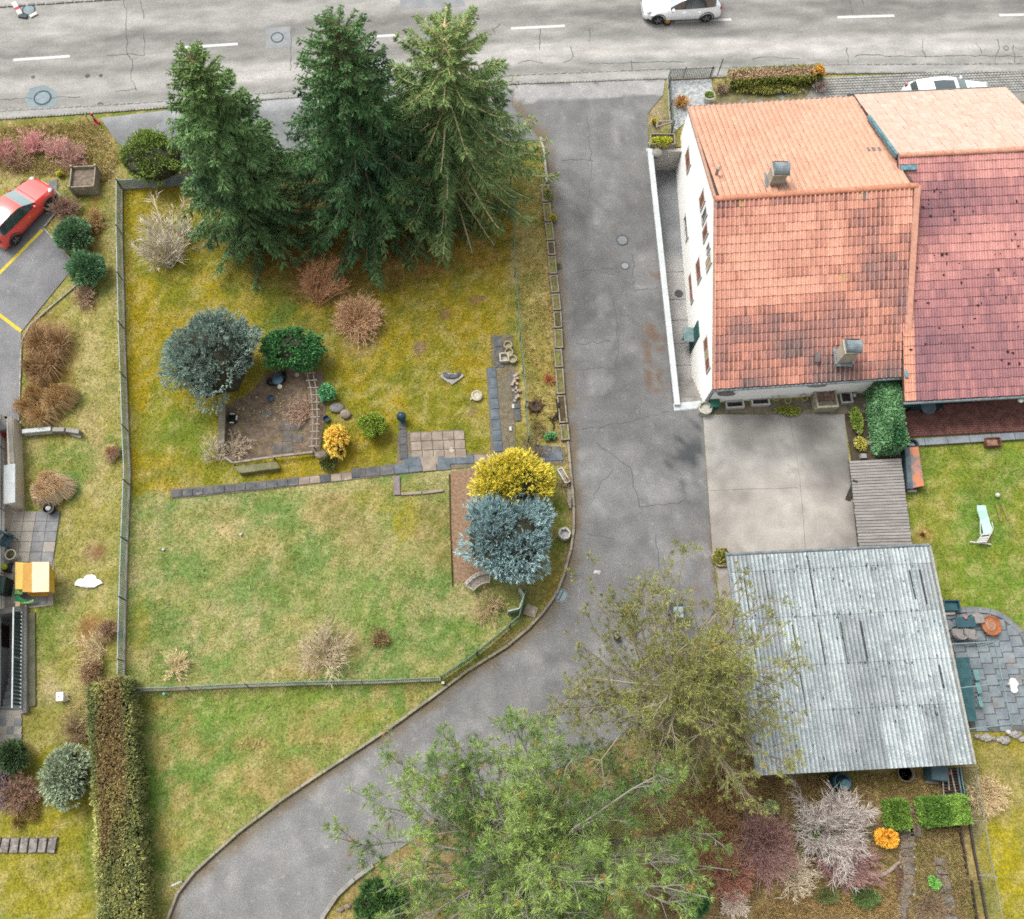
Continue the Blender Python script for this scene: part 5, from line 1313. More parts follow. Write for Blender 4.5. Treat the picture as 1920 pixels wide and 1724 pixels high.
def straw(name, label, cat, cx, cy, rpx, h_, cols, n=1600, seed=1, L=None, arch=1.0, ry=None, wd=.026, sub=7):
    """tussock of long arching dry blades"""
    global G
    G = np.random.default_rng(seed)
    b = P(cx, cy); s_ = mpp(cx, cy); Rm = rpx * s_; Ry = (ry or rpx) * s_
    az = G.random(n) * 2 * np.pi; q = np.sqrt(G.random(n))
    S_ = 4; s = np.linspace(0, 1, S_)
    reach = (.08 + .97 * G.random(n) ** .75)
    hh = h_ * (.5 + .6 * G.random(n))
    sa, sq = G.random(sub) * 6.28, np.sqrt(G.random(sub)) * .8; si = G.integers(0, sub, n); sk = .5 + .6 * G.random(sub)
    root = np.stack([np.cos(az) * Rm * .16 * q + np.cos(sa[si]) * sq[si] * Rm, np.sin(az) * Ry * .16 * q + np.sin(sa[si]) * sq[si] * Ry, 0 * az], -1); reach0 = sk[si]
    a2 = az + G.normal(size=n) * .6
    paths = np.zeros((n, S_, 3))
    paths[:, :, 0] = root[:, None, 0] + np.cos(a2)[:, None] * Rm * .62 * (reach * reach0)[:, None] * s ** 1.3
    paths[:, :, 1] = root[:, None, 1] + np.sin(a2)[:, None] * Ry * .62 * (reach * reach0)[:, None] * s ** 1.3
    paths[:, :, 2] = hh[:, None] * np.sin(np.pi * np.minimum(s * .5 + s ** 2 * .38 * arch, 1))
    cl = np.array([c(*k, 2.0) for k in cols]); k = G.random((n, 1)); col = cl[0] * (1 - k) + cl[1] * k
    V, Fq, C = tubes(paths, np.full((n, S_), wd / 2) * np.linspace(1, .4, S_)[None], 3, col * (.8 + .4 * G.random((n, 1))))
    o = np_mesh(name, V, Fq, m_twig, None, C); o.location = b; tag(o, label, cat)
    return o

# --- upper garden
leafy("round_conifer", "round grey blue conifer on a bare stem beside the earth bed", "conifer", 402, 672, 94, 98, 3.6, [(84, 106, 98), (148, 168, 154)], .2, .03, 40, 190, 41, "plume", lump=.3)
leafy("laurel_bush", "dark green glossy laurel bush next to the grey blue conifer", "bush", 548, 655, 64, 42, 1.9, [(36, 84, 44), (78, 132, 74)], .13, .06, 34, 240, 42)
leafy("topiary_ball", "small clipped green ball shrub beside the yellow forsythia", "shrub", 700, 799, 31, 29, 1.15, [(110, 136, 40), (142, 164, 62)], .07, .035, 60, 160, 43, lump=.24)
leafy("forsythia_bush", "yellow flowering forsythia at the corner of the earth bed", "bush", 631, 826, 22, 34, 1.3, [(232, 184, 60), (252, 216, 108)], .16, .05, 20, 90, 44, "spray", lump=.42)
leafy("small_shrub", "small bright green shrub beside the wooden ladder trellis", "shrub", 613, 736, 17, 18, .8, [(58, 124, 76), (110, 172, 118)], .12, .06, 16, 90, 45)
leafy("small_conifer", "tiny green shrub at the bottom corner of the earth bed near the forsythia", "shrub", 618, 868, 16, 12, .4, [(74, 84, 44), (110, 116, 62)], .14, .03, 12, 70, 46, "plume")
bare("bare_shrub", "round leafless pinkish brown shrub on the mossy lawn", "shrub", 673, 604, 56, .75, (186, 150, 116), 150, 7, 3, 51, .6, .014, .0, r1=.008, lo=.15)
bare("rust_shrub", "leafless rust coloured shrub under the middle spruce", "shrub", 596, 566, 60, 1.5, (176, 132, 98), 46, 7, 4, 52, .6, .016, off=(10, 36))
bare("bare_tree", "bare grey tree in the upper left corner of the lawn", "tree", 318, 494, 88, 2.3, (176, 166, 146), 26, 8, 6, 53, .5, .035, off=(-12, 46), r1=.008, wob=.2)
leafy("round_bush", "broad round yellow green bush at the corner above the blue grey fence", "bush", 289, 300, 74, 55, 2.2, [(70, 98, 40), (134, 152, 70)], .12, .05, 50, 240, 47, lump=.27)
leafy("golden_thuja", "golden yellow conifer behind the blue cypress", "conifer", 962, 905, 80, 56, 2.7, [(170, 166, 44), (240, 220, 92), (140, 148, 48)], .19, .034, 40, 190, 48, "plume", lump=.3)
leafy("blue_cypress", "big blue green cypress shrub beside the driveway bend", "conifer", 950, 1012, 93, 93, 2.9, [(66, 100, 102), (160, 186, 186)], .24, .034, 40, 200, 49, "plume", lump=.3)
bare("trellis_vine", "bare brown vine twigs leaning on the wooden ladder trellis", "vine", 585, 775, 42, .9, (160, 132, 112), 26, 4, 3, 54, .3, .014, off=(-26, 0))
bare("bed_shrub", "grey branching bare shrub in the lower left of the earth bed", "shrub", 440, 856, 40, .9, (166, 150, 128), 18, 5, 4, 55, .4, .02, off=(10, 18))
bare("bed_shrub", "bare grey stems outside the left edge of the earth bed", "shrub", 410, 862, 36, .9, (172, 160, 140), 20, 4, 3, 56, .4, .014, off=(-10, 20))
bare("bare_shrub", "dark bare twigs beside the slab path next to the golden conifer", "shrub", 1000, 860, 34, .7, (116, 104, 84), 30, 5, 3, 57, .5, .012, off=(-6, 20))
bare("bare_shrub", "bare pale shrub near the bottom edge of the big lawn", "shrub", 612, 1240, 72, 1.1, (176, 160, 132), 34, 6, 5, 58, .4, .018, off=(0, 10))
bare("bare_shrub", "small straw coloured bare shrub in the bottom left corner of the big lawn", "shrub", 330, 1256, 38, .7, (196, 176, 134), 34, 4, 3, 59, .4, .014, off=(0, 10))
bare("bare_shrub", "small round brown twig shrub right of the middle of the lower lawn", "shrub", 713, 1200, 22, .6, (134, 112, 78), 60, 5, 3, 60, .5, .010)
bare("bare_shrub", "tangle of bare brown stems below the white garden bench", "shrub", 915, 1142, 46, .8, (158, 136, 104), 30, 4, 3, 61, .3, .014, off=(-4, 6))
bare("bare_shrub", "brown twigs around the stump in the verge strip", "shrub", 1008, 802, 22, .5, (128, 116, 76), 26, 4, 3, 62, .4, .01)
bare("bare_shrub", "rusty little twig shrub in the verge strip by the troughs", "shrub", 1030, 714, 14, .4, (172, 112, 74), 40, 4, 3, 63, .5, .01)
bare("bare_shrub", "dry brown twigs beside the driveway near the long trough", "shrub", 1058, 905, 16, .5, (146, 124, 92), 34, 4, 3, 64, .5, .01)
leafy("small_shrub", "little green leafy plant in the verge strip near the last troughs", "plant", 1034, 820, 14, 9, .3, [(72, 132, 76), (120, 170, 110)], .12, .05, 8, 50, 65, stem=False)
straw("yucca", "small spiky green plant growing in a trough beside the driveway", "plant", 1036, 500, 16, .3, [(150, 160, 90), (120, 136, 70)], 60, 66, wd=.03, sub=1)
leafy("trough_plants", "green plants in the two troughs nearest the pale kerb rails", "plant", 1028, 366, 6, 16, .32, [(104, 122, 62), (140, 150, 86)], .10, .03, 12, 40, 67, stem=False)
leafy("weeds", "yellow weeds growing between the troughs and the driveway tarmac", "weeds", 1036, 412, 8, 12, .25, [(150, 138, 40), (176, 160, 60)], .10, .03, 10, 40, 68, stem=False)
# --- left strip
for k, (cx, cy, rpx, h_, cl, lb_) in enumerate([(66, 288, 34, 1.1, (204, 150, 146), "red stemmed dogwood in the middle of the bank by the road"), (8, 300, 34, 1.0, (190, 134, 132), "dark red dogwood cut by the left edge of the picture"),
        (112, 294, 30, .9, (198, 154, 146), "pale red dogwood above the red car bonnet"), (140, 310, 34, 1.0, (176, 140, 128), "brownish red dogwood nearest the wooden planter"), (36, 312, 36, .8, (160, 132, 108), "grey brown twig shrub between the red dogwoods")]):
    bare("dogwood_shrub", lb_, "shrub", cx, cy, rpx, h_, cl, 60, 5, 3, 70 + k, .8, .014, off=(0, 12))
bare("brown_shrub", "purplish brown shrub in front of the parked red car", "shrub", 128, 398, 32, .9, (140, 112, 98), 70, 6, 4, 76, .6, .012)
leafy("yellow_plant", "tiny yellow plant beside the nose of the red car", "plant", 114, 328, 9, 6, .25, [(170, 168, 50), (206, 200, 84)], .10, .04, 8, 40, 77, stem=False)
leafy("green_shrub", "upper of two round green shrubs at the corner of the parking area", "shrub", 139, 443, 36, 30, 1.1, [(62, 100, 66), (118, 152, 110)], .24, .035, 30, 80, 78, "plume", lump=.36)
leafy("green_shrub", "lower of two round green shrubs at the corner of the parking area", "shrub", 163, 504, 33, 33, 1.1, [(58, 98, 64), (110, 148, 106)], .24, .035, 30, 80, 79, "plume", lump=.36)
bare("brown_hedge", "rusty brown twig hedge right of the two round green shrubs", "hedge", 181, 420, 24, .8, (160, 130, 88), 80, 6, 3, 80, .5, .010, ellip=2.0)
bare("brown_hedge", "small brown dry shrub below the two round green shrubs", "shrub", 160, 560, 28, .6, (152, 128, 106), 60, 5, 3, 81, .5, .010)
straw("dry_grass", "upper half of the brown grass bed beside the parking area", "grass clump", 86, 660, 46, .8, [(160, 130, 100), (196, 164, 120)], 2300, 82, ry=66, arch=1.1)
straw("dry_grass", "lower straw coloured half of the grass bed above the left garden wall", "grass clump", 92, 760, 52, .8, [(180, 150, 108), (222, 192, 144)], 2400, 83, ry=44, arch=1.1)
straw("pampas_grass", "pale straw coloured pampas tussock beside the cream parapet", "grass clump", 92, 920, 46, .9, [(226, 198, 162), (250, 228, 196)], 4200, 84, ry=42, arch=1.15, sub=4)
straw("dry_grass", "small dry tussock against the left wire fence", "grass clump", 218, 862, 17, .5, [(200, 168, 136), (230, 200, 166)], 700, 85, ry=26, sub=2)
bare("bare_shrub", "pale bare shrub with fanned stems by the left wire fence", "shrub", 196, 1222, 44, .9, (180, 162, 124), 30, 4, 3, 86, .3, .014, off=(-26, 6))
bare("bare_shrub", "rusty brown shrub above the pale fanned shrub at the left wire fence", "shrub", 206, 1184, 24, .9, (150, 122, 98), 70, 5, 3, 87, .6, .010)
bare("bare_shrub", "rusty brown shrub between the pale fanned shrub and the clipped hedge", "shrub", 176, 1262, 28, .9, (150, 122, 92), 80, 5, 3, 88, .6, .010)
bare("bare_shrub", "arching bare stems spreading from the hedge to the white box", "shrub", 205, 1318, 60, .9, (160, 140, 98), 34, 4, 3, 89, .3, .012, off=(-34, 0))
bare("bare_shrub", "dark bare twigs left of the hedge above the grey green shrub", "shrub", 150, 1372, 36, .8, (128, 108, 82), 60, 5, 3, 90, .5, .010)
leafy("grey_green_shrub", "loose grey green shrub against the clipped hedge", "shrub", 122, 1456, 46, 62, 1.5, [(104, 120, 92), (160, 172, 140)], .2, .04, 36, 80, 91, "spray", lump=.36)
leafy("dark_conifer", "small dark green round conifer at the left edge", "conifer", 26, 1418, 27, 28, 1.1, [(46, 70, 44), (82, 106, 66)], .2, .035, 26, 90, 92, "plume", lump=.34)
bare("bare_shrub", "reddish brown bare shrub below the small dark conifer", "shrub", 44, 1488, 46, 1.0, (144, 116, 98), 80, 6, 3, 93, .6, .011)
straw("dry_grass", "low dry tussock below the reddish brown shrub at the left edge", "grass clump", 40, 1526, 30, .35, [(176, 152, 96), (150, 128, 76)], 600, 94)
leafy("heather", "low purple heather cut by the left edge below the dark conifer", "plant", 2, 1482, 16, 42, .5, [(120, 104, 116), (160, 140, 160)], .1, .03, 20, 60, 95, stem=False)
# --- clipped hedge on the left
def hedge(label, pts, half, h_, cols, n, seed, L=.16, Wd=.05, brown=None, bo=0.0):
    global G
    G = np.random.default_rng(seed)
    pts = [Vector(q) for q in pts]; o0 = pts[0].copy(); o0.z = 0
    t = thing("clipped_hedge", label, "hedge", tuple(o0))
    segs = [(a, b, (b - a).length) for a, b in zip(pts, pts[1:])]; tot = sum(s_[2] for s_ in segs)
    mb = MB()
    for a, b, l in segs: mb.bar(a - o0 + (b - a) * (.18 / l) + Vector((0, 0, h_ * .47)), b - o0 - (b - a) * (.18 / l) + Vector((0, 0, h_ * .47)), half * 1.66, h_ * .9)
    mb.build("inner_growth", mat("inner_growth", (1, 1, 1)), t)
    parts = []
    for a, b, l in segs:
        m = int(n * l / tot); u = (G.random(m) * (1 + .12 / l) - .06 / l)[:, None]; A, B = np.array(a - o0), np.array(b - o0)
        d = (B - A) / l; nr = np.array([-d[1], d[0], 0])
        side = G.random(m); lat = np.where(side < .56, (G.random(m) * 2 - 1), np.where(side < .78, -1.0, 1.0)); z = np.where(side < .56, h_ + .04 * G.normal(size=m), h_ * G.random(m) ** .8)
        lat = lat + G.normal(size=m) * .05; wv = (fbm(u[:, 0] * l * 1.2, lat * 1.0 + 5, seed, 3) - .5)
        z = z + wv * .22 * (side < .56)
        p = A + (B - A) * u + nr * (lat * half * (1 + .18 * wv))[:, None]; p[:, 2] = np.maximum(.03, z)
        out = np.where((side < .56)[:, None], np.array([0, 0, 1.0]), nr * np.sign(lat)[:, None] + np.array([0, 0, .5]))
        k = np.clip(.5 + 2.6 * (fbm(p[:, 0] * 1.4, p[:, 1] * .7 + 3, seed + 4, 3) - .5) + .5 * (G.random(m) - .5), 0, 1)[:, None]
        cl = [fc(*q) for q in cols]; tint = cl[0] * (1 - k) + cl[1] * k
        if brown is not None:
            kb = (sstep(.06, .4, 1 - np.abs(lat)) * sstep(.40, .58, bo + fbm(p[:, 0] * .8 + 9, p[:, 1] * .35, seed + 6, 3)) * (side < .56))[:, None]; tint = tint * (1 - kb) + fc(*brown) * .85 * kb
        if a is segs[0][0] or b is segs[-1][1]:
            me_ = min(m // 5, 260); e0 = A if a is segs[0][0] else B; sgn = -1 if a is segs[0][0] else 1
            pe = e0 + nr * ((G.random((me_, 1)) * 2 - 1) * half) + d * sgn * (.0 + .06 * G.random((me_, 1))); pe[:, 2] = h_ * G.random(me_)
            parts.append(cluster(pe, unit(d * sgn + .8 * rdir(me_)), 5, L, Wd, .8, tint[:me_], .28))
            if len(segs) == 1:
                pe = A + nr * ((G.random((me_, 1)) * 2 - 1) * half) * 1 if sgn > 0 else B + nr * ((G.random((me_, 1)) * 2 - 1) * half); pe[:, 2] = h_ * G.random(me_)
                parts.append(cluster(pe, unit(-d * sgn + .8 * rdir(me_)), 5, L, Wd, .8, tint[:me_], .28))
        parts.append(cluster(p, unit(out + .75 * rdir(m)), 5, L, Wd, .8, tint, .28, along=.03))
    V, Fq, C = merge(parts); np_mesh("foliage", V, Fq, m_leaf, t, C, kind="stuff"); return t
hedge("long clipped hedge with brown top running down to the bottom edge", [P(222, 1285, 0), P(232, 1400, 0), P(240, 1520, 0), P(246, 1640, 0), P(250, 1730, 0), P(253, 1800, 0)], .76, 1.4, [(112, 122, 74), (192, 188, 116)], 12000, 101, .13, .036, (160, 138, 92), .1)
hedge("clipped front garden hedge with brown twiggy top beside the road", [P(1364, 160, 0), P(1532, 151, 0)], .36, .72, [(116, 128, 50), (146, 152, 70)], 3000, 102, .10, .028, (214, 184, 148), .5)
hedge("dark green glossy laurel hedge between the yard bed and the brick patio", [P(1640, 735, 0), P(1646, 790, 0), P(1655, 852, 0)], .46, 1.4, [(56, 100, 62), (126, 170, 118)], 4600, 103, .12, .06)
hedge("short light green hedge left of the garden steps", [P(1659, 1526, 0), P(1684, 1525, 0)], .42, .8, [(92, 122, 46), (138, 168, 74)], 1500, 104, .15, .05)
hedge("longer light green hedge right of the garden steps by the fence", [P(1722, 1522, 0), P(1794, 1516, 0)], .42, .8, [(88, 122, 48), (134, 168, 74)], 2600, 105, .15, .05)
# --- bottom right wilderness
bare("bare_tree", "wide pale grey leafless shrub below the garage", "tree", 1540, 1560, 92, 2.0, (178, 168, 160), 60, 9, 7, 111, .55, .028, off=(8, 4), r1=.008)
bare("red_twig_shrub", "dense dark red twig shrub left of the pale grey shrub", "shrub", 1425, 1590, 78, 1.3, (148, 116, 108), 130, 7, 4, 112, .7, .013, off=(0, 6))
bare("red_twig_shrub", "dark red twig shrub in front of the pale grey shrub", "shrub", 1580, 1620, 68, 1.0, (148, 116, 110), 110, 7, 4, 113, .7, .013, ellip=.5)
bare("bare_shrub", "pale grey bare shrub between the two red twig shrubs", "shrub", 1485, 1655, 52, 1.1, (190, 176, 152), 40, 6, 4, 114, .5, .015, off=(0, 16))
bare("bare_shrub", "tangled brown bare shrub right of the big pine", "shrub", 1330, 1570, 80, 1.4, (146, 116, 82), 90, 7, 4, 115, .5, .016)
bare("bare_shrub", "tangled brown bare shrub at the foot of the olive pine", "shrub", 1350, 1470, 70, 1.3, (136, 110, 74), 90, 7, 4, 116, .5, .016)
bare("bare_shrub", "bare reddish stems with forked twigs near the bottom of the wilderness", "shrub", 1365, 1650, 60, 1.2, (164, 116, 100), 40, 6, 4, 117, .6, .018, off=(0, 14))
bare("bare_shrub", "whitish thorny twigs near the bottom edge right of the dark bush", "shrub", 1372, 1692, 34, .6, (204, 188, 172), 60, 6, 3, 118, .5, .010)
bare("bare_shrub", "fan of bare grass stems right of the grey wire fence", "shrub", 1846, 1492, 44, .7, (190, 168, 128), 120, 5, 3, 119, .3, .010)
bare("bare_shrub", "dark bare stems between the two stepping stone paths", "shrub", 1742, 1706, 40, .6, (132, 112, 90), 50, 4, 3, 120, .3, .014)
leafy("dark_bush", "dark green bush at the bottom edge left of the big pine", "bush", 716, 1690, 52, 46, 1.0, [(38, 66, 34), (72, 104, 52)], .2, .05, 40, 90, 121, "spray", lump=.34)
leafy("dark_bush", "round dark green bush right of the big pine near the bottom edge", "bush", 1303, 1690, 28, 28, .9, [(36, 76, 42), (70, 116, 66)], .16, .05, 26, 90, 122, "spray", lump=.34)
leafy("small_shrub", "low grey green tuft left of the white log path", "shrub", 1552, 1680, 22, 16, .35, [(92, 104, 60), (124, 128, 80)], .16, .025, 14, 60, 123, "plume", stem=False)
leafy("small_shrub", "green tuft beside the thin bamboo pole near the white driftwood", "shrub", 1622, 1680, 24, 18, .4, [(80, 102, 54), (112, 132, 76)], .18, .025, 16, 60, 124, "plume", stem=False)
leafy("forsythia_bush", "orange yellow flowering bush beside the stepping stones", "bush", 1661, 1570, 20, 18, .8, [(226, 150, 46), (250, 192, 70)], .13, .04, 18, 90, 125, "spray", lump=.4)
leafy("small_shrub", "bright green leafy plant at the edge of the right stepping stone path", "plant", 1752, 1655, 9, 12, .35, [(84, 142, 62), (130, 184, 92)], .12, .06, 10, 50, 126, stem=False)
leafy("small_shrub", "pale green shrub under the red twigs below the garage", "shrub", 1446, 1514, 14, 12, .7, [(104, 124, 76), (150, 164, 112)], .13, .07, 12, 50, 127)
leafy("small_shrub", "green undergrowth inside the pale grey leafless shrub", "shrub", 1516, 1556, 22, 18, .6, [(70, 102, 44), (112, 138, 70)], .13, .06, 14, 60, 128, stem=False)
# --- round the white house
leafy("bed_plants", "green plants in the strip between yard and laurel hedge", "plants", 1606, 790, 10, 34, .4, [(96, 124, 46), (140, 158, 70)], .13, .05, 26, 50, 131, stem=False)
leafy("bed_plants", "yellow green clump at the bottom of the strip beside the laurel hedge", "plants", 1614, 832, 12, 14, .4, [(150, 148, 60), (190, 182, 90)], .12, .04, 12, 50, 132, stem=False)
leafy("moss_bed", "mossy green plant cushion in front of the white house wall", "plants", 1478, 770, 28, 9, .3, [(110, 120, 44), (140, 146, 60)], .1, .03, 24, 50, 133, stem=False)
leafy("box_plants", "yellow green plants in the box at the top of the sunken passage", "plants", 1240, 268, 20, 10, .6, [(140, 150, 36), (200, 200, 70)], .14, .05, 16, 60, 134, stem=False)
leafy("tuft", "yellow tuft beside the driveway above the plant box", "plant", 1229, 228, 9, 8, .3, [(176, 166, 44), (206, 190, 80)], .1, .03, 8, 40, 135, stem=False)
bare("round_twig_shrub", "small round orange brown shrub on the white gravel bed", "shrub", 1276, 196, 15, .7, (190, 146, 84), 90, 5, 3, 136, .8, .010)
leafy("standard_shrub", "orange brown round headed shrub at the end of the front hedge", "shrub", 1537, 133, 11, 10, 1.3, [(190, 140, 50), (222, 172, 80)], .09, .03, 16, 60, 137, z0=.7)
leafy("bed_plants", "low yellow green plants in front of the street hedge", "plants", 1440, 168, 70, 10, .35, [(134, 140, 60), (168, 164, 84)], .11, .03, 34, 40, 138, stem=False, lump=.3)
bare("bare_shrub", "bare pinkish twigs between the street hedge and the cobbled strip", "shrub", 1532, 168, 20, .8, (170, 150, 144), 40, 5, 3, 139, .7, .010)
bare("bare_shrub", "brown dry stems left of the street hedge beside the white pot", "shrub", 1350, 172, 16, .6, (150, 130, 108), 50, 5, 3, 140, .7, .010)
leafy("small_shrub", "olive shrub beside the hexagonal planter behind the garage corner", "plant", 1352, 1046, 16, 16, .35, [(112, 114, 54), (150, 148, 76)], .12, .05, 14, 60, 141, stem=False)
# ------------------------------------------------------------------ paths, beds and small structures
def flat(name, pts, z, m): return tag(MB().sheet(W(pts), z).build(name, m), kind="structure")
m_slabd = mat("dark_slab", c(130, 128, 126), c(100, 104, 108), scale=2.2, grain=.22, gscale=18, rough=.92, rnd=.12, c3=c(166, 156, 142), s3=3.5, t3=(.56, .72))
m_slabb = mat("blue_slab", c(132, 142, 150), c(108, 118, 126), scale=2.2, grain=.16, gscale=18, rough=.92, rnd=.08)
m_slabp = mat("pink_slab", c(190, 174, 156), c(164, 148, 134), scale=2.0, grain=.18, gscale=16, rough=.92, rnd=.1, c3=c(222, 208, 186), s3=2.2, t3=(.58, .7))
def slab_run(parent, a, b, w, n, mats_, z=.02, gap=.02, jit=.012, taper_=1.0):
    a, b = P(*a), P(*b); d = (b - a) / n; ang = math.atan2(d.y, d.x)
    for i in range(n):
        q = a + d * (i + .5); mb = MB()
        mb.box(q.x + R.uniform(-jit, jit), q.y + R.uniform(-jit, jit), z + R.uniform(-.008, .008), d.length - gap, w * R.uniform(.96, 1.03), .05, ang + R.uniform(-.02, .02))
        mb.build("paving_slab", R.choice(mats_) if isinstance(mats_, list) else mats_, parent, bevel=.008)
path = flat("garden_path", [(318, 918), (480, 903), (660, 884), (745, 868), (745, 812), (866, 806), (868, 850), (920, 850), (912, 690), (922, 688), (920, 628), (960, 628), (966, 690), (966, 850), (1058, 838), (1060, 872), (905, 876), (840, 880), (660, 900), (480, 921), (320, 936)], .002, mat("path_bed", c(150, 138, 116), c(126, 118, 98), scale=4, grain=.25, gscale=18))
slab_run(path, (322, 927), (500, 910), .34, 9, m_slabd)
slab_run(path, (500, 910), (660, 893), .34, 8, [m_slabd, m_slabd, m_slabp])
slab_run(path, (660, 888), (845, 872), .42, 7, [m_slabd, m_slabp, m_slabb])
slab_run(path, (755, 866), (1056, 856), .40, 9, [m_slabb, m_slabp, m_slabd])
slab_run(path, (755, 792), (757, 862), .34, 5, m_slabd)
slab_run(path, (921, 690), (934, 848), .40, 8, m_slabb)
slab_run(path, (932, 632), (938, 690), .42, 3, m_slabd)
slab_run(path, (962, 700), (972, 790), .3, 4, m_slabd)
for j in range(3):
    for i in range(5):
        if R.random() < .08: continue
        q = P(779 + i * 20.5 + j * 1.5, 820 + j * 17.0 - i * .8); mb = MB(); mb.box(q.x, q.y, .02, .47, .42, .05 + R.uniform(-.01, .01), R.uniform(-.03, .03) + .03); mb.build("flagstone", m_slabp, path, bevel=.01)
slab_run(path, (1000, 846), (1050, 850), .62, 3, m_slabd)
# gravel strip with dark edging
grav = flat("gravel_bed", [(845, 884), (905, 878), (915, 960), (905, 1060), (900, 1090), (852, 1092), (846, 990)], .0025, mat("brown_gravel", c(186, 156, 128), c(154, 122, 96), scale=9, grain=.35, gscale=26, rough=1))
for o in stones_along("edging_board", W([(842, 888), (844, 980), (848, 1100)]), 1.0, .035, .08, mat("rusty_edging", c(112, 78, 54), c(84, 60, 44), scale=5, grain=.2), grav): pass
bord = thing("border_edging", "L shaped stone edging round a small grass square below the slab path", "edging", tuple(P(742, 928)))
bo = bord.location
for a, b, w, m in (((744, 894), (745, 929), .28, mat("mauve_slab", c(164, 150, 150), c(140, 128, 130), scale=3, grain=.15)), ((752, 927), (790, 925), .13, m_slabp), ((792, 925), (832, 920), .13, m_slabp)):
    qa, qb = P(*a), P(*b); mb = MB(); mb.bar(Vector((qa.x, qa.y, .03)) - bo, Vector((qb.x, qb.y, .03)) - bo, w, .09); mb.build("edging_stone", m, bord, bevel=.01)
# earth bed
bed = flat("earth_bed", [(428, 760), (470, 738), (500, 700), (520, 690), (606, 696), (612, 760), (600, 850), (420, 866)], .0025, mat("bed_soil", c(156, 136, 116), c(124, 106, 90), scale=3, grain=.35, gscale=14, rough=1, c3=c(150, 138, 84), s3=2.2, t3=(.54, .66)))
for px, py in ((536, 800), (556, 800), (538, 820), (558, 822), (540, 840), (520, 842), (500, 776)):
    q = P(px, py); mb = MB(); mb.box(q.x, q.y, .01, .46, .44, .04, R.uniform(-.08, .08)); mb.build("paving_slab", mat("bed_slab", c(138, 132, 126), c(112, 106, 98), scale=3, grain=.25, gscale=14), bed, bevel=.01)
trellis = thing("ladder_trellis", "weathered wooden ladder trellis lying along the right edge of the earth bed", "trellis", tuple(P(588, 770))); to = trellis.location
m_wood = mat("weathered_wood", c(196, 184, 168), c(160, 148, 134), scale=5, stretch=(2, 2, 2), grain=.18, gscale=24, rough=.95)
tl = [(578, 704), (586, 740), (590, 790), (587, 846)]; tr = [(589, 702), (596, 740), (598, 790), (596, 846)]
for ln in (tl, tr):
    for a, b in zip(ln, ln[1:]):
        qa, qb = P(*a), P(*b); mb = MB(); mb.bar(Vector((qa.x, qa.y, .42)) - to, Vector((qb.x, qb.y, .42)) - to, .045, .06); mb.build("rail", m_wood, trellis)
for k in range(11):
    t = k / 10; py = 708 + t * 136
    xa = np.interp(py, [q[1] for q in tl], [q[0] for q in tl]) - 5; xb = np.interp(py, [q[1] for q in tr], [q[0] for q in tr]) + 5
    qa, qb = P(xa, py), P(xb, py - 1); mb = MB(); mb.bar(Vector((qa.x, qa.y, .47)) - to, Vector((qb.x, qb.y, .47)) - to, .05, .035); mb.build("rung", m_wood, trellis)
for px, py in ((580, 712), (595, 760), (590, 842)):
    q = P(px, py); mb = MB(); mb.tube([q - to, q - to + Vector((0, 0, .46))], .035, 6); mb.build("post", m_wood, trellis)
qa, qb, qc = P(424, 862), P(440, 872), P(588, 852)
oo = thing("bed_rail", "long weathered wooden rail along the lower edge of the earth bed", "rail", tuple(qb))
for a, b in ((qa, qb), (qb, P(515, 861)), (P(515, 861), qc)):
    mb = MB(); mb.bar(a - qb + Vector((0, 0, .3)), b - qb + Vector((0, 0, .3)), .09, .09); mb.build("rail", m_wood, oo)
for p_ in (qb, P(515, 861), qc):
    mb = MB(); mb.tube([p_ - qb, p_ - qb + Vector((0, 0, .3))], .04, 6); mb.build("post", m_wood, oo)
o = MB(); qa, qb = P(421, 765), P(418, 845); o.bar((0, 0, .22), (qb.x - qa.x, qb.y - qa.y, .18), .3, .4); o = o.build("boundary_slab", mat("lichen_slab", c(158, 150, 130), c(130, 124, 104), scale=3, grain=.18)); o.location = qa; tag(o, "upright grey slab along the left edge of the earth bed", "slab")
o = MB(); pl = W([(442, 879), (521, 870), (529, 882), (452, 892)]); c0 = pl[0]; o.prism([q - c0 for q in pl], .0, .32); o = o.build("stone_slab", mat("mossy_slab", c(150, 146, 110), c(124, 122, 86), scale=3, grain=.2, gscale=14, c3=c(156, 158, 70), s3=3), bevel=.02); o.location = c0; tag(o, "mossy flat stone slab below the rail of the earth bed", "slab")
def single(name, label, cat, px, py, mb, m, rz=0.0, group=None, z=0.0, **kw):
    o = mb.build(name, m, **kw); o.location = P(px, py, z) ; o.rotation_euler = (0, 0, rz); tag(o, label, cat, group); return o
# black plastic sack with blue lid
t = thing("sack_heap", "black plastic sack with a blue lid on top beside the grey blue conifer", "sack", tuple(P(521, 718)))
mb = MB(); mb.blob(-.1, 0, .16, .42, .22, .2, 12, 7, .2); mb.blob(.2, .22, .14, .22, .3, .17, 10, 6, .2); mb.build("sack", mat("black_plastic", c(40, 42, 48), c(28, 30, 34), rough=.35, scale=4), t, smooth=True)
mb = MB(); mb.lathe([(.2, .2), (.26, .34), (.24, .38), (0, .4)], .06, .0, 10); mb.build("lid", mat("petrol_plastic", c(70, 118, 142), c(56, 98, 120), rough=.4, scale=3), t)
for lb_, px, py, r in (("pale round tile lying above the black sack in the earth bed", 557, 703, .11), ("pale round lid lying on the front of the black sack", 525, 726, .11)):
    mb = MB(); mb.lathe([(0, 0), (r, 0), (r, .06), (r * .8, .075), (0, .06)], n=14); single("round_tile", lb_, "tile", px, py, mb, mat("cream_tile", c(232, 224, 198), c(210, 200, 174), scale=8), z=.0 if py < 710 else .42)
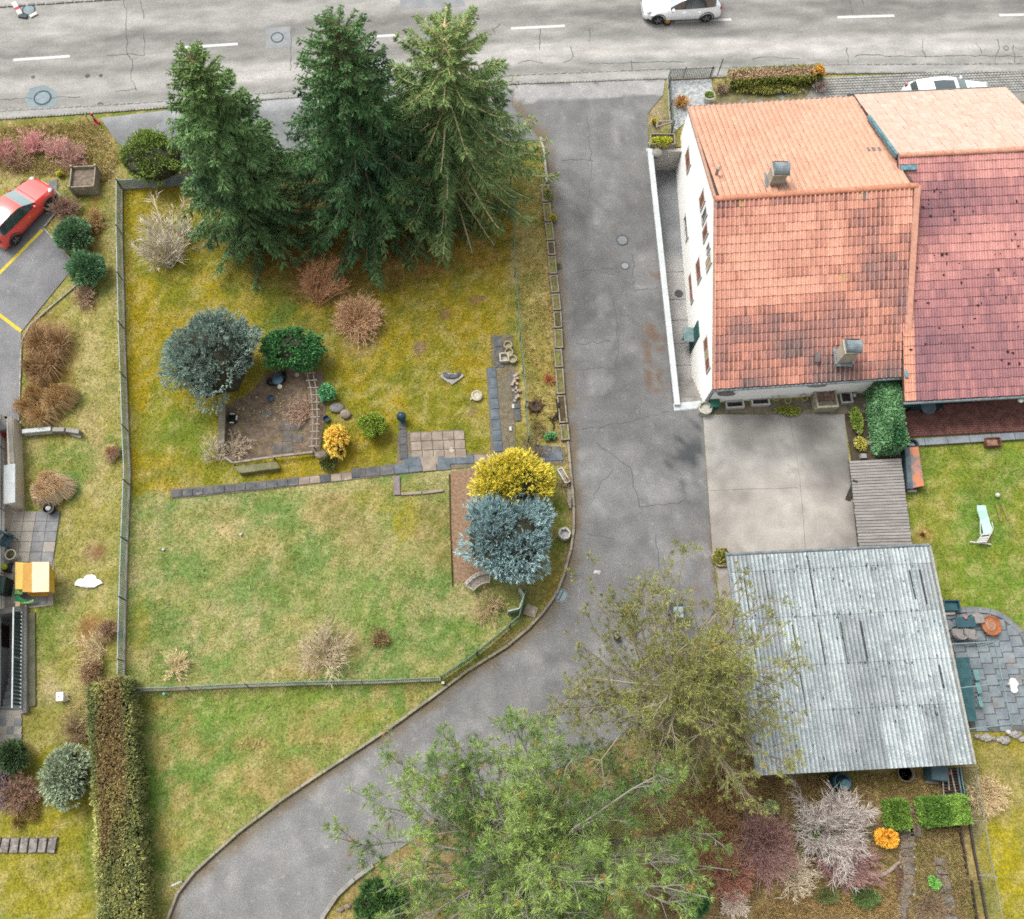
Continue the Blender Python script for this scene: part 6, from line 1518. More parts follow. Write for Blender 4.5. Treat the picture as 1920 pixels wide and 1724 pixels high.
mb = MB(); mb.lathe([(.12, 0), (.15, .2), (.16, .2), (.13, .05), (0, .05)], n=12); single("blue_pot", "small grey blue pot on the soil below the black sack", "pot", 509, 749, mb, mat("slate_pot", c(116, 130, 158), c(96, 108, 136), scale=5))
mb = MB(); mb.lathe([(.12, 0), (.15, .2), (.16, .2), (.13, .05), (0, .05)], n=12); single("blue_pot", "small dark blue pot above the yellow forsythia", "pot", 613, 788, mb, mat("dark_slate_pot", c(88, 106, 136), c(76, 92, 120), scale=5))
t = thing("crate", "small dark green crate with white corner blocks at the left of the earth bed", "crate", tuple(P(437, 788)))
mb = MB()
for x, y, sx, sy in ((-.17, 0, .03, .36), (.17, 0, .03, .36), (0, .17, .31, .03), (0, -.17, .31, .03)): mb.box(x, y, .12, sx, sy, .24)
mb.box(0, 0, .02, .31, .31, .03); mb.build("crate_body", mat("dark_green_plastic", c(44, 62, 44), c(34, 48, 36), scale=5), t)
for x, y, sx, sy in ((0, .2, .22, .06), (0, -.2, .2, .06), (.21, .03, .06, .22)):
    mb = MB(); mb.box(x, y, .2, sx, sy, .08); mb.build("corner_block", m_frame, t)
for lb_, px, py, rx, ry, m in (("grey boulder right of the ladder trellis under the small green shrub", 632, 766, .36, .26, m_cslab), ("flat pinkish stone right of the grey boulder near the forsythia", 648, 778, .26, .24, m_slabp), ("flat grey stone between the earth bed and the forsythia foot", 602, 854, .34, .22, m_slabp)):
    mb = MB(); mb.blob(0, 0, .08, rx, ry, .16, 11, 6, .12); single("garden_stone", lb_, "stone", px, py, mb, m, smooth=True)
mb = MB()
for k in range(110):
    q = P(R.uniform(440, 600), R.uniform(738, 790)); s_ = R.uniform(.03, .06); mb.blob(q.x, q.y, .03, s_, s_, s_ * .6, 6, 4, .2)
tag(mb.build("pebbles", mat("pale_pebble", c(206, 188, 150), c(176, 158, 120), scale=5), kind="stuff"), "scattered pale pebbles on the soil of the earth bed", "pebbles")
# garden ornaments
for lb_, px, py in (("uppermost of three concrete ring pots by the green fence", 952, 651), ("middle of three concrete ring pots by the green fence", 954, 664), ("lowest of three concrete ring pots, touching the square planter", 961, 677)):
    mb = MB(); mb.lathe([(.16, 0), (.19, .14), (.20, .26), (.165, .26), (.15, .1), (0, .1)], n=18); single("ring_pot", lb_, "pot", px, py, mb, mat("cream_concrete", c(222, 208, 172), c(196, 184, 150), scale=6, grain=.12), group="empty pots by the green fence")
mb = MB()
for x, y, sx, sy in ((-.19, 0, .06, .44), (.19, 0, .06, .44), (0, .19, .32, .06), (0, -.19, .32, .06)): mb.box(x, y, .14, sx, sy, .28)
mb.box(0, 0, .04, .32, .32, .06); mb.box(.06, -.12, .09, .2, .08, .08)
single("square_planter", "square white planter beside the concrete ring pots", "planter", 945, 674, mb, mat("white_concrete", c(238, 230, 206), c(214, 206, 182), scale=6, grain=.1), .06, bevel=.008)
mb = MB(); mb.lathe([(.2, 0), (.25, .05), (.26, .15), (.2, .18), (.15, .12), (0, .1)], n=20); mb.box(-.24, -.12, .04, .14, .1, .06, .5); single("stone_bowl", "round white stone bowl standing on the mossy lawn", "bowl", 894, 744, mb, mat("white_concrete", (1, 1, 1)))
t = thing("stone_ornament", "grey diamond stone plate with a curved relief on the mossy lawn", "ornament", tuple(P(847, 708)))
mb = MB(); mb.prism([(-.58, .02), (-.32, .30), (-.18, .2), (.2, .18), (.33, .28), (.58, .04), (.02, -.40)], 0, .07); mb.build("plate", mat("pale_stone", c(206, 198, 186), c(178, 172, 162), scale=5, grain=.15), t, bevel=.01)
mb = MB()
for k in range(9):
    a = math.pi * (1.02 + k / 8 * .96); mb.blob(math.cos(a) * .32, .16 + math.sin(a) * .2, .1, .11, .1, .09, 8, 5, .15)
mb.blob(0, .06, .07, .24, .1, .06, 9, 5, .15); mb.build("relief", mat("slate_grey", c(134, 138, 142), c(104, 108, 114), scale=6, grain=.2), t, smooth=True)
mb = MB(); mb.lathe([(.1, 0), (.13, .2), (.2, .3), (.22, .5), (.16, .62), (.05, .7), (0, .7)], n=14); single("blue_urn", "dark blue urn at the end of the dark slab strip", "urn", 754, 788, mb, mat("petrol_glaze", c(58, 100, 122), c(44, 76, 96), rough=.3, scale=4), smooth=True)
for k, (px, py, lb_) in enumerate(((964, 714, "upper half of the pale rubble stones by the green fence"), (968, 742, "lower half of the pale rubble stones by the green fence"))):
    mb = MB()
    for j in range(13):
        mb.box(R.uniform(-.14, .16), R.uniform(-.32, .32), R.uniform(.03, .16), R.uniform(.1, .22), R.uniform(.08, .16), R.uniform(.06, .1), R.uniform(0, 3.1), tp=.8)
    single("rubble_heap", lb_, "stones", px, py, mb, mat("rubble_stone", c(222, 204, 180), c(188, 166, 146), scale=6, grain=.15, rnd=.05), kind="stuff")
for lb_, px, py in (("white brick between rubble stones and slab strip", 962, 763), ("white brick lying in the bed beside the lower end of the slab strip", 957, 805)):
    mb = MB(); mb.box(0, 0, .04, .11, .2, .08); single("brick", lb_, "brick", px, py, mb, m_frame, R.uniform(-.1, .1), bevel=.006)
t = thing("tree_stump", "hollow brown tree stump in the verge strip beside the driveway", "stump", tuple(P(1004, 763)))
mb = MB(); mb.lathe([(.34, 0), (.28, .16), (.2, .2), (.12, .1), (0, .06)], n=14); mb.v = [(x * R.uniform(.88, 1.12), y * R.uniform(.88, 1.12), z) for x, y, z in mb.v]; mb.build("stump_body", mat("stump_wood", c(120, 96, 70), c(74, 58, 44), scale=7, grain=.3), t)
mb = MB()
for k in range(8):
    a = k * .78; mb.tube([(.24 * math.cos(a), .24 * math.sin(a), .06), (.48 * math.cos(a + .2), .46 * math.sin(a + .2), .015)], [.06, .02], 5)
mb.build("root", mat("stump_wood", (1, 1, 1)), t)
o = thing("root_wood", "dark fallen root wood against the last long trough", "driftwood", tuple(P(1045, 772)))
mb = MB()
for a, b, r in (((0, .55, .1), (.02, -.1, .14), .09), ((.02, -.1, .14), (-.3, -.5, .1), .08), ((-.3, -.5, .1), (-.42, -.3, .05), .05), ((-.02, -.25, .1), (.14, -.75, .06), .06), ((-.25, -.45, .1), (-.2, -.95, .04), .04)): mb.tube([a, ((a[0] + b[0]) / 2 + .04, (a[1] + b[1]) / 2, (a[2] + b[2]) / 2 + .03), b], [r, r * .9, r * .6], 6)
mb.build("root", mat("dark_root", c(70, 54, 42), c(48, 38, 30), scale=7, grain=.3), o)
mb = MB(); 
for k in range(6):
    a = k * math.pi / 3; b = a + math.pi / 3; ra = .25
    mb.bar((math.cos(a) * ra, math.sin(a) * ra, .2), (math.cos(b) * ra, math.sin(b) * ra, .2), .08, .4)
mb.prism([(math.cos(k * math.pi / 3) * .22, math.sin(k * math.pi / 3) * .22) for k in range(6)], .0, .2)
single("hexagon_pot", "white hexagonal pot inside the kerb at the driveway bend", "planter", 1057, 1004, mb, m_frame, .2)
t = thing("framed_board", "old white framed board leaning by the kerb right of the golden conifer", "board", tuple(P(1056, 895)), math.radians(-62))
for x, y, sx, sy in ((0, .11, .72, .045), (0, -.11, .72, .045), (-.36, 0, .045, .2), (.36, 0, .045, .2)):
    mb = MB(); mb.box(x, y, .24, sx, sy, .07); mb.build("frame_board", m_frame, t)
mb = MB(); mb.box(0, 0, .2, .66, .17, .03); mb.build("seat_board", m_wood, t)
mb = MB(); mb.box(-.3, 0, .1, .05, .16, .2); mb.box(.3, 0, .1, .05, .16, .2); mb.build("leg", m_wood, t)
mb = MB()
for k in range(3): mb.bar((-.02 * k, -.1 + .12 * k, .06), (.1 - .05 * k, .75 + .1 * k, .05), .1, .05)
single("timber", "weathered timber planks lying along the kerb above the hexagonal pot", "planks", 1068, 950, mb, m_wood, .05)
# white curved garden bench
t = thing("garden_bench", "curved white metal garden bench below the blue cypress", "bench", tuple(P(899, 1097)), math.radians(28)); 
m_wm = mat("white_metal", c(246, 240, 230), c(226, 218, 208), rough=.5, scale=6)
def arc(r0, a0, a1, z, n=9, cy=-.9): return [(math.sin(a0 + (a1 - a0) * k / n) * r0, cy + math.cos(a0 + (a1 - a0) * k / n) * r0, z) for k in range(n + 1)]
for z, r0 in ((.82, 1.25), (.62, 1.22), (.45, 1.2)):
    mb = MB(); mb.tube(arc(r0, -.5, .5, z), .022, 6); mb.build("back_rail", m_wm, t)
for k in range(7):
    a = -.5 + k / 6; mb = MB(); mb.tube([(math.sin(a) * 1.25, -.9 + math.cos(a) * 1.25, .84), (math.sin(a) * 1.2, -.9 + math.cos(a) * 1.2, .42)], .014, 6); mb.build("back_spindle", m_wm, t)
mb = MB(); A, B = arc(1.2, -.5, .5, .42), arc(.82, -.5, .5, .42); n_ = len(A)
mb.add(A + B + [(x, y, z - .035) for x, y, z in A + B], [(i, i + 1, n_ + i + 1, n_ + i) for i in range(n_ - 1)] + [(2 * n_ + i + 1, 2 * n_ + i, 3 * n_ + i, 3 * n_ + i + 1) for i in range(n_ - 1)] + [(n_ + i, n_ + i + 1, 3 * n_ + i + 1, 3 * n_ + i) for i in range(n_ - 1)]); mb.build("seat", m_wood, t)
mb = MB(); mb.tube(arc(.82, -.5, .5, .43), .02, 6); mb.build("front_rail", m_wm, t)
for a, r0 in ((-.5, 1.2), (.5, 1.2), (-.5, .84), (.5, .84)):
    mb = MB(); mb.tube([(math.sin(a) * r0, -.9 + math.cos(a) * r0, .44), (math.sin(a) * r0 * 1.04, -.9 + math.cos(a) * r0 * 1.04, 0)], .02, 6); mb.build("leg", m_wm, t)
for a in (-.5, .5):
    mb = MB(); mb.tube([(math.sin(a) * 1.22, -.9 + math.cos(a) * 1.22, .62), (math.sin(a) * .85, -.9 + math.cos(a) * .85, .62), (math.sin(a) * .83, -.9 + math.cos(a) * .83, .43)], .018, 6); mb.build("arm_rest", m_wm, t)
t = thing("garden_gate", "pale folded metal gate panel standing in the fence at the driveway bend", "gate", tuple(P(975, 1140)))
qo = t.location
pts_ = [P(*k) - qo for k in ((972, 1110), (981, 1122), (972, 1147), (951, 1152))]
for a, b in zip(pts_, pts_[1:]):
    mb = MB(); mb.bar(a + Vector((0, 0, .42)), b + Vector((0, 0, .42)), .05, .8); mb.build("panel", mat("mint_metal", c(214, 230, 222), c(188, 208, 202), rough=.5, scale=4), t)
    mb = MB(); mb.tube([a, a + Vector((0, 0, .88))], .03, 7); mb.build("post", m_post, t)
mb = MB(); pl = W([(987, 1132), (1010, 1140), (1003, 1160), (980, 1152)]); c0 = pl[0]; mb.prism([q - c0 for q in pl], 0, .05); o = mb.build("stepping_slab", m_slabp, bevel=.01); o.location = c0; tag(o, "single pale slab between the gate panel and the curved kerb", "slab")
# well cover in the driveway, and other round covers
def cover(lb_, px, py, r, m, ringm=None, bar_=False, parent=None):
    t = thing("manhole_cover", lb_, "manhole cover", (P(px, py).x, P(px, py).y, .012))
    mb = MB(); mb.lathe([(0, .012), (r * .82, .012), (r * .84, .004), (r * .9, .004)], n=26); mb.build("lid", m, t)
    mb = MB(); mb.lathe([(r * .88, 0), (r * .9, .014), (r * 1.0, .014), (r * 1.02, 0)], n=26); mb.build("ring", ringm or m_crack, t)
    if bar_:
        mb = MB(); mb.box(0, 0, .02, .04, r * 1.5, .02, -.5); mb.build("bar", m_crack, t)
    return t
m_lid = mat("grey_lid", c(178, 186, 188), c(158, 168, 172), scale=4, grain=.12)
m_lid_b = mat("blue_lid", c(166, 184, 188), c(146, 166, 172), scale=4, grain=.12)
cover("blue grey round well cover on the driveway beside the curved kerb", 1052, 1117, .3, m_lid_b, m_lid, True)
cover("round manhole cover in the road next to the red and white barrier board", 54, 19, .36, m_lid_b)
cover("large blue grey manhole cover in the road above the bank", 80, 184, .46, m_lid_b)
cover("manhole cover in a square patch of the road left of the middle spruce", 520, 71, .34, m_lid)
cover("manhole cover with cracks at the right end of the road", 1886, 91, .14, m_lid)
cover("round cover in the driveway left of the rectangular tar patch", 1167, 451, .3, mat("tar_lid", c(150, 154, 156), c(138, 142, 144), scale=3))
cover("small pale cover in the driveway above the rectangular tar patch", 1172, 499, .2, m_lid)
MB().sheet(W([(497, 52), (545, 50), (547, 90), (499, 92)]), .0085).build("road_patch", mat("road_patch", c(176, 178, 178), c(160, 162, 164), scale=1.5, grain=.12), road)
MB().sheet(W([(750, 0), (870, -4), (872, 12), (750, 16)]), .0085).build("road_patch", mat("road_patch", (1, 1, 1)), road)
MB().sheet(W([(48, 190), (56, 166), (84, 160), (106, 172), (107, 196), (84, 206), (60, 206)]), .0085).build("road_patch", mat("road_patch_b", c(160, 178, 182), c(146, 164, 170), scale=1.5, grain=.12), road)
for px, py, r in ((62, 145, .1), (164, 143, .12), (189, 142, .1), (188, 197, .15)):
    mb = MB(); q = P(px, py); mb.lathe([(0, .012), (r, .011), (r * 1.1, .009)], q.x, q.y, 12); mb.build("tar_spot", m_crack, road)
# litter
mb = MB(); mb.add([(-.16, -.05, .02), (.12, -.1, .03), (.18, .06, .05), (-.1, .09, .08), (0, 0, .12)], [(0, 1, 4), (1, 2, 4), (2, 3, 4), (3, 0, 4)]); single("paper_scrap", "crumpled white paper lying on the driveway at the bend", "litter", 1119, 1074, mb, m_frame)
mb = MB(); mb.blob(0, 0, .06, .62, .2, .09, 12, 5, .22); mb.blob(.1, .22, .03, .3, .14, .05, 9, 5, .25); single("white_sheet", "torn white plastic sheet on the grass left of the wire fence", "sheet", 165, 1094, mb, mat("white_plastic", (.74, .75, .76), (.66, .68, .70), rough=.5, scale=4))
t = thing("white_box", "white box with a dark mark on top on the grass above the clipped hedge", "box", tuple(P(121, 1308)), .1)
mb = MB(); mb.box(0, 0, .25, .3, .36, .5, tp=.96); mb.build("box_body", mat("white_enamel", (.74, .74, .78), (.68, .68, .72), rough=.4, scale=4), t, bevel=.012)
mb = MB(); mb.box(-.03, .0, .505, .05, .06, .014); mb.build("mark", m_dark, t)
t = thing("marker_post", "short white rod with a bracket beside the kerb near the bottom edge", "post", tuple(P(343, 1652)))
mb = MB(); q = P(326, 1660) - P(343, 1652); mb.tube([(0, 0, .2), (q.x, q.y, .3)], .035, 7); mb.build("rod", m_frame, t); mb = MB(); mb.tube([(0, 0, 0), (0, 0, .24)], .03, 7); mb.build("stake", m_post, t)
t = thing("marker_post", "small white marker post at the lower corner where fence meets kerb", "post", tuple(P(831, 1282)))
mb = MB(); mb.box(0, 0, .2, .12, .1, .4); mb.build("stake", m_frame, t); mb = MB(); mb.box(.02, -.06, .12, .06, .03, .14); mb.build("reflector", m_dark, t)
mb = MB(); mb.tube([(0, 0, 0), (0, .05, .5)], .03, 7); mb.lathe([(.04, 0), (.07, .05), (.05, .12), (0, .14)], 0, .05, 8, cz=.48); single("green_post", "short mint green post just below the bottom fence of the lawn", "post", 315, 1306, mb, mat("mint_paint", c(150, 220, 196), c(120, 190, 170), scale=4))
for px, py, lb_ in ((307, 1031, "small white ball on the lower lawn near the left fence"), (452, 1003, "tiny white ball in the middle of the lower lawn")):
    mb = MB(); mb.blob(0, 0, .05, .07, .07, .06, 10, 6, .03); single("lawn_ball", lb_, "ball", px, py, mb, m_frame, smooth=True)
mb = MB()
for k in range(14): 
    x, y = R.uniform(-.6, .6), R.uniform(-.22, .22); mb.add([(x, y, .02), (x + .1, y + .03, .04), (x + .06, y + .12, .03)], [(0, 1, 2)])
single("dry_leaves", "few dry brown leaves scattered on the lower left lawn", "leaves", 477, 1397, mb, mat("dry_leaf", c(214, 180, 130), c(166, 120, 74), scale=6), kind="stuff")
mb = MB(); mb.blob(0, 0, .12, .34, .15, .14, 12, 6, .06); single("grey_boulder", "pale grey boulder behind the round bush on the tarmac pad", "boulder", 283, 258, mb, mat("boulder_pale", c(196, 206, 208), c(150, 166, 174), scale=4, grain=.1), smooth=True)
mb = MB(); mb.lathe([(.12, 0), (.15, .26), (.13, .26), (.11, .04), (0, .04)], n=12); t = single("bucket", "small black bucket with a pale rag on the tarmac beside the pine twigs", "bucket", 1156, 1197, mb, m_dark)
mb = MB(); mb.blob(-.02, .1, .24, .09, .16, .08, 9, 5, .2); mb.build("rag", mat("pale_rag", c(222, 214, 208), c(190, 182, 178), scale=6), t)
t = thing("wheelie_bin", "dark bin with a pale grey lid half hidden by the olive pine on the driveway", "bin", tuple(P(1260, 1150)))
mb = MB(); mb.box(0, 0, .45, .55, .55, .9, tp=1.1); mb.build("bin_body", mat("dark_teal_plastic", c(38, 66, 82), c(28, 50, 64), scale=4, rough=.5), t, bevel=.03)
mb = MB(); mb.box(.08, -.12, .96, .42, .5, .1, tp=.9); mb.build("lid", mat("pale_grey_plastic", c(196, 214, 220), c(172, 194, 202), scale=4, rough=.5), t, bevel=.02)
# wooden planter and road posts at the top left
t = thing("wooden_planter", "square wooden slatted planter full of soil above the parked red car", "planter", tuple(P(165, 347)), math.radians(3))
s_ = 1.18; m_pl = mat("planter_wood", c(204, 192, 166), c(170, 158, 136), scale=4, grain=.2, gscale=20, rough=.95)
for zz in range(4):
    for x, y, sx, sy in ((0, s_ / 2, s_, .05), (0, -s_ / 2, s_, .05), (s_ / 2, 0, .05, s_ - .12), (-s_ / 2, 0, .05, s_ - .12)):
        mb = MB(); mb.box(x, y, .1 + zz * .18, sx, sy, .15); mb.build("plank", m_pl, t)
for x in (-1, 1):
    for y in (-1, 1):
        mb = MB(); mb.box(x * s_ / 2, y * s_ / 2, .4, .1, .1, .8); mb.build("corner_post", m_pl, t)
mb = MB(); mb.box(0, 0, .28, s_ - .08, s_ - .08, .5); mb.build("soil", mat("planter_soil", c(156, 138, 118), c(118, 104, 90), scale=7, grain=.3, gscale=26), t)
t = thing("delineator", "leaning red plastic road delineator at the corner of the bank and tarmac pad", "road post", tuple(P(181, 231)))
mb = MB(); mb.lathe([(.16, 0), (.16, .05), (.07, .08), (.06, .6), (.08, .64), (.05, .72), (0, .74)], n=10); mb.build("post_body", mat("signal_red", c(232, 66, 60), c(206, 48, 48), rough=.5, scale=4), t); mb = MB(); mb.lathe([(.082, 0), (.082, .1)], n=10, cz=.42); mb.build("reflector", m_frame, t)
mb = MB(); mb.tube([(0, 0, 0), (0, 0, .6)], .03, 6); single("marker_stick", "thin yellow stick beside the red road delineator", "stick", 168, 230, mb, mat("pale_yellow", c(214, 206, 140), c(190, 180, 110), scale=4))
t = thing("barrier_board", "fallen red and white striped barrier board beside the manhole in the road", "barrier", tuple(P(34, 20)))
a, b = P(27, 7) - t.location, P(40, 30) - t.location
def lerp(a, b, k): return a + (b - a) * k
for k0_, k1_, mm in ((0, .42, m_frame), (.42, .62, mat("barrier_red", c(236, 90, 120), c(216, 70, 100), scale=4)), (.62, 1, m_frame)):
    mb = MB(); mb.bar(lerp(a, b, k0_) + Vector((0, 0, .1)), lerp(a, b, k1_) + Vector((0, 0, .1)), .26, .04); mb.build("board", mm, t)
mb = MB(); q = P(52, 34) - t.location; mb.bar(b + Vector((-.1, -.05, .06)), q + Vector((0, 0, .06)), .2, .12); mb.build("foot", mat("black_rubber", c(96, 108, 110), c(80, 92, 96), scale=5), t)
mb = MB(); q0, q1 = P(57, 33) - t.location, P(70, 26) - t.location; mb.bar(q0 + Vector((0, 0, .06)), q1 + Vector((0, 0, .06)), .2, .05); mb.build("lamp_board", m_frame, t)
# ------------------------------------------------------------------ left terrace things
q = P(98, 956); mb = MB(); mb.lathe([(.18, 0), (.24, .42), (.26, .46), (.22, .46), (.2, .2), (0, .2)], n=14); t = single("flower_pot", "dark blue grey pot below the pampas tussock", "pot", 98, 958, mb, mat("anthracite_pot", c(58, 66, 84), c(46, 52, 66), rough=.5, scale=4))
mb = MB(); mb.blob(0, 0, .42, .12, .1, .08, 8, 5, .2); mb.build("white_stones", m_frame, t)
t = thing("play_slide", "yellow and green plastic playhouse with a folded roof on the terrace edge", "playhouse", tuple(P(68, 1092)))
ph = t.location
m_y1, m_y2, m_y3 = mat("play_yellow", c(250, 206, 60), c(240, 190, 50), rough=.45, scale=3), mat("play_cream", c(252, 232, 196), c(248, 222, 176), rough=.45, scale=3), mat("play_orange", c(234, 184, 96), c(226, 172, 84), rough=.45, scale=3)
m_g1, m_g2 = mat("play_green", c(86, 206, 130), c(64, 184, 110), rough=.45, scale=3), mat("play_lime", c(170, 226, 150), c(150, 210, 130), rough=.45, scale=3)
def PZ(px, py, z): return P(px, py, z) - ph
zt = 1.15
r0, r1, r2 = 1.15, 1.2, .95
A = [PZ(43, 1058, .95), PZ(60, 1054, zt), PZ(92, 1054, zt), PZ(101, 1076, .85)]
B = [PZ(42, 1110, .95), PZ(60, 1111, zt), PZ(92, 1110, zt), PZ(102, 1112, .85)]
for i, m in ((0, m_y3), (1, m_y2), (2, m_y1)):
    mb = MB(); slab(mb, B[i], B[i + 1], A[i + 1], A[i], Vector((0, 0, -.05))); mb.build("roof_panel", m, t)
mb = MB(); mb.prism([PZ(46, 1062, 0), PZ(46, 1112, 0), PZ(96, 1112, 0), PZ(96, 1066, 0)][::1], .0, .86); mb.build("house_wall", m_y1, t)
mb = MB(); slab(mb, PZ(50, 1112, .8), PZ(94, 1112, .8), PZ(86, 1118, .6), PZ(58, 1118, .6), Vector((0, 0, -.1))); mb.build("window_box", mat("play_amber", c(240, 172, 40), c(228, 156, 30), rough=.45, scale=3), t)
mb = MB(); slab(mb, PZ(27, 1114, .35), PZ(42, 1114, .6), PZ(42, 1066, .8), PZ(37, 1064, .6), Vector((0, 0, -.06))); mb.build("side_panel", m_g2, t)
mb = MB(); slab(mb, PZ(24, 1104, .1), PZ(30, 1116, .3), PZ(56, 1130, .22), PZ(30, 1128, .12), Vector((0, 0, -.08))); mb.build("slide", m_g1, t)
mb = MB(); mb.tube([PZ(28, 1129, .2), PZ(40, 1132, .22), PZ(55, 1130, .24), PZ(65, 1126, .3)], .06, 8); mb.build("slide_edge", m_g2, t)
for lb_, px, py, m in (("dark bin beside the green slide on the terrace", 14, 1104, mat("black_bin", c(50, 60, 62), c(38, 46, 50), scale=4, rough=.5)),):
    t = thing("waste_bin", lb_, "bin", tuple(P(px, py))); mb = MB(); mb.box(0, 0, .4, .5, .7, .8, tp=1.06); mb.build("bin_body", m, t, bevel=.02); mb = MB(); mb.box(0, 0, .83, .54, .74, .06); mb.build("lid", mat("dark_green_lid", c(52, 84, 78), c(40, 68, 64), scale=4, rough=.5), t, bevel=.015); mb = MB(); mb.bar((-.2, .37, .84), (.2, .37, .84), .04, .04); mb.build("handle", m_dark, t)
t = thing("garden_chair", "dark teal folding chair with cushions against the terrace house wall", "chair", tuple(P(20, 1020)), -.3)
m_cu = mat("petrol_cushion", c(104, 134, 144), c(80, 110, 122), scale=5, rough=.9); m_cf = mat("dark_frame", c(50, 60, 64), c(38, 46, 50), rough=.5, scale=5)
mb = MB(); mb.box(0, 0, .42, .5, .5, .1); mb.build("seat", m_cu, t, bevel=.03)
mb = MB(); mb.box(0, .3, .75, .5, .1, .6); mb.build("backrest", m_cu, t, bevel=.03)
for x, y in ((-.23, -.22), (.23, -.22), (-.23, .26), (.23, .26)):
    mb = MB(); mb.tube([(x, y, 0), (x, y, .42)], .02, 6); mb.build("leg", m_cf, t)
for x in (-.27, .27):
    mb = MB(); mb.tube([(x, -.25, .4), (x, -.2, .64), (x, .3, .64)], .022, 6); mb.build("arm_rest", m_cf, t)
mb = MB(); mb.tube([(0, 0, .02), (.1, -.35, .05), (.28, -.6, .03)], .03, 6); single("hose", "thin dark hose on the slabs above the terrace chair", "hose", 12, 992, mb, m_cf)
mb = MB(); mb.lathe([(.18, 0), (.22, .42), (.24, .44), (.2, .44), (.16, .08), (0, .08)], n=16); t = single("white_pot", "white round planter in front of the teal terrace chair", "planter", 28, 1044, mb, m_frame)
mb = MB(); mb.lathe([(.19, .36), (0, .37)], n=12); mb.build("soil", m_soil, t)
t = thing("toy_tractor", "yellow green toy on a dark base beside the terrace wall", "toy", tuple(P(13, 1066)))
mb = MB(); mb.box(0, 0, .12, .5, .34, .16); mb.build("base", m_cf, t, bevel=.03); mb = MB(); mb.blob(0, 0, .3, .18, .15, .13, 9, 5, .1); mb.build("body", mat("toy_yellow", c(214, 226, 80), c(190, 204, 60), rough=.4, scale=4), t)
for x in (-.2, .2):
    for y in (-.18, .18):
        mb = MB(); mb.lathe([(0, -.03), (.09, -.03), (.09, .03), (0, .03)], n=10); mb.v = [(a_ + x, b_ + y, .09 + c_) for a_, c_, b_ in mb.v]; mb.build("wheel", m_dark, t)
t = thing("stone_row", "row of rough stones set in mortar across the grass at the bottom left", "stones", tuple(P(50, 1585)))
for k in range(7):
    q = P(-6 + k * 17.5, 1585) - t.location; mb = MB(); mb.box(q.x, q.y, .06, .33, .58 * R.uniform(.9, 1.05), .14, R.uniform(-.05, .05), tp=.9); mb.v = [(x + R.uniform(-.015, .015), y + R.uniform(-.02, .02), z + R.uniform(-.015, .015)) for x, y, z in mb.v]; mb.build("stone", mat("rough_stone", c(178, 170, 162), c(136, 128, 122), scale=5, grain=.25, gscale=16, rnd=.08, c3=c(206, 200, 190), s3=7), t)
# ------------------------------------------------------------------ round the house and right garden
def fl2(name, pts, z, m): return flat(name, pts, z, m)
front = fl2("gravel_front", [(1256, 152), (1334, 148), (1340, 205), (1290, 225), (1262, 250)], .003, mat("white_gravel", c(226, 230, 228), c(176, 182, 184), scale=5, grain=.3, gscale=16, rough=.95, c3=c(140, 148, 150), s3=3, t3=(.6, .7)))
cob = fl2("cobbled_strip", [(1540, 146), (1990, 142), (1990, 190), (1500, 196)], .004, mat("cobble_bed", c(180, 178, 170), c(156, 154, 148), scale=6, grain=.25))
mb = MB()
for j in range(9):
    for i in range(64):
        q = P(1548, 148) + Vector((i * .17 + (j % 2) * .08, -j * .16 + i * .0085, 0)); mb.box(q.x, q.y, .02, .145, .135, .05, R.uniform(-.08, .08), tp=.85)
mb.build("cobbles", mat("cobble_stone", c(200, 199, 192), c(170, 169, 164), scale=3, grain=.16), cob, kind="stuff")
beds = fl2("front_bed", [(1345, 160), (1545, 150), (1545, 190), (1340, 206)], .003, mat("front_soil", c(156, 146, 100), c(128, 124, 84), scale=3, grain=.25, c3=c(164, 168, 170), s3=1.6, t3=(.55, .62)))
t = thing("flower_pot", "white pot with a green plant on the white gravel bed", "pot", tuple(P(1326, 190)))
mb = MB(); mb.lathe([(.2, 0), (.27, .45), (.3, .47), (.25, .47), (.22, .3), (0, .3)], n=16); mb.build("pot", m_frame, t)
G = np.random.default_rng(900); pp = rdir(120) * np.array([.2, .2, .1]); pp[:, 2] = np.abs(pp[:, 2]) + .42
V, Fq, C = cluster(pp, rdir(120) + np.array([0, 0, 1.0]), 3, .12, .04, .8, fc(120, 140, 60), .3); np_mesh("foliage", V, Fq, m_leaf, t, C, kind="stuff")
t = thing("trestle", "weathered wooden frame above the plant box at the top of the passage", "frame", tuple(P(1240, 244)))
for a, b in (((1229, 240), (1262, 240)), ((1229, 250), (1262, 240)), ((1229, 240), (1228, 252))):
    mb = MB(); qa, qb = P(*a) - t.location, P(*b) - t.location; mb.bar(qa + Vector((0, 0, .5)), qb + Vector((0, 0, .5)), .06, .06); mb.build("rail", m_wood, t)
for px, py in ((1229, 241), (1261, 241)):
    q = P(px, py) - t.location; mb = MB(); mb.tube([q, q + Vector((0, 0, .5))], .03, 6); mb.build("leg", m_wood, t)
t = thing("plant_box", "wooden plant box with yellow green plants at the top of the sunken passage", "planter", tuple(P(1240, 270)))
for x, y, sx, sy in ((0, .3, 1.2, .05), (0, -.3, 1.2, .05), (.6, 0, .05, .55), (-.6, 0, .05, .55)):
    mb = MB(); mb.box(x, y, .2, sx, sy, .4); mb.build("board", m_wood, t)
mb = MB(); mb.box(0, 0, .16, 1.14, .54, .3); mb.build("soil", m_soil, t)
mb = MB(); mb.lathe([(0, 0), (.2, .0), (.28, .16), (.26, .3), (.14, .38), (0, .4)], n=16); single("stone_ball", "round grey stone ball at the top end of the white passage wall", "stone ball", 1231, 293, mb, m_cslab, smooth=True)
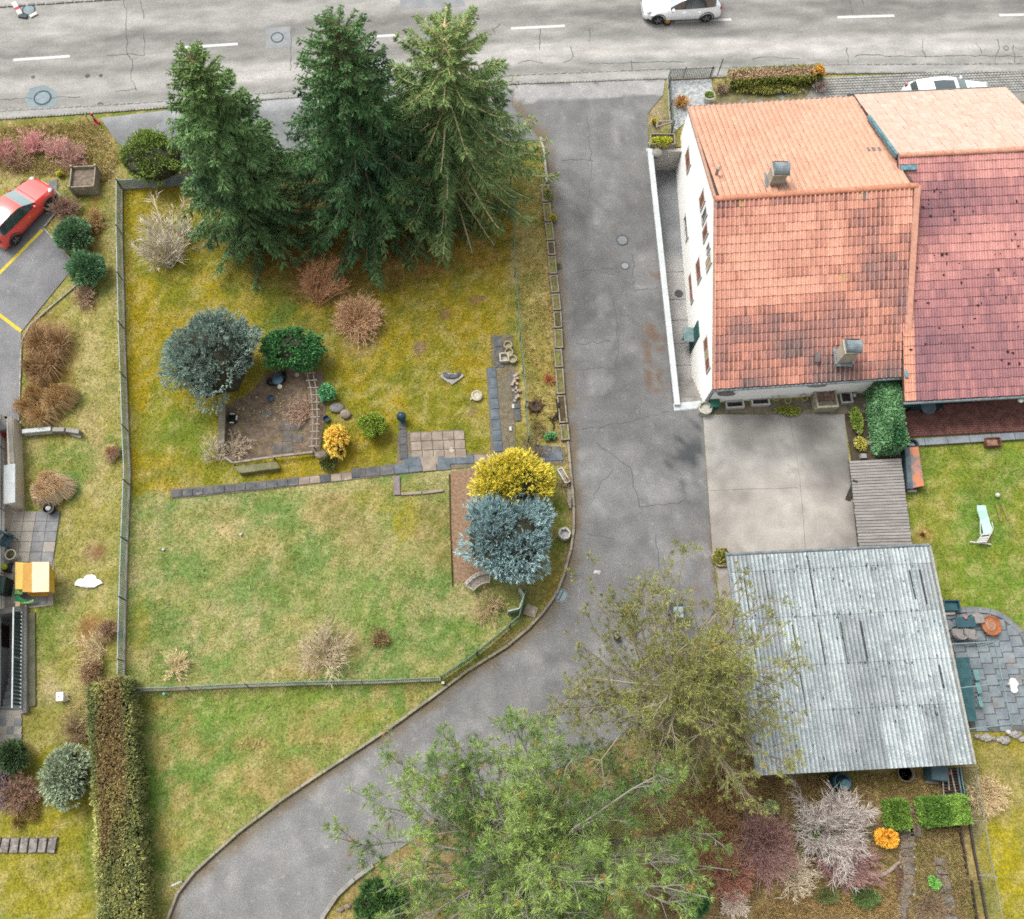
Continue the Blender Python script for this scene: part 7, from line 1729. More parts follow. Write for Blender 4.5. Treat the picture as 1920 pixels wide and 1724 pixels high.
t = thing("bird_bath", "brown twig wreath on the stone beside the plant box", "wreath", tuple(P(1236, 281)))
mb = MB(); mb.lathe([(.14, .45), (.2, .5), (.14, .54), (.1, .5), (.14, .45)], n=14); mb.build("ring", mat("wicker", c(150, 128, 90), c(120, 100, 70), scale=8, grain=.3), t); mb = MB(); mb.tube([(0, 0, 0), (0, 0, .5)], .05, 8); mb.build("stem", m_bark, t)
mb = MB(); mb.tube([(0, 0, 0), (.1, .25, .9)], .022, 6); single("sign_stake", "thin dark stake at the kerb left of the street hedge", "stake", 1345, 142, mb, m_dark)
# south side of the white house
mb = MB()
for k in range(8):
    a = k * math.pi / 4; b = a + math.pi / 4; mb.bar((math.cos(a) * .3, math.sin(a) * .3, .2), (math.cos(b) * .3, math.sin(b) * .3, .2), .07, .4)
mb.prism([(math.cos(k * math.pi / 4) * .27, math.sin(k * math.pi / 4) * .27) for k in range(8)], 0, .24)
single("octagon_pot", "octagonal white planter at the corner of the white house", "planter", 1319, 770, mb, mat("pot_white", c(232, 230, 214), c(206, 204, 188), scale=5, grain=.1))
t = thing("garden_box", "dark green plastic box against the corner of the white house", "box", tuple(P(1336, 762)), .06)
mb = MB(); mb.box(0, 0, .22, .42, .4, .44); mb.build("box_body", mat("pine_green_plastic", c(56, 122, 100), c(44, 102, 84), scale=4, rough=.5), t, bevel=.015); mb = MB(); mb.box(0, 0, .46, .46, .44, .05); mb.build("lid", mat("pine_green_lid", c(70, 138, 116), c(58, 118, 100), scale=4, rough=.5), t, bevel=.01)
for lb_, px, py, w, d_ in (("left of two white framed light wells at the foot of the white house", 1376, 761, .78, .3), ("right of two white framed light wells at the foot of the white house", 1424, 756, .78, .3), ("square white framed light well beside the wooden planter box", 1584, 748, .5, .5)):
    t = thing("light_well", lb_, "light well", tuple(P(px, py)), .06)
    for x, y, sx, sy in ((0, -d_ / 2, w + .07, .07), (0, d_ / 2, w + .07, .05), (w / 2, 0, .07, d_ - .07), (-w / 2, 0, .07, d_ - .07)):
        mb = MB(); mb.box(x, y, .1, sx, sy, .22); mb.build("frame", m_frame, t)
    mb = MB()
    for k in range(12): mb.box(-w / 2 + (k + .7) * w / 12.4, 0, .08, .02, d_ - .08, .03)
    mb.build("grating", mat("dark_grating", c(110, 106, 102), c(84, 80, 78), scale=6), t)
    mb = MB(); mb.box(0, 0, .02, w - .06, d_ - .06, .02); mb.build("pit_floor", m_soil, t)
t = thing("stone_trough", "large pale trough planter with brown planks at the wall of the white house", "planter", tuple(P(1541, 754)), .06)
for x, y, sx, sy in ((0, -.46, .98, .1), (-.46, 0, .08, .84), (.46, 0, .08, .84)):
    mb = MB(); mb.box(x, y, .3, sx, sy, .6); mb.build("side", mat("yellowish_concrete", c(214, 208, 176), c(188, 184, 156), scale=4, grain=.12), t, bevel=.01)
for k in range(5):
    mb = MB(); mb.box(-.34 + k * .17, .12, .5 - .02 * (k % 2), .16, .5, .05); mb.build("plank", mat("brown_plank", c(158, 132, 116), c(126, 102, 88), scale=5, grain=.2, rnd=.1), t)
mb = MB(); mb.box(0, -.24, .36, .84, .3, .12); mb.build("soil", mat("grey_soil", c(186, 172, 160), c(148, 134, 122), scale=8, grain=.3), t)
mb = MB(); mb.box(0, .42, .66, .9, .12, .28); mb.build("back_board", mat("dark_back", c(110, 92, 82), c(90, 76, 68), scale=5), t)
for lb_, px, py, r in (("ring of bent hoop sticks left in the mossy bed by the house", 1450, 752, .16), ("pair of pale hoop rings in the middle of the mossy bed", 1472, 758, .14), ("pale hoop ring at the right end of the mossy bed", 1502, 752, .16)):
    t = thing("plant_hoop", lb_, "plant hoop", tuple(P(px, py)))
    mb = MB(); mb.tube([(math.cos(a) * r, math.sin(a) * r, .42) for a in np.linspace(0, 2 * math.pi, 14)], .02, 5); mb.build("ring", mat("pale_cane", c(206, 184, 150), c(180, 160, 126), scale=6), t)
    for a in (0, 2.1, 4.2):
        mb = MB(); mb.tube([(math.cos(a) * r, math.sin(a) * r, 0), (math.cos(a) * r, math.sin(a) * r, .42)], .014, 5); mb.build("leg", mat("pale_cane", (1, 1, 1)), t)
fl2("soil_strip", [(1583, 776), (1690, 770), (1690, 862), (1596, 866)], .003, mat("strip_soil", c(96, 82, 62), c(74, 62, 48), scale=4, grain=.3))
fl2("wall_bed", [(1318, 775), (1340, 764), (1690, 735), (1690, 776), (1584, 778)], .002, mat("wall_soil", c(156, 144, 124), c(128, 118, 96), scale=3, grain=.25))
mb = MB(); mb.lathe([(.1, 0), (.16, .12), (.13, .24), (.05, .3), (0, .3)], n=12); single("silver_ball", "shiny silver garden ball beside the square light well", "garden ball", 1600, 744, mb, mat("silver", c(226, 226, 224), c(196, 196, 196), metal=.7, rough=.25, scale=3), smooth=True)
for lb_, px, py in (("small concrete block at the bottom of the strip beside the laurel hedge", 1616, 858),):
    mb = MB(); mb.box(0, 0, .12, .26, .22, .24); single("concrete_block", lb_, "block", px, py, mb, m_cslab, bevel=.01)
for lb_, px, py in (("pale stone in the soil left of the laurel hedge", 1630, 832), ("white stone near the top of the soil strip by the laurel hedge", 1622, 762)):
    mb = MB(); mb.blob(0, 0, .06, .16, .12, .09, 9, 5, .15); single("garden_stone", lb_, "stone", px, py, mb, m_slabp)
mb = MB(); mb.tube([(0, 0, 0), (-.05, .12, .95)], .035, 7); single("white_stake", "short white stake at the lower end of the laurel hedge", "stake", 1678, 855, mb, m_frame)
# brick patio
m_br = mat("paver_brick", c(164, 112, 100), c(128, 86, 80), scale=3, grain=.2, gscale=20, rough=.9, c3=c(120, 104, 70), s3=1.2, t3=(.6, .75))
bp = fl2("brick_patio", [(1688, 760), (2000, 742), (2000, 806), (1688, 822)], .003, mat("paver_joint", c(110, 84, 76), c(88, 70, 62), scale=4))
mb = MB(); o0 = P(1690, 818); k = 0
for j in range(22):
    for i in range(38):
        x = o0.x + i * .21 + (j % 2) * .105; y = o0.y + j * .105 + (x - o0.x) * .055
        px, py = proj(x, y)
        if px > 1990 or not inpoly(np.array([px]), np.array([py]), [(1690, 762), (1990, 745), (1990, 804), (1690, 819)])[0]: continue
        mb.box(x, y, .02, .195, .093, .04 + R.uniform(-.006, .006), .055)
mb.build("paver_bricks", m_br, bp, kind="stuff")
t = thing("garden_wall", "grey slab coping along the lower side of the brick patio", "wall", tuple(P(1700, 832)))
for k in range(7):
    qa, qb = P(1690 + k * 42, 833 - k * 2.6) - t.location, P(1690 + (k + 1) * 42 - 1, 833 - (k + 1) * 2.6) - t.location
    mb = MB(); mb.bar(qa + Vector((0, 0, .12)), qb + Vector((0, 0, .12)), .33, .06); mb.build("coping_slab", mat("blue_grey_slab", c(168, 176, 182), c(146, 154, 160), scale=2, grain=.12, rnd=.06), t, bevel=.008)
    mb = MB(); mb.bar(qa + Vector((0, 0, .04)), qb + Vector((0, 0, .04)), .26, .1); mb.build("wall_stone", m_cslab, t)
t = thing("planter_box", "rusty brown wooden box on the grass edge below the brick patio", "planter", tuple(P(1857, 832)), .05)
for x, y, sx, sy in ((0, -.18, .68, .04), (0, .18, .68, .04), (.32, 0, .04, .32), (-.32, 0, .04, .32)):
    mb = MB(); mb.box(x, y, .15, sx, sy, .3); mb.build("board", mat("rusty_board", c(158, 104, 84), c(120, 80, 66), scale=5, grain=.2), t)
mb = MB(); mb.box(-.05, 0, .1, .54, .32, .18); mb.build("soil", mat("bark_mulch", c(190, 150, 124), c(150, 112, 92), scale=9, grain=.3), t)
t = thing("covered_table", "dark teal covered table half under the eave of the red roofed house", "table", tuple(P(1722, 768)))
mb = MB(); mb.box(.1, .1, .62, 1.5, .6, .06); mb.build("tabletop", mat("petrol_cloth", c(36, 74, 78), c(28, 58, 62), scale=3, rough=.8), t, bevel=.02)
for x in (-.55, .75):
    for y in (-.12, .3):
        mb = MB(); mb.tube([(x, y, 0), (x, y, .6)], .03, 6); mb.build("leg", m_cf, t)
t = thing("round_table", "small round grey table at the edge of the brick patio", "table", tuple(P(1728, 773)))
mb = MB(); mb.lathe([(0, .62), (.34, .62), (.35, .66), (.34, .69), (0, .69)], n=22); mb.build("tabletop", mat("slate_top", c(132, 154, 164), c(112, 134, 144), scale=3, rough=.5), t); mb = MB(); mb.lathe([(.2, 0), (.05, .05), (.05, .62), (.1, .62)], n=10); mb.build("leg", m_cf, t)
t = thing("storage_chest", "dark teal garden chest in the shade left of the red roofed house", "chest", tuple(P(1702, 762)))
mb = MB(); mb.box(0, .2, .3, .9, .9, .6); mb.build("chest_body", mat("petrol_plastic_d", c(38, 72, 74), c(30, 58, 60), scale=3, rough=.6), t, bevel=.02); mb = MB(); mb.box(0, .2, .63, .96, .96, .06); mb.build("lid", mat("petrol_lid", c(48, 86, 88), c(38, 70, 72), scale=3, rough=.6), t, bevel=.015)
mb = MB(); mb.lathe([(.1, 0), (.26, .12), (.3, .14), (.25, .14), (.1, .03), (0, .03)], n=18); single("blue_bowl", "bright sky blue bowl at the right side of the laurel hedge", "bowl", 1684, 812, mb, mat("sky_blue", c(66, 196, 232), c(50, 176, 214), rough=.4, scale=3))
t = thing("dark_pot", "dark grey tub on the slabs left of the garden lawn", "tub", tuple(P(1706, 838)))
mb = MB(); mb.lathe([(.2, 0), (.26, .34), (.2, .34), (.18, .1), (0, .1)], n=12); mb.build("tub_body", mat("graphite", c(64, 88, 92), c(50, 70, 74), scale=4), t)
mb = MB(); mb.blob(0, 0, .1, .24, .2, .14, 10, 5, .15); single("white_bag", "white plastic bag at the foot of the laurel hedge", "bag", 1690, 834, mb, m_frame)
t = thing("tin_roof_box", "orange and grey stained lid on the tall dark box beside the lean-to", "box", tuple(P(1714, 876)))
qs = [P(1698, 840, .5) - t.location, P(1722, 838, .5) - t.location, P(1733, 911, .5) - t.location, P(1702, 917, .5) - t.location]
mb = MB(); mb.prism([Vector((q.x, q.y, 0)) for q in qs], 0, .44); mb.build("box_body", mat("dark_teal_box", c(74, 98, 104), c(58, 80, 86), scale=3), t)
mb = MB(); mb.prism(qs, .44, .5); mb.build("lid", mat("stained_lid", c(232, 150, 108), c(132, 140, 144), scale=.9, rough=.7, lo=.44, hi=.58, c3=c(212, 146, 130), s3=1.6, t3=(.58, .66)), t)
mb = MB(); mb.bar(qs[0] + Vector((.06, 0, .015)), qs[3] + Vector((.1, 0, .015)), .22, .04); mb.build("edge_plate", mat("grey_plate", c(110, 124, 130), c(88, 102, 108), scale=3), t)
mb = MB(); mb.box(0, 0, .05, .42, .09, .1); single("white_step", "white bar on the grass below the orange stained box", "bar", 1708, 922, mb, m_frame, .04)
# lounger, ball, planks
t = thing("sun_lounger", "pale green sun lounger with a white slatted head rest on the right lawn", "sun lounger", tuple(P(1846, 985)))
lo2 = t.location
def LP(px, py, z): return P(px, py, z) - lo2
m_lg = mat("mint_cloth", c(204, 246, 228, 1.25), c(190, 238, 216, 1.25), rough=.8, scale=3)
ed = [((1832, 948, .55), (1848, 948, .55)), ((1833, 958, .5), (1850, 957, .5)), ((1838, 975, .36), (1854, 971, .36)), ((1841, 985, .34), (1857, 983, .34)), ((1844, 999, .42), (1860, 990, .42)), ((1844, 1001, .43), (1858, 1000, .43))]
mb = MB(); vs = []
for a, b in ed: vs += [LP(*a), LP(*b)]
n_ = len(vs); mb.add(vs + [v_ + Vector((0, 0, -.04)) for v_ in vs], [(2 * i, 2 * i + 2, 2 * i + 3, 2 * i + 1) for i in range(len(ed) - 1)] + [(n_ + 2 * i + 1, n_ + 2 * i + 3, n_ + 2 * i + 2, n_ + 2 * i) for i in range(len(ed) - 1)] + [(2 * i, n_ + 2 * i, n_ + 2 * i + 2, 2 * i + 2) for i in range(len(ed) - 1)]); mb.build("seat_cloth", m_lg, t)
for px0, px1, py in ((1840, 1856, 1003), (1838, 1853, 1009), (1836, 1850, 1013), (1832, 1848, 1017)):
    mb = MB(); mb.bar(LP(px0, py, .4), LP(px1, py - 2, .4), .07, .03); mb.build("slat", m_frame, t)
for a, b in (((1842, 1001), (1831, 1018)), ((1858, 1000), (1848, 1018)), ((1838, 975), (1838, 1003)), ((1860, 980), (1862, 990)), ((1862, 990), (1858, 1002))):
    mb = MB(); mb.bar(LP(*a, .4), LP(*b, .4), .035, .035); mb.build("frame_tube", m_frame, t)
mb = MB(); mb.bar(LP(1818, 1016, .12), LP(1858, 1021, .12), .05, .05); mb.build("foot_bar", m_frame, t)
for px, py, z in ((1835, 955, .5), (1848, 954, .5), (1840, 1000, .4), (1856, 998, .4)):
    mb = MB(); mb.tube([LP(px, py, z), LP(px, py, 0)], .018, 6); mb.build("leg", m_frame, t)
mb = MB(); mb.blob(0, 0, .11, .11, .11, .11, 14, 9, .0); single("ball", "white ball on the lawn above the green lounger", "ball", 1868, 930, mb, mat("ball_white", c(240, 238, 214), c(226, 224, 200), scale=6, rough=.5), smooth=True)
for lb_, a, b in (("left of two pale planks on the lawn beside the lounger", (1868, 945), (1877, 978)), ("right of two pale planks on the lawn beside the lounger", (1878, 944), (1890, 976))):
    qa, qb = P(*a), P(*b); mb = MB(); mb.bar((0, 0, .015), (qb.x - qa.x, qb.y - qa.y, .015), .12, .03); o = mb.build("lawn_plank", mat("moss_plank", c(166, 156, 80), c(146, 140, 66), scale=5, grain=.2)); o.location = qa; tag(o, lb_, "plank")
t = thing("garden_figure", "small orange upright ornament on the bare corner beside the lean-to", "figurine", tuple(P(1728, 1002)))
mb = MB(); mb.lathe([(.07, 0), (.09, .12), (.06, .26), (.03, .3)], n=10); mb.build("body", mat("rust_orange", c(190, 104, 50), c(160, 84, 42), scale=5), t); mb = MB(); mb.lathe([(0, .28), (.06, .3), (.07, .36), (.04, .42), (0, .46)], n=10); mb.build("head", mat("peach", c(252, 196, 150), c(236, 170, 120), scale=5), t)
# flagged patio behind the garage
PAT = [(1762, 1146), (1800, 1141), (1846, 1141), (1876, 1150), (1912, 1176), (1945, 1230), (1950, 1372), (1822, 1372), (1770, 1180)]
patio = fl2("flag_patio", PAT, .003, mat("patio_joint", c(126, 126, 120), c(104, 106, 100), scale=3, grain=.2))
m_flag = mat("flag_stone", c(158, 168, 172), c(136, 146, 152), scale=1.6, grain=.14, gscale=14, rough=.9, rnd=.12, c3=c(160, 146, 136), s3=1.3, t3=(.56, .7))
pin = [(1764, 1152), (1846, 1148), (1870, 1156), (1906, 1186), (1936, 1234), (1960, 1366), (1826, 1366), (1776, 1182)]
o0 = P(1768, 1372)
for i in range(11):
    for j in range(13):
        x = o0.x - .9 + i * .5 + .02; y = o0.y + j * .46 + (i % 2) * .23
        x -= (y - o0.y) * .12
        px, py = proj(x, y)
        if not inpoly(np.array([px]), np.array([py]), pin)[0]: continue
        mb = MB(); mb.box(x, y, .02, .475, .435, .045 + R.uniform(-.006, .006), .03 + R.uniform(-.015, .015)); mb.build("flag_stone", m_flag, patio, bevel=.008)
for o in stones_along("border_stone", W([(1766, 1149), (1800, 1144), (1846, 1144), (1876, 1153), (1911, 1180), (1942, 1230)]), .55, .24, .06, mat("border_grey", c(158, 160, 162), c(134, 138, 142), scale=3, grain=.15, rnd=.08), patio): pass
t = thing("patio_table", "low dark teal rectangular table on the flagged patio", "table", tuple(P(1799, 1170)), .04)
mb = MB(); mb.box(0, 0, .52, .82, .44, .05); mb.build("tabletop", mat("teal_top", c(64, 108, 118), c(54, 94, 104), scale=3, rough=.5), t, bevel=.012)
for x in (-.36, .36):
    for y in (-.17, .17):
        mb = MB(); mb.tube([(x, y, 0), (x, y, .5)], .025, 6); mb.build("leg", m_cf, t)
mb = MB(); mb.lathe([(.05, 0), (.07, .1), (.04, .12), (0, .12)], n=10); single("pink_cup", "small pink cup at the corner of the teal patio table", "cup", 1809, 1159, mb, mat("pink_glass", c(226, 140, 140), c(206, 116, 120), scale=4, rough=.3), z=.55)
t = thing("fire_bowl", "round rust orange fire bowl on the flagged patio", "fire bowl", tuple(P(1850, 1176)))
mb = MB(); mb.lathe([(.1, .2), (.34, .3), (.4, .42), (.42, .42), (.36, .3), (.3, .34), (.2, .32), (.1, .35), (0, .35)], n=26); mb.build("bowl", mat("rust_bowl", c(206, 130, 78), c(176, 104, 62), scale=5, rough=.8, grain=.15, c3=c(206, 160, 130), s3=3), t, smooth=True)
mb = MB(); mb.lathe([(0, .335), (.24, .345), (.2, .37), (.1, .36), (.08, .385), (0, .39)], n=22); mb.build("ash_plate", mat("rust_plate", c(200, 156, 132), c(180, 128, 100), scale=8, grain=.2), t)
for k in range(3):
    a = k * 2.1; mb = MB(); mb.tube([(math.cos(a) * .25, math.sin(a) * .25, .28), (math.cos(a) * .33, math.sin(a) * .33, 0)], .025, 6); mb.build("leg", m_cf, t)
for k, (px, py, rz, lb_) in enumerate(((1824, 1163, .1, "beige stool between the teal table and the rusty fire bowl"), (1788, 1191, 0, "beige round backed chair below the left half of the teal table"), (1808, 1191, -.1, "beige round backed chair with a cushion below the right half of the teal table"))):
    t = thing("patio_chair", lb_, "chair", tuple(P(px, py)), rz + (math.pi if k else 0))
    m_ch = mat("beige_weave", c(178, 172, 166), c(156, 150, 146), scale=9, grain=.15)
    mb = MB(); n2 = 12; prof_ = [(.26 * math.cos(a), .26 * math.sin(a)) for a in np.linspace(0, math.pi, n2)] + [(-.26, -.2), (.26, -.2)]; mb.prism(prof_, .38, .44); mb.build("seat", m_ch, t, bevel=.01)
    if k:
        mb = MB(); mb.tube([(.27 * math.cos(a), .27 * math.sin(a), .7) for a in np.linspace(.1, math.pi - .1, 10)], .03, 6); mb.build("back_rail", m_ch, t)
        mb = MB(); mb.tube([(.26 * math.cos(a), .26 * math.sin(a), .56) for a in np.linspace(.1, math.pi - .1, 10)], .022, 6); mb.build("back_rail", m_ch, t)
    for x, y in ((-.2, -.16), (.2, -.16), (-.17, .17), (.17, .17)):
        mb = MB(); mb.tube([(x, y, 0), (x, y, .39)], .02, 6); mb.build("leg", m_cf, t)
t = thing("green_deck_table", "long dark green slatted table half under the garage roof edge", "table", tuple(P(1812, 1290)))
for k in range(24):
    py = 1236 + k * 5.0; qa, qb = P(1786 + k * 1.15, py, .7) - t.location, P(1817 + k * .6, py - 1, .7) - t.location
    mb = MB(); mb.bar(qa, qb, .1, .03); mb.build("slat", mat("teal_slat", c(64, 116, 120), c(50, 96, 102), scale=4, rough=.6, rnd=.06), t)
for px, py in ((1796, 1244), (1816, 1242), (1812, 1344), (1828, 1342)):
    mb = MB(); mb.tube([P(px, py, 0) - t.location, P(px, py, .69) - t.location], .03, 6); mb.build("leg", m_cf, t)
for k, (px, py, lb_) in enumerate(((1821, 1268, "uppermost of three pale teal seat pads beside the slatted table"), (1825, 1292, "middle of three pale teal seat pads beside the slatted table"), (1828, 1318, "lowest of three pale teal seat pads beside the slatted table"))):
    t = thing("folding_seat", lb_, "seat", tuple(P(px, py)), .12)
    mb = MB(); mb.box(0, 0, .44, .22 - .03 * k, .44, .05); mb.build("seat", mat("pale_teal", c(128, 178, 174), c(112, 160, 158), scale=4, rough=.6), t, bevel=.01)
    for x in (-.08, .08):
        for y in (-.18, .18):
            mb = MB(); mb.tube([(x, y, 0), (x, y, .43)], .012, 5); mb.build("leg", m_cf, t)
perg = thing("pergola_frame", "thin pale metal pergola frame over the flagged patio", "pergola", tuple(P(1864, 1200))); pe = perg.location
m_pg = mat("pale_teal_metal", c(156, 182, 184), c(136, 162, 166), rough=.5, scale=5); pz = 1.9
def PG(px, py): return P(px, py, pz) - pe
for a, b in (((1782, 1208), (1874, 1203)), ((1864, 1200), (1880, 1280)), ((1880, 1280), (1897, 1362)), ((1799, 1290), (1880, 1281)), ((1817, 1367), (1902, 1357))):
    mb = MB(); mb.bar(PG(*a), PG(*b), .035, .04); mb.build("beam", m_pg, perg)
for px, py in ((1864, 1201), (1897, 1360)):
    q = PG(px, py); mb = MB(); mb.tube([q, Vector((q.x, q.y, 0))], .025, 7); mb.build("post", m_pg, perg)
mb = MB(); mb.bar(PG(1835, 1213) - Vector((0, 0, .2)), PG(1862, 1206), .03, .03); mb.build("brace", m_cf, perg)
mb = MB(); 
for k in range(7): mb.blob(R.uniform(-.16, .16), R.uniform(-.2, .2), .1, .14, .14, .14, 9, 6, .12)
single("cushion_heap", "white cloth heap on the right side of the flagged patio", "cloth", 1903, 1287, mb, mat("white_cloth", (.76, .76, .74), (.7, .7, .68), scale=5), smooth=True)
mb = MB(); mb.lathe([(.06, 0), (.06, .3), (.03, .36), (0, .36)], n=10); single("patio_light", "small white light between pergola beam and cloth heap", "lamp", 1885, 1284, mb, m_frame)
t = thing("water_tub", "teal tub with white foam beside the top corner of the patio", "tub", tuple(P(1777, 1138)))
for x, y, sx, sy in ((0, .2, .66, .05), (0, -.2, .66, .05), (.32, 0, .05, .36), (-.32, 0, .05, .36)):
    mb = MB(); mb.box(x, y, .2, sx, sy, .4); mb.build("side", mat("teal_tub", c(60, 112, 118), c(48, 92, 98), scale=4, rough=.5), t)
mb = MB(); mb.box(0, 0, .12, .6, .36, .2); mb.build("water", mat("tub_water", c(70, 120, 128), c(60, 104, 112), rough=.15, scale=3), t)
mb = MB(); mb.box(-.05, -.3, .1, .5, .14, .16, .06); mb.build("white_lid", m_frame, t, bevel=.02)
t = thing("stone_row", "row of rough pale stones along the lower edge of the flagged patio", "stones", tuple(P(1880, 1385)))
for k in range(11):
    q = P(1828 + k * 11 + R.uniform(-2, 2), 1380 + R.uniform(-3, 9)) - t.location; s_ = R.uniform(.1, .26); mb = MB(); mb.blob(q.x, q.y, .07, s_, s_ * R.uniform(.6, .9), .13, 9, 5, .22); mb.build("stone", mat("pale_rubble", c(212, 206, 200), c(164, 156, 150), scale=5, grain=.2), t)
mb = MB(); mb.lathe([(.05, 0), (.1, .1), (.08, .2), (0, .22)], n=10); single("white_pot", "small white pot at the stone row below the patio", "pot", 1887, 1373, mb, m_frame)
# ------------------------------------------------------------------ south of the garage
t = thing("rain_barrel", "dark blue rain barrel under the lower edge of the garage roof", "barrel", tuple(P(1566, 1466)))
mb = MB(); mb.lathe([(.3, 0), (.36, .4), (.34, .86), (.3, .88), (.28, .5), (0, .5)], n=18); mb.build("barrel_body", mat("dark_blue_barrel", c(40, 84, 92), c(30, 64, 72), scale=3, rough=.5), t, smooth=True); mb = MB(); mb.lathe([(.0, .86), (.18, .88), (.19, .84)], .1, -.08, 14); mb.build("lid", mat("teal_lid", c(84, 130, 140), c(70, 112, 122), scale=3, rough=.5), t)
t = thing("rain_barrel", "second blue grey container under the right part of the garage roof edge", "container", tuple(P(1745, 1448)), -.1)
mb = MB(); mb.box(0, 0, .4, .7, .7, .8, tp=.94); mb.build("container_body", mat("slate_plastic", c(84, 116, 122), c(70, 98, 106), scale=3, rough=.5), t, bevel=.04); mb = MB(); mb.box(0, -.4, .06, .5, .1, .1); mb.build("plinth", m_cslab, t)
t = thing("zinc_tub", "old round zinc tub lying under the garage roof edge", "tub", tuple(P(1694, 1450)))
mb = MB(); mb.lathe([(.26, 0), (.33, .26), (.345, .27), (.31, .27), (.24, .05), (0, .05)], n=22); mb.build("tub_body", mat("old_zinc", c(168, 160, 140), c(136, 130, 112), scale=5, grain=.15), t); mb = MB(); mb.lathe([(0, .16), (.28, .16)], n=18); mb.build("soil", mat("tub_soil", c(150, 138, 116), c(124, 114, 94), scale=6, grain=.2), t)
t = thing("timber_rack", "dark slatted timber rack with loose poles at the garage corner by the fence", "rack", tuple(P(1784, 1470)))
for k in range(9):
    qa, qb = P(1762 + k * .8, 1446 + k * 5.4, .35) - t.location, P(1794 + k * 1.2, 1444 + k * 5.4, .35) - t.location
    mb = MB(); mb.bar(qa, qb, .06, .05); mb.build("slat", mat("dark_slat", c(92, 74, 62), c(66, 52, 44), scale=5, grain=.2, rnd=.12), t)
mb = MB(); mb.prism([P(1763, 1442, 0) - t.location, P(1796, 1440, 0) - t.location, P(1806, 1496, 0) - t.location, P(1768, 1498, 0) - t.location], .0, .3); mb.build("rack_body", m_dark, t)
for a, b in (((1766, 1446), (1770, 1494)), ((1776, 1440), (1780, 1482)), ((1782, 1442), (1794, 1494))):
    mb = MB(); mb.tube([P(*a, .48) - t.location, P(*b, .42) - t.location], .03, 6); mb.build("pole", m_wood, t)
mb = MB(); mb.blob(0, 0, .0, .08, .08, .06, 8, 5, .1); single("red_glove", "small red rag on the timber rack by the garage corner", "rag", 1779, 1450, mb, mat("faded_red", c(206, 110, 96), c(176, 88, 78), scale=5), z=.5)
t = thing("rail_fence", "pale blue slatted railing leaning beside the timber rack", "railing", tuple(P(1802, 1470)))
m_bl = mat("pale_blue_paint", c(146, 168, 172), c(122, 146, 152), scale=4, rough=.6)
for dx in (0, 6):
    mb = MB(); mb.tube([P(1795 + dx, 1440, .5) - t.location, P(1799 + dx, 1466, .55) - t.location, P(1806 + dx, 1504, .4) - t.location], .03, 6); mb.build("rail", m_bl, t)
for k in range(10):
    py = 1444 + k * 6.2; mb = MB(); mb.bar(P(1792 + k * 1.3, py, .5) - t.location, P(1802 + k * 1.3, py + 1, .5) - t.location, .03, .03); mb.build("slat", m_teald, t)
# steps and stepping stones
m_step = mat("step_stone", c(164, 154, 148), c(132, 124, 120), scale=2.4, grain=.18, gscale=16, rnd=.1, rough=.92)
stp = fl2("stone_path", [(1686, 1556), (1716, 1552), (1714, 1640), (1708, 1680), (1692, 1790), (1664, 1790), (1690, 1660)], .002, mat("path_soil", c(136, 118, 92), c(112, 96, 76), scale=4, grain=.25))
for k, (px, py, w, h_) in enumerate(((1703, 1518, .42, .34), (1692, 1508, .36, .2), (1698, 1554, .6, .3), (1716, 1558, .44, .44), (1702, 1570, .5, .26), (1702, 1584, .5, .26), (1701, 1599, .5, .28), (1702, 1616, .5, .34), (1703, 1632, .46, .3), (1702, 1650, .46, .36), (1698, 1669, .46, .36), (1693, 1690, .46, .42), (1686, 1712, .48, .44))):
    q = P(px, py); mb = MB(); mb.box(q.x, q.y, .03, w * R.uniform(.94, 1.04), h_, .07, R.uniform(-.07, .07)); mb.v = [(x + R.uniform(-.02, .02), y + R.uniform(-.02, .02), z) for x, y, z in mb.v]; mb.build("stepping_stone", m_step, stp, bevel=.012)
stp2 = fl2("stone_path", [(1752, 1608), (1774, 1606), (1792, 1690), (1796, 1790), (1762, 1790), (1764, 1680)], .002, mat("path_soil", (1, 1, 1)))
for k, (px, py) in enumerate(((1761, 1616), (1765, 1632), (1768, 1648), (1772, 1666), (1775, 1686), (1778, 1704), (1782, 1722))):
    q = P(px, py); mb = MB(); mb.box(q.x, q.y, .03, .5, .36, .07, R.uniform(-.05, .05) - .1); mb.v = [(x + R.uniform(-.02, .02), y + R.uniform(-.02, .02), z) for x, y, z in mb.v]; mb.build("stepping_stone", m_step, stp2, bevel=.012)
mb = MB()
for k in range(46):
    t_ = R.random(); q = P(1686 + t_ * 6 if R.random() < .5 else 1716 - t_ * 4, 1556 + R.random() * 130); s_ = R.uniform(.03, .07); mb.blob(q.x, q.y, .03, s_, s_, s_ * .7, 6, 4, .2)
tag(mb.build("edge_pebbles", mat("white_pebble", c(224, 212, 200), c(190, 178, 166), scale=5), kind="stuff"), "white pebbles edging the stepping stone path", "pebbles")
t = thing("driftwood", "bent whitish driftwood branch lying left of the stepping stones", "driftwood", tuple(P(1650, 1640)))
pts_ = [(1614, 1651), (1630, 1645), (1650, 1642), (1664, 1636), (1676, 1626), (1686, 1616)]
mb = MB(); mb.tube([P(a, b, .1) - t.location for a, b in pts_], [.09, .085, .08, .08, .07, .05], 8); mb.build("branch", mat("driftwood", c(206, 184, 166), c(170, 150, 138), scale=6, grain=.2), t)
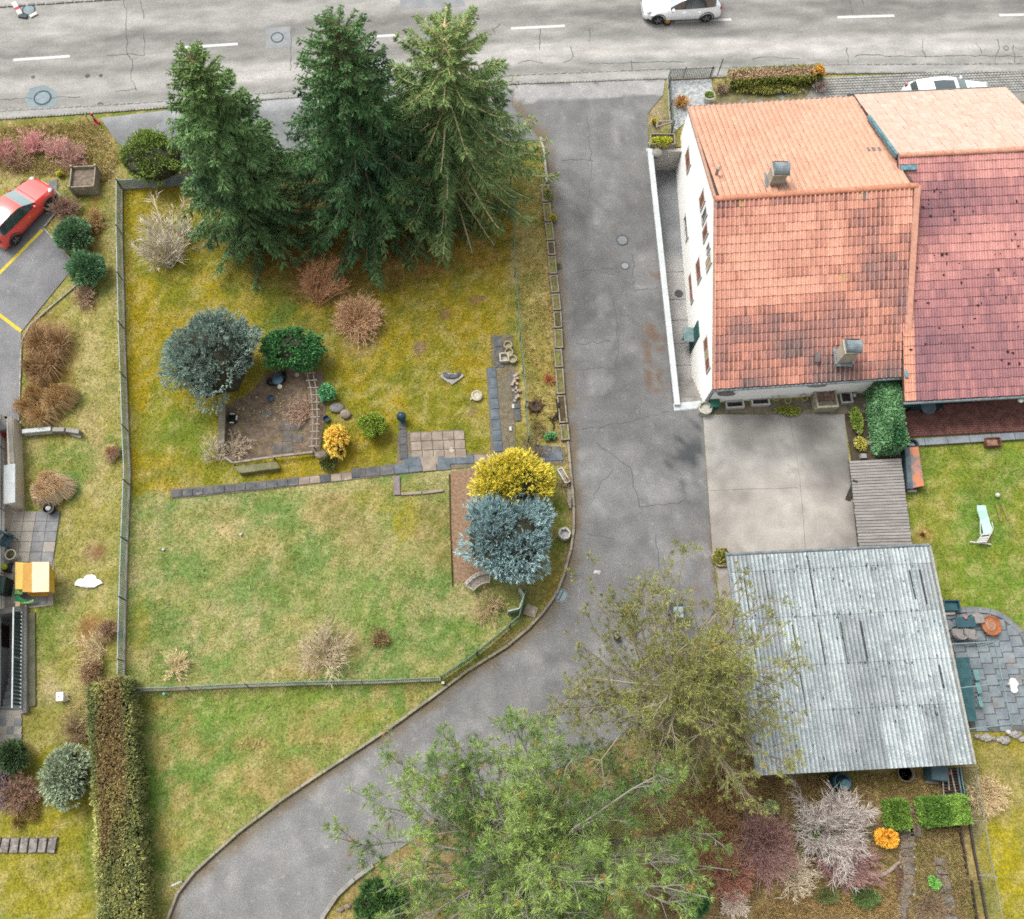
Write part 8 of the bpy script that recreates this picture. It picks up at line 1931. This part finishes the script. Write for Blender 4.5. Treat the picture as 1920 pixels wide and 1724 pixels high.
for k, (a, b, lb_) in enumerate((((1505, 1627), (1602, 1650), "long pale bamboo pole below the right red twig shrub"), ((1624, 1655), (1673, 1696), "short bamboo pole slanting below the driftwood"), ((1475, 1684), (1560, 1712), "bamboo pole in the leaf litter near the bottom edge"), ((1284, 1714), (1380, 1722), "pale bamboo pole lying along the bottom edge"), ((1282, 1632), (1345, 1660), "thin bare pole beside the right edge of the big pine"))):
    qa, qb = P(*a), P(*b); mb = MB(); d = qb - qa; mb.tube([(0, 0, .06), (d.x * .5, d.y * .5, .08), (d.x, d.y, .05)], .03, 6); o = mb.build("bamboo_pole", mat("bamboo", c(226, 200, 150), c(200, 172, 122), scale=6, grain=.12)); o.location = qa; tag(o, lb_, "pole")
t = thing("bent_edging", "brown curved bark edging beside the stepping stones", "edging", tuple(P(1684, 1640)))
for k in range(6):
    q = P(1680 + 6 * math.sin(k * .6), 1628 + k * 7) - t.location; mb = MB(); mb.blob(q.x, q.y, .06, .17, .1, .1, 9, 5, .15); mb.build("bark_piece", mat("bark_piece", c(136, 104, 88), c(104, 78, 66), scale=6, grain=.25), t)
t = thing("edge_board", "dark rotten board along the right edge of the stepping stone beds", "board", tuple(P(1800, 1560)))
for a, b in (((1797, 1540), (1806, 1590)), ((1806, 1592), (1814, 1640)), ((1820, 1650), (1832, 1730))):
    mb = MB(); mb.bar(P(*a, .05) - t.location, P(*b, .05) - t.location, .07, .14); mb.build("board", mat("rotten_board", c(76, 60, 50), c(56, 44, 38), scale=5, grain=.2), t)
mb = MB()
for k in range(26):
    a = P(R.uniform(1722, 1764), R.uniform(1676, 1716)); b = a + Vector((R.uniform(-.9, .9), R.uniform(-.7, .7), R.uniform(.02, .2))); mb.tube([a + Vector((0, 0, .05)), b + Vector((0, 0, .08))], .014, 4)
tag(mb.build("brushwood", mat("brush_twig", c(156, 138, 118), c(120, 104, 88), scale=6, grain=.2), kind="stuff"), "heap of dry brushwood between the two stepping stone paths", "brushwood")
for px, py, lb_ in ((638, 1706, "pale stone at the end of the lower kerb by the dark bush"), (652, 1700, "second pale stone beside the dark bush at the bottom edge")):
    mb = MB(); mb.blob(0, 0, .05, .14, .09, .08, 8, 5, .2); single("garden_stone", lb_, "stone", px, py, mb, m_slabp)
t = thing("hexagon_planter", "hexagonal wooden planter with greenery at the top corner of the garage", "planter", tuple(P(1352, 1046)))
for k in range(6):
    a = k * math.pi / 3; b = a + math.pi / 3; mb = MB(); mb.bar((math.cos(a) * .45, math.sin(a) * .45, .1), (math.cos(b) * .45, math.sin(b) * .45, .1), .06, .22); mb.build("board", mat("pale_timber", c(206, 190, 150), c(180, 164, 128), scale=5, grain=.15), t)
mb = MB(); mb.prism([(math.cos(k * math.pi / 3) * .42, math.sin(k * math.pi / 3) * .42) for k in range(6)], 0, .12); mb.build("soil", m_soil, t)
# ------------------------------------------------------------------ cars
def make_car(label, loc, rz, paint, L=4.05, Wd=1.74, H=1.47, roofm=None, sunroof=False, wag=0.0, body_low=None):
    t = thing("car", label, "car", loc, rz)
    hw = Wd / 2
    # stations from the nose (x=+L/2) to the tail: x, top z, half width of roof edge, roof edge z, belt half width, belt z, max half width
    S = [(.5, .56, .52, .54, .60, .50, .62), (.47, .68, .66, .66, .76, .58, .80), (.42, .78, .70, .77, .82, .66, .92), (.33, .88, .74, .86, .86, .76, .985), (.22, .965, .76, .94, .88, .84, 1.0),
         (.175, .99, .77, .965, .885, .88, 1.0), (.03, 1.33, .68, 1.28, .90, .90, 1.0), (-.02, 1.41, .66, 1.36, .90, .905, 1.0), (-.14, 1.47, .66, 1.42, .90, .92, 1.0), (-.26, 1.46, .65, 1.41, .90, .94, 1.0),
         (-.36, 1.41, .63, 1.36, .89, .97, .99), (-.405, 1.36, .62, 1.31, .88, 1.0, .98), (-.465, 1.02, .70, 1.0, .84, .96, .95), (-.485, .86, .72, .85, .82, .80, .92), (-.5, .60, .70, .58, .78, .52, .86)]
    if wag:
        S = [(x - (wag if x < -.3 and x > -.46 else 0) * .03, *r) for x, *r in S]
    rows = []
    for x, zt, wr, zr, wb, zb, wm in S:
        k = H / 1.47; pts = [(0, zt * k), (wr * hw * .6, (zt - .012) * k), (wr * hw, zr * k), (wb * hw, zb * k), (wm * hw, .62 * k if zb > .7 else zb * k * .9), (wm * hw * .985, .36), (wm * hw * .9, .2), (0, .18)]
        rows.append([(x * L, y, z) for y, z in pts] + [(x * L, -y, z) for y, z in reversed(pts[1:-1])])
    n = len(rows[0])
    body, glass_w, glass_r, glass_t, glass_s = MB(), MB(), MB(), MB(), {1: MB(), -1: MB()}
    def face(mb, i, j, off=0.0): 
        a = [rows[i][j], rows[i][(j + 1) % n], rows[i + 1][(j + 1) % n], rows[i + 1][j]]
        mb.add(a, [(3, 2, 1, 0)])
    for i in range(len(S) - 1):
        for j in range(n):
            side = 2 if j == 2 else (n - 3 if j == n - 3 else None)
            if i == 5 and j in (0, 1, n - 1, n - 2): face(glass_w, i, j)
            elif i == 11 and j in (0, 1, n - 1, n - 2): face(glass_r, i, j)
            elif j == 2 and 5 <= i <= 10: face(glass_s[1], i, j)
            elif j == n - 3 and 5 <= i <= 10: face(glass_s[-1], i, j)
            elif sunroof and i in (7, 8) and j in (0, n - 1): face(glass_t, i, j)
            else: face(body, i, j)
    body.add(rows[0], [tuple(range(n))]); body.add(rows[-1], [tuple(reversed(range(n)))])
    o = body.build("body", paint, t); me = o.data
    bm = bmesh.new(); bm.from_mesh(me); bmesh.ops.remove_doubles(bm, verts=bm.verts, dist=.002); bmesh.ops.recalc_face_normals(bm, faces=bm.faces)
    bm.to_mesh(me); bm.free()
    me.polygons.foreach_set("use_smooth", [True] * len(me.polygons))
    me.set_sharp_from_angle(angle=math.radians(38))
    mg = mat("car_glass", (.035, .05, .055), (.03, .042, .046), rough=.04, spec=.9, scale=2, coat=.6)
    mgw = mat("car_windscreen", (.14, .2, .205), (.12, .175, .18), rough=.04, spec=.9, scale=2, coat=.8)
    for nm, mb, m in (("windscreen", glass_w, mgw), ("rear_window", glass_r, mg), ("side_window", glass_s[1], mg), ("side_window", glass_s[-1], mg)) + ((("sunroof", glass_t, mg),) if sunroof else ()):
        g_ = mb.build(nm, m, t); bm = bmesh.new(); bm.from_mesh(g_.data); bmesh.ops.remove_doubles(bm, verts=bm.verts, dist=.002); bmesh.ops.recalc_face_normals(bm, faces=bm.faces); bm.to_mesh(g_.data); bm.free(); g_.data.polygons.foreach_set("use_smooth", [True] * len(g_.data.polygons))
    mt = mat("tyre_rubber", (.02, .02, .021), rough=.85); mr = mat("alloy", c(208, 212, 214), c(170, 176, 180), metal=.5, rough=.35, scale=6)
    for x in (.315 * L, -.315 * L):
        for s_ in (1, -1):
            mb = MB(); mb.lathe([(.0, -.09), (.24, -.1), (.31, -.08), (.325, 0), (.31, .08), (.24, .1), (0, .09)], n=22)
            y0 = s_ * (hw - .09); mb.v = [(a + x, y0 + b * 1.0, .325 + c_) for a, c_, b in mb.v]; w_ = mb.build("wheel", mt, t, smooth=False)
            mb = MB(); mb.lathe([(0, .0), (.05, .012), (.2, .002), (.215, .0)], n=20); mb.v = [(a + x, y0 + s_ * (.104 + b), .325 + c_) for a, c_, b in mb.v]; mb.build("rim", mt, w_)
            mb = MB()
            for k in range(5):
                a = k * 1.2566; mb.bar((x + math.cos(a) * .03, y0 + s_ * .118, .325 + math.sin(a) * .03), (x + math.cos(a) * .2, y0 + s_ * .112, .325 + math.sin(a) * .2), .05, .02, up=(0, s_, 0))
            mb.lathe([(0, 0), (.05, 0)], n=10); mb.build("spoke", mr, w_)
            mb = MB(); nn = 12                                  # dark wheel arch lip
            pts_ = [(x + math.cos(a) * .37, s_ * (hw - .005), .33 + math.sin(a) * .37) for a in np.linspace(-.1, math.pi + .1, nn)]
            mb.tube(pts_, .028, 5); mb.build("wheel_arch", mat("arch_dark", (.03, .03, .032), rough=.7), t)
    ml = mat("lamp_glass", c(236, 240, 240), c(190, 200, 204), rough=.12, spec=.8, scale=9, coat=.5); mrd = mat("tail_lamp", (.30, .02, .02), (.22, .02, .02), rough=.2, spec=.7)
    for s_ in (1, -1):
        mb = MB(); mb.blob(.438 * L, s_ * hw * .70, .69 * H / 1.47, .17, .14, .055, 10, 6, .0); h_ = mb.build("headlight", ml, t, smooth=True); h_.rotation_euler = (0, 0, 0)
        mb = MB(); mb.blob(-.475 * L, s_ * hw * .78, .84 * H / 1.47, .1, .1, .13, 10, 6, .0); mb.build("tail_light", mrd, t, smooth=True)
        mb = MB(); mb.blob(.14 * L, s_ * hw * .98, .95 * H / 1.47, .07, .1, .065, 10, 6, .0); mb.build("mirror", paint, t, smooth=True)
    seam = mat("panel_gap", (.05, .05, .052), rough=.8)
    for s_ in (1, -1):
        for x in (.15, -.07, -.25):
            mb = MB(); mb.bar((x * L, s_ * hw * .995, .42), (x * L - .02, s_ * hw * .93, .82 * H / 1.47), .014, .014); mb.build("door_gap", seam, t)
        for x in (.0, -.2):
            mb = MB(); mb.box(x * L, s_ * (hw * .975 + .01), .74 * H / 1.47, .16, .03, .03); mb.build("door_handle", paint, t)
    mb = MB(); mb.bar((.215 * L, -.7 * hw, .975 * H / 1.47), (.215 * L, .7 * hw, .975 * H / 1.47), .02, .012); mb.build("bonnet_gap", seam, t)
    for x in (.503, -.503):
        mb = MB(); mb.box(x * L, 0, .5, .02, .5, .11); mb.build("number_plate", m_frame, t)
    mb = MB(); mb.box(.495 * L, 0, .42, .05, Wd * .55, .16); mb.build("grille", mat("arch_dark", (1, 1, 1)), t)
    mb = MB(); mb.box(0, 0, .24, L * .9, Wd * .86, .16); mb.build("underbody", mat("arch_dark", (1, 1, 1)), t)
    return t
def car_loc(px, py): q = P(px, py, .0); return (q.x, q.y, .012)
p_white = mat("car_white", (.82, .84, .85), rough=.25, spec=.5, coat=.6)
p_red = mat("car_red", (.64, .055, .042), (.62, .05, .04), rough=.28, spec=.6, coat=1.0)
p_pale = mat("car_pale", (.62, .70, .72), rough=.25, spec=.5, coat=.6)
q1, q2 = P(1205, 33), P(1343, 24)
make_car("white hatchback driving left along the road at the top", car_loc(1273, 21), math.pi + math.radians(3.2), p_white, 4.1, 1.76, 1.46)
a = P(7, 462); b = P(98, 366); ang = math.atan2(b.y - a.y, b.x - a.x)
make_car("parked bright red hatchback at the left edge of the picture", car_loc(44, 408), ang, p_red, 3.85, 1.68, 1.46)
make_car("pale blue white estate car parked behind the red roofed house", car_loc(1768, 200), math.radians(4), p_pale, 4.5, 1.8, 1.6, sunroof=True, wag=1.0)
t = thing("orange_ball", "small round orange lamp lying on the road beside the front wheel of the white car", "lamp", tuple(P(1250, 44)))
mb = MB(); mb.lathe([(.2, .0), (.2, .05), (.1, .06)], n=14); mb.build("base", mat("arch_dark", (1, 1, 1)), t); mb = MB(); mb.blob(0, 0, .12, .17, .12, .1, 12, 7, .05); mb.build("lens", mat("amber", c(236, 176, 60), c(206, 146, 44), rough=.3, scale=5), t, smooth=True)
# ------------------------------------------------------------------ grass blades over the lawns (stuff)
G = np.random.default_rng(77)
HARD = [[(q.x, q.y) for q in W(p_)] for p_ in (DRIVE, PAD, YARD, PARK, TER, PAT)]
HARD += [PASSAGE, STAIRW, [(HX0 - .2, SW.y - .2), (HX + LEN, B_SW.y + 1.2), (HX + LEN, B_NW.y), (HX0 - .2, NW.y)],
         [(q.x, q.y) for q in g], [(q.x, q.y) for q in lq],
         [(q.x, q.y) for q in W([(428, 760), (470, 738), (500, 700), (520, 690), (606, 696), (612, 760), (600, 850), (420, 866)])],
         [(q.x, q.y) for q in W([(745, 812), (866, 806), (868, 862), (745, 872)])], [(q.x, q.y) for q in W([(845, 884), (905, 878), (915, 960), (900, 1090), (850, 1092)])],
         [(q.x, q.y) for q in W([(318, 918), (660, 884), (905, 850), (905, 878), (660, 900), (320, 936)])], [(q.x, q.y) for q in W([(910, 690), (928, 688), (948, 850), (922, 852)])],
         [(q.x, q.y) for q in W([(1688, 750), (2010, 730), (2010, 824), (1688, 842)])], [(q.x, q.y) for q in W([(1318, 770), (1690, 735), (1690, 866), (1584, 866)])],
         [(q.x, q.y) for q in W([(-300, 240), (1000, 120), (2300, 120), (2300, 200), (1290, 230), (1240, 160), (960, 170), (200, 224), (0, 232)])]]
def sward(name, n, L, wd, x0, x1, y0, y1, label):
    x = G.uniform(x0, x1, n); y = G.uniform(y0, y1, n)
    px, py = proj(x, y); ok = (px > -40) & (px < 1970) & (py > 200) & (py < 1790)
    x, y = x[ok], y[ok]
    col, den = gsample(x, y)
    ok = G.random(len(x)) < den * (.35 + .9 * fbm(x * .8, y * .8, 401, 3))
    for hp in HARD: ok &= ~inpoly(x, y, hp)
    x, y, col = x[ok], y[ok], col[ok]; m = len(x)
    d = unit(np.stack([G.normal(size=m) * .75, G.normal(size=m) * .75, np.full(m, .55)], -1))
    ll = L * (.5 + G.random(m) * fbm(x * 1.2, y * 1.2, 403, 3) * 1.7)
    V, Fq = blades(np.stack([x, y, np.full(m, -.02)], -1), d, ll, np.full(m, wd) * (.7 + .6 * G.random(m)))
    tw = fbm(x * 3, y * 3, 405, 2)
    t_ = col * (1.05 + .75 * (G.random((m, 1)) - .45))
    dry = (G.random(m) < .22)[:, None]; t_ = np.where(dry, t_ * .5 + np.array(c(206, 190, 128, 1.1)) * .6, t_)
    gr = ((G.random(m) < .22) & (col[:, 1] > col[:, 0] * .95))[:, None]; t_ = np.where(gr, t_ * np.array([.66, .92, .6]), t_)
    o = np_mesh(name, V, Fq, m_leaf, None, np.repeat(t_, 4, 0)); tag(o, label, "grass", kind="stuff")
sward("grass", 420000, .12, .024, -28, 32, -8, 36, "short patchy lawn grass with moss and dry blades")
# tall dry tufts on the bank and in the wild corner
def tufts(n, poly, L, cols, name, label, K=9, br=1.0):
    xs = [q[0] for q in poly]; ys = [q[1] for q in poly]
    px = G.uniform(min(xs), max(xs), n); py = G.uniform(min(ys), max(ys), n); ok = inpoly(px, py, poly); px, py = px[ok], py[ok]
    pts = np.array([tuple(P(a_, b_)) for a_, b_ in zip(px, py)])
    k = G.random((len(pts), 1)); tint = (fc(*cols[0]) * (1 - k) + fc(*cols[1]) * k) * .8 * br
    V, Fq, C = cluster(pts, np.tile(np.array([0, 0, 1.0]), (len(pts), 1)), K, L, .022, 1.6, tint, .35, along=.03)
    tag(np_mesh(name, V, Fq, m_leaf, None, C), label, "grass", kind="stuff")
tufts(2200, [(0, 240), (180, 228), (225, 300), (205, 340), (120, 330), (0, 320)], .2, [(178, 156, 116), (150, 142, 78)], "rough_grass", "rough dry grass on the bank below the road", br=1.5)
tufts(5200, [(1190, 1440), (1420, 1455), (1800, 1450), (1820, 1724), (1240, 1724), (1200, 1560)], .2, [(178, 152, 108), (146, 124, 86)], "leaf_litter", "brown leaf litter and dry grass in the wild corner below the garage", 8)
tufts(1500, [(1490, 1660), (1690, 1640), (1680, 1724), (1400, 1724)], .22, [(194, 162, 108), (170, 144, 94)], "rough_grass", "straw coloured rough grass near the bottom edge", 8)
tufts(900, [(1000, 330), (1022, 330), (1050, 650), (1058, 820), (1000, 820), (975, 560)], .16, [(196, 172, 118), (160, 150, 76)], "rough_grass", "dry tufts in the verge strip by the troughs", 8)
tufts(700, [(1700, 1560), (1790, 1540), (1830, 1720), (1720, 1720)], .16, [(150, 146, 70), (128, 118, 76)], "rough_grass", "green weeds between the stepping stone paths", 8)
tufts(1100, [(1022, 350), (1036, 350), (1062, 828), (1054, 828), (1040, 600)], .1, [(140, 146, 76), (170, 150, 90)], "trough_weeds", "moss and weeds growing in the troughs along the driveway", 7)
tufts(1500, [(690, 500), (955, 440), (962, 620), (900, 700), (660, 720)], .07, [(226, 206, 140), (200, 176, 110)], "leaf_flecks", "small pale dry leaf flecks scattered over the mossy lawn", 2)
tufts(900, [(240, 960), (840, 900), (840, 1080), (560, 1270), (240, 1270)], .09, [(214, 198, 146), (176, 164, 100)], "leaf_flecks", "dry pale blades scattered over the lower lawn", 3)
tufts(2600, [(440, 440), (960, 420), (960, 490), (700, 560), (560, 570), (470, 520)], .10, [(176, 116, 68), (150, 122, 58)], "needle_litter", "rust coloured fallen needles under the spruces", 6)
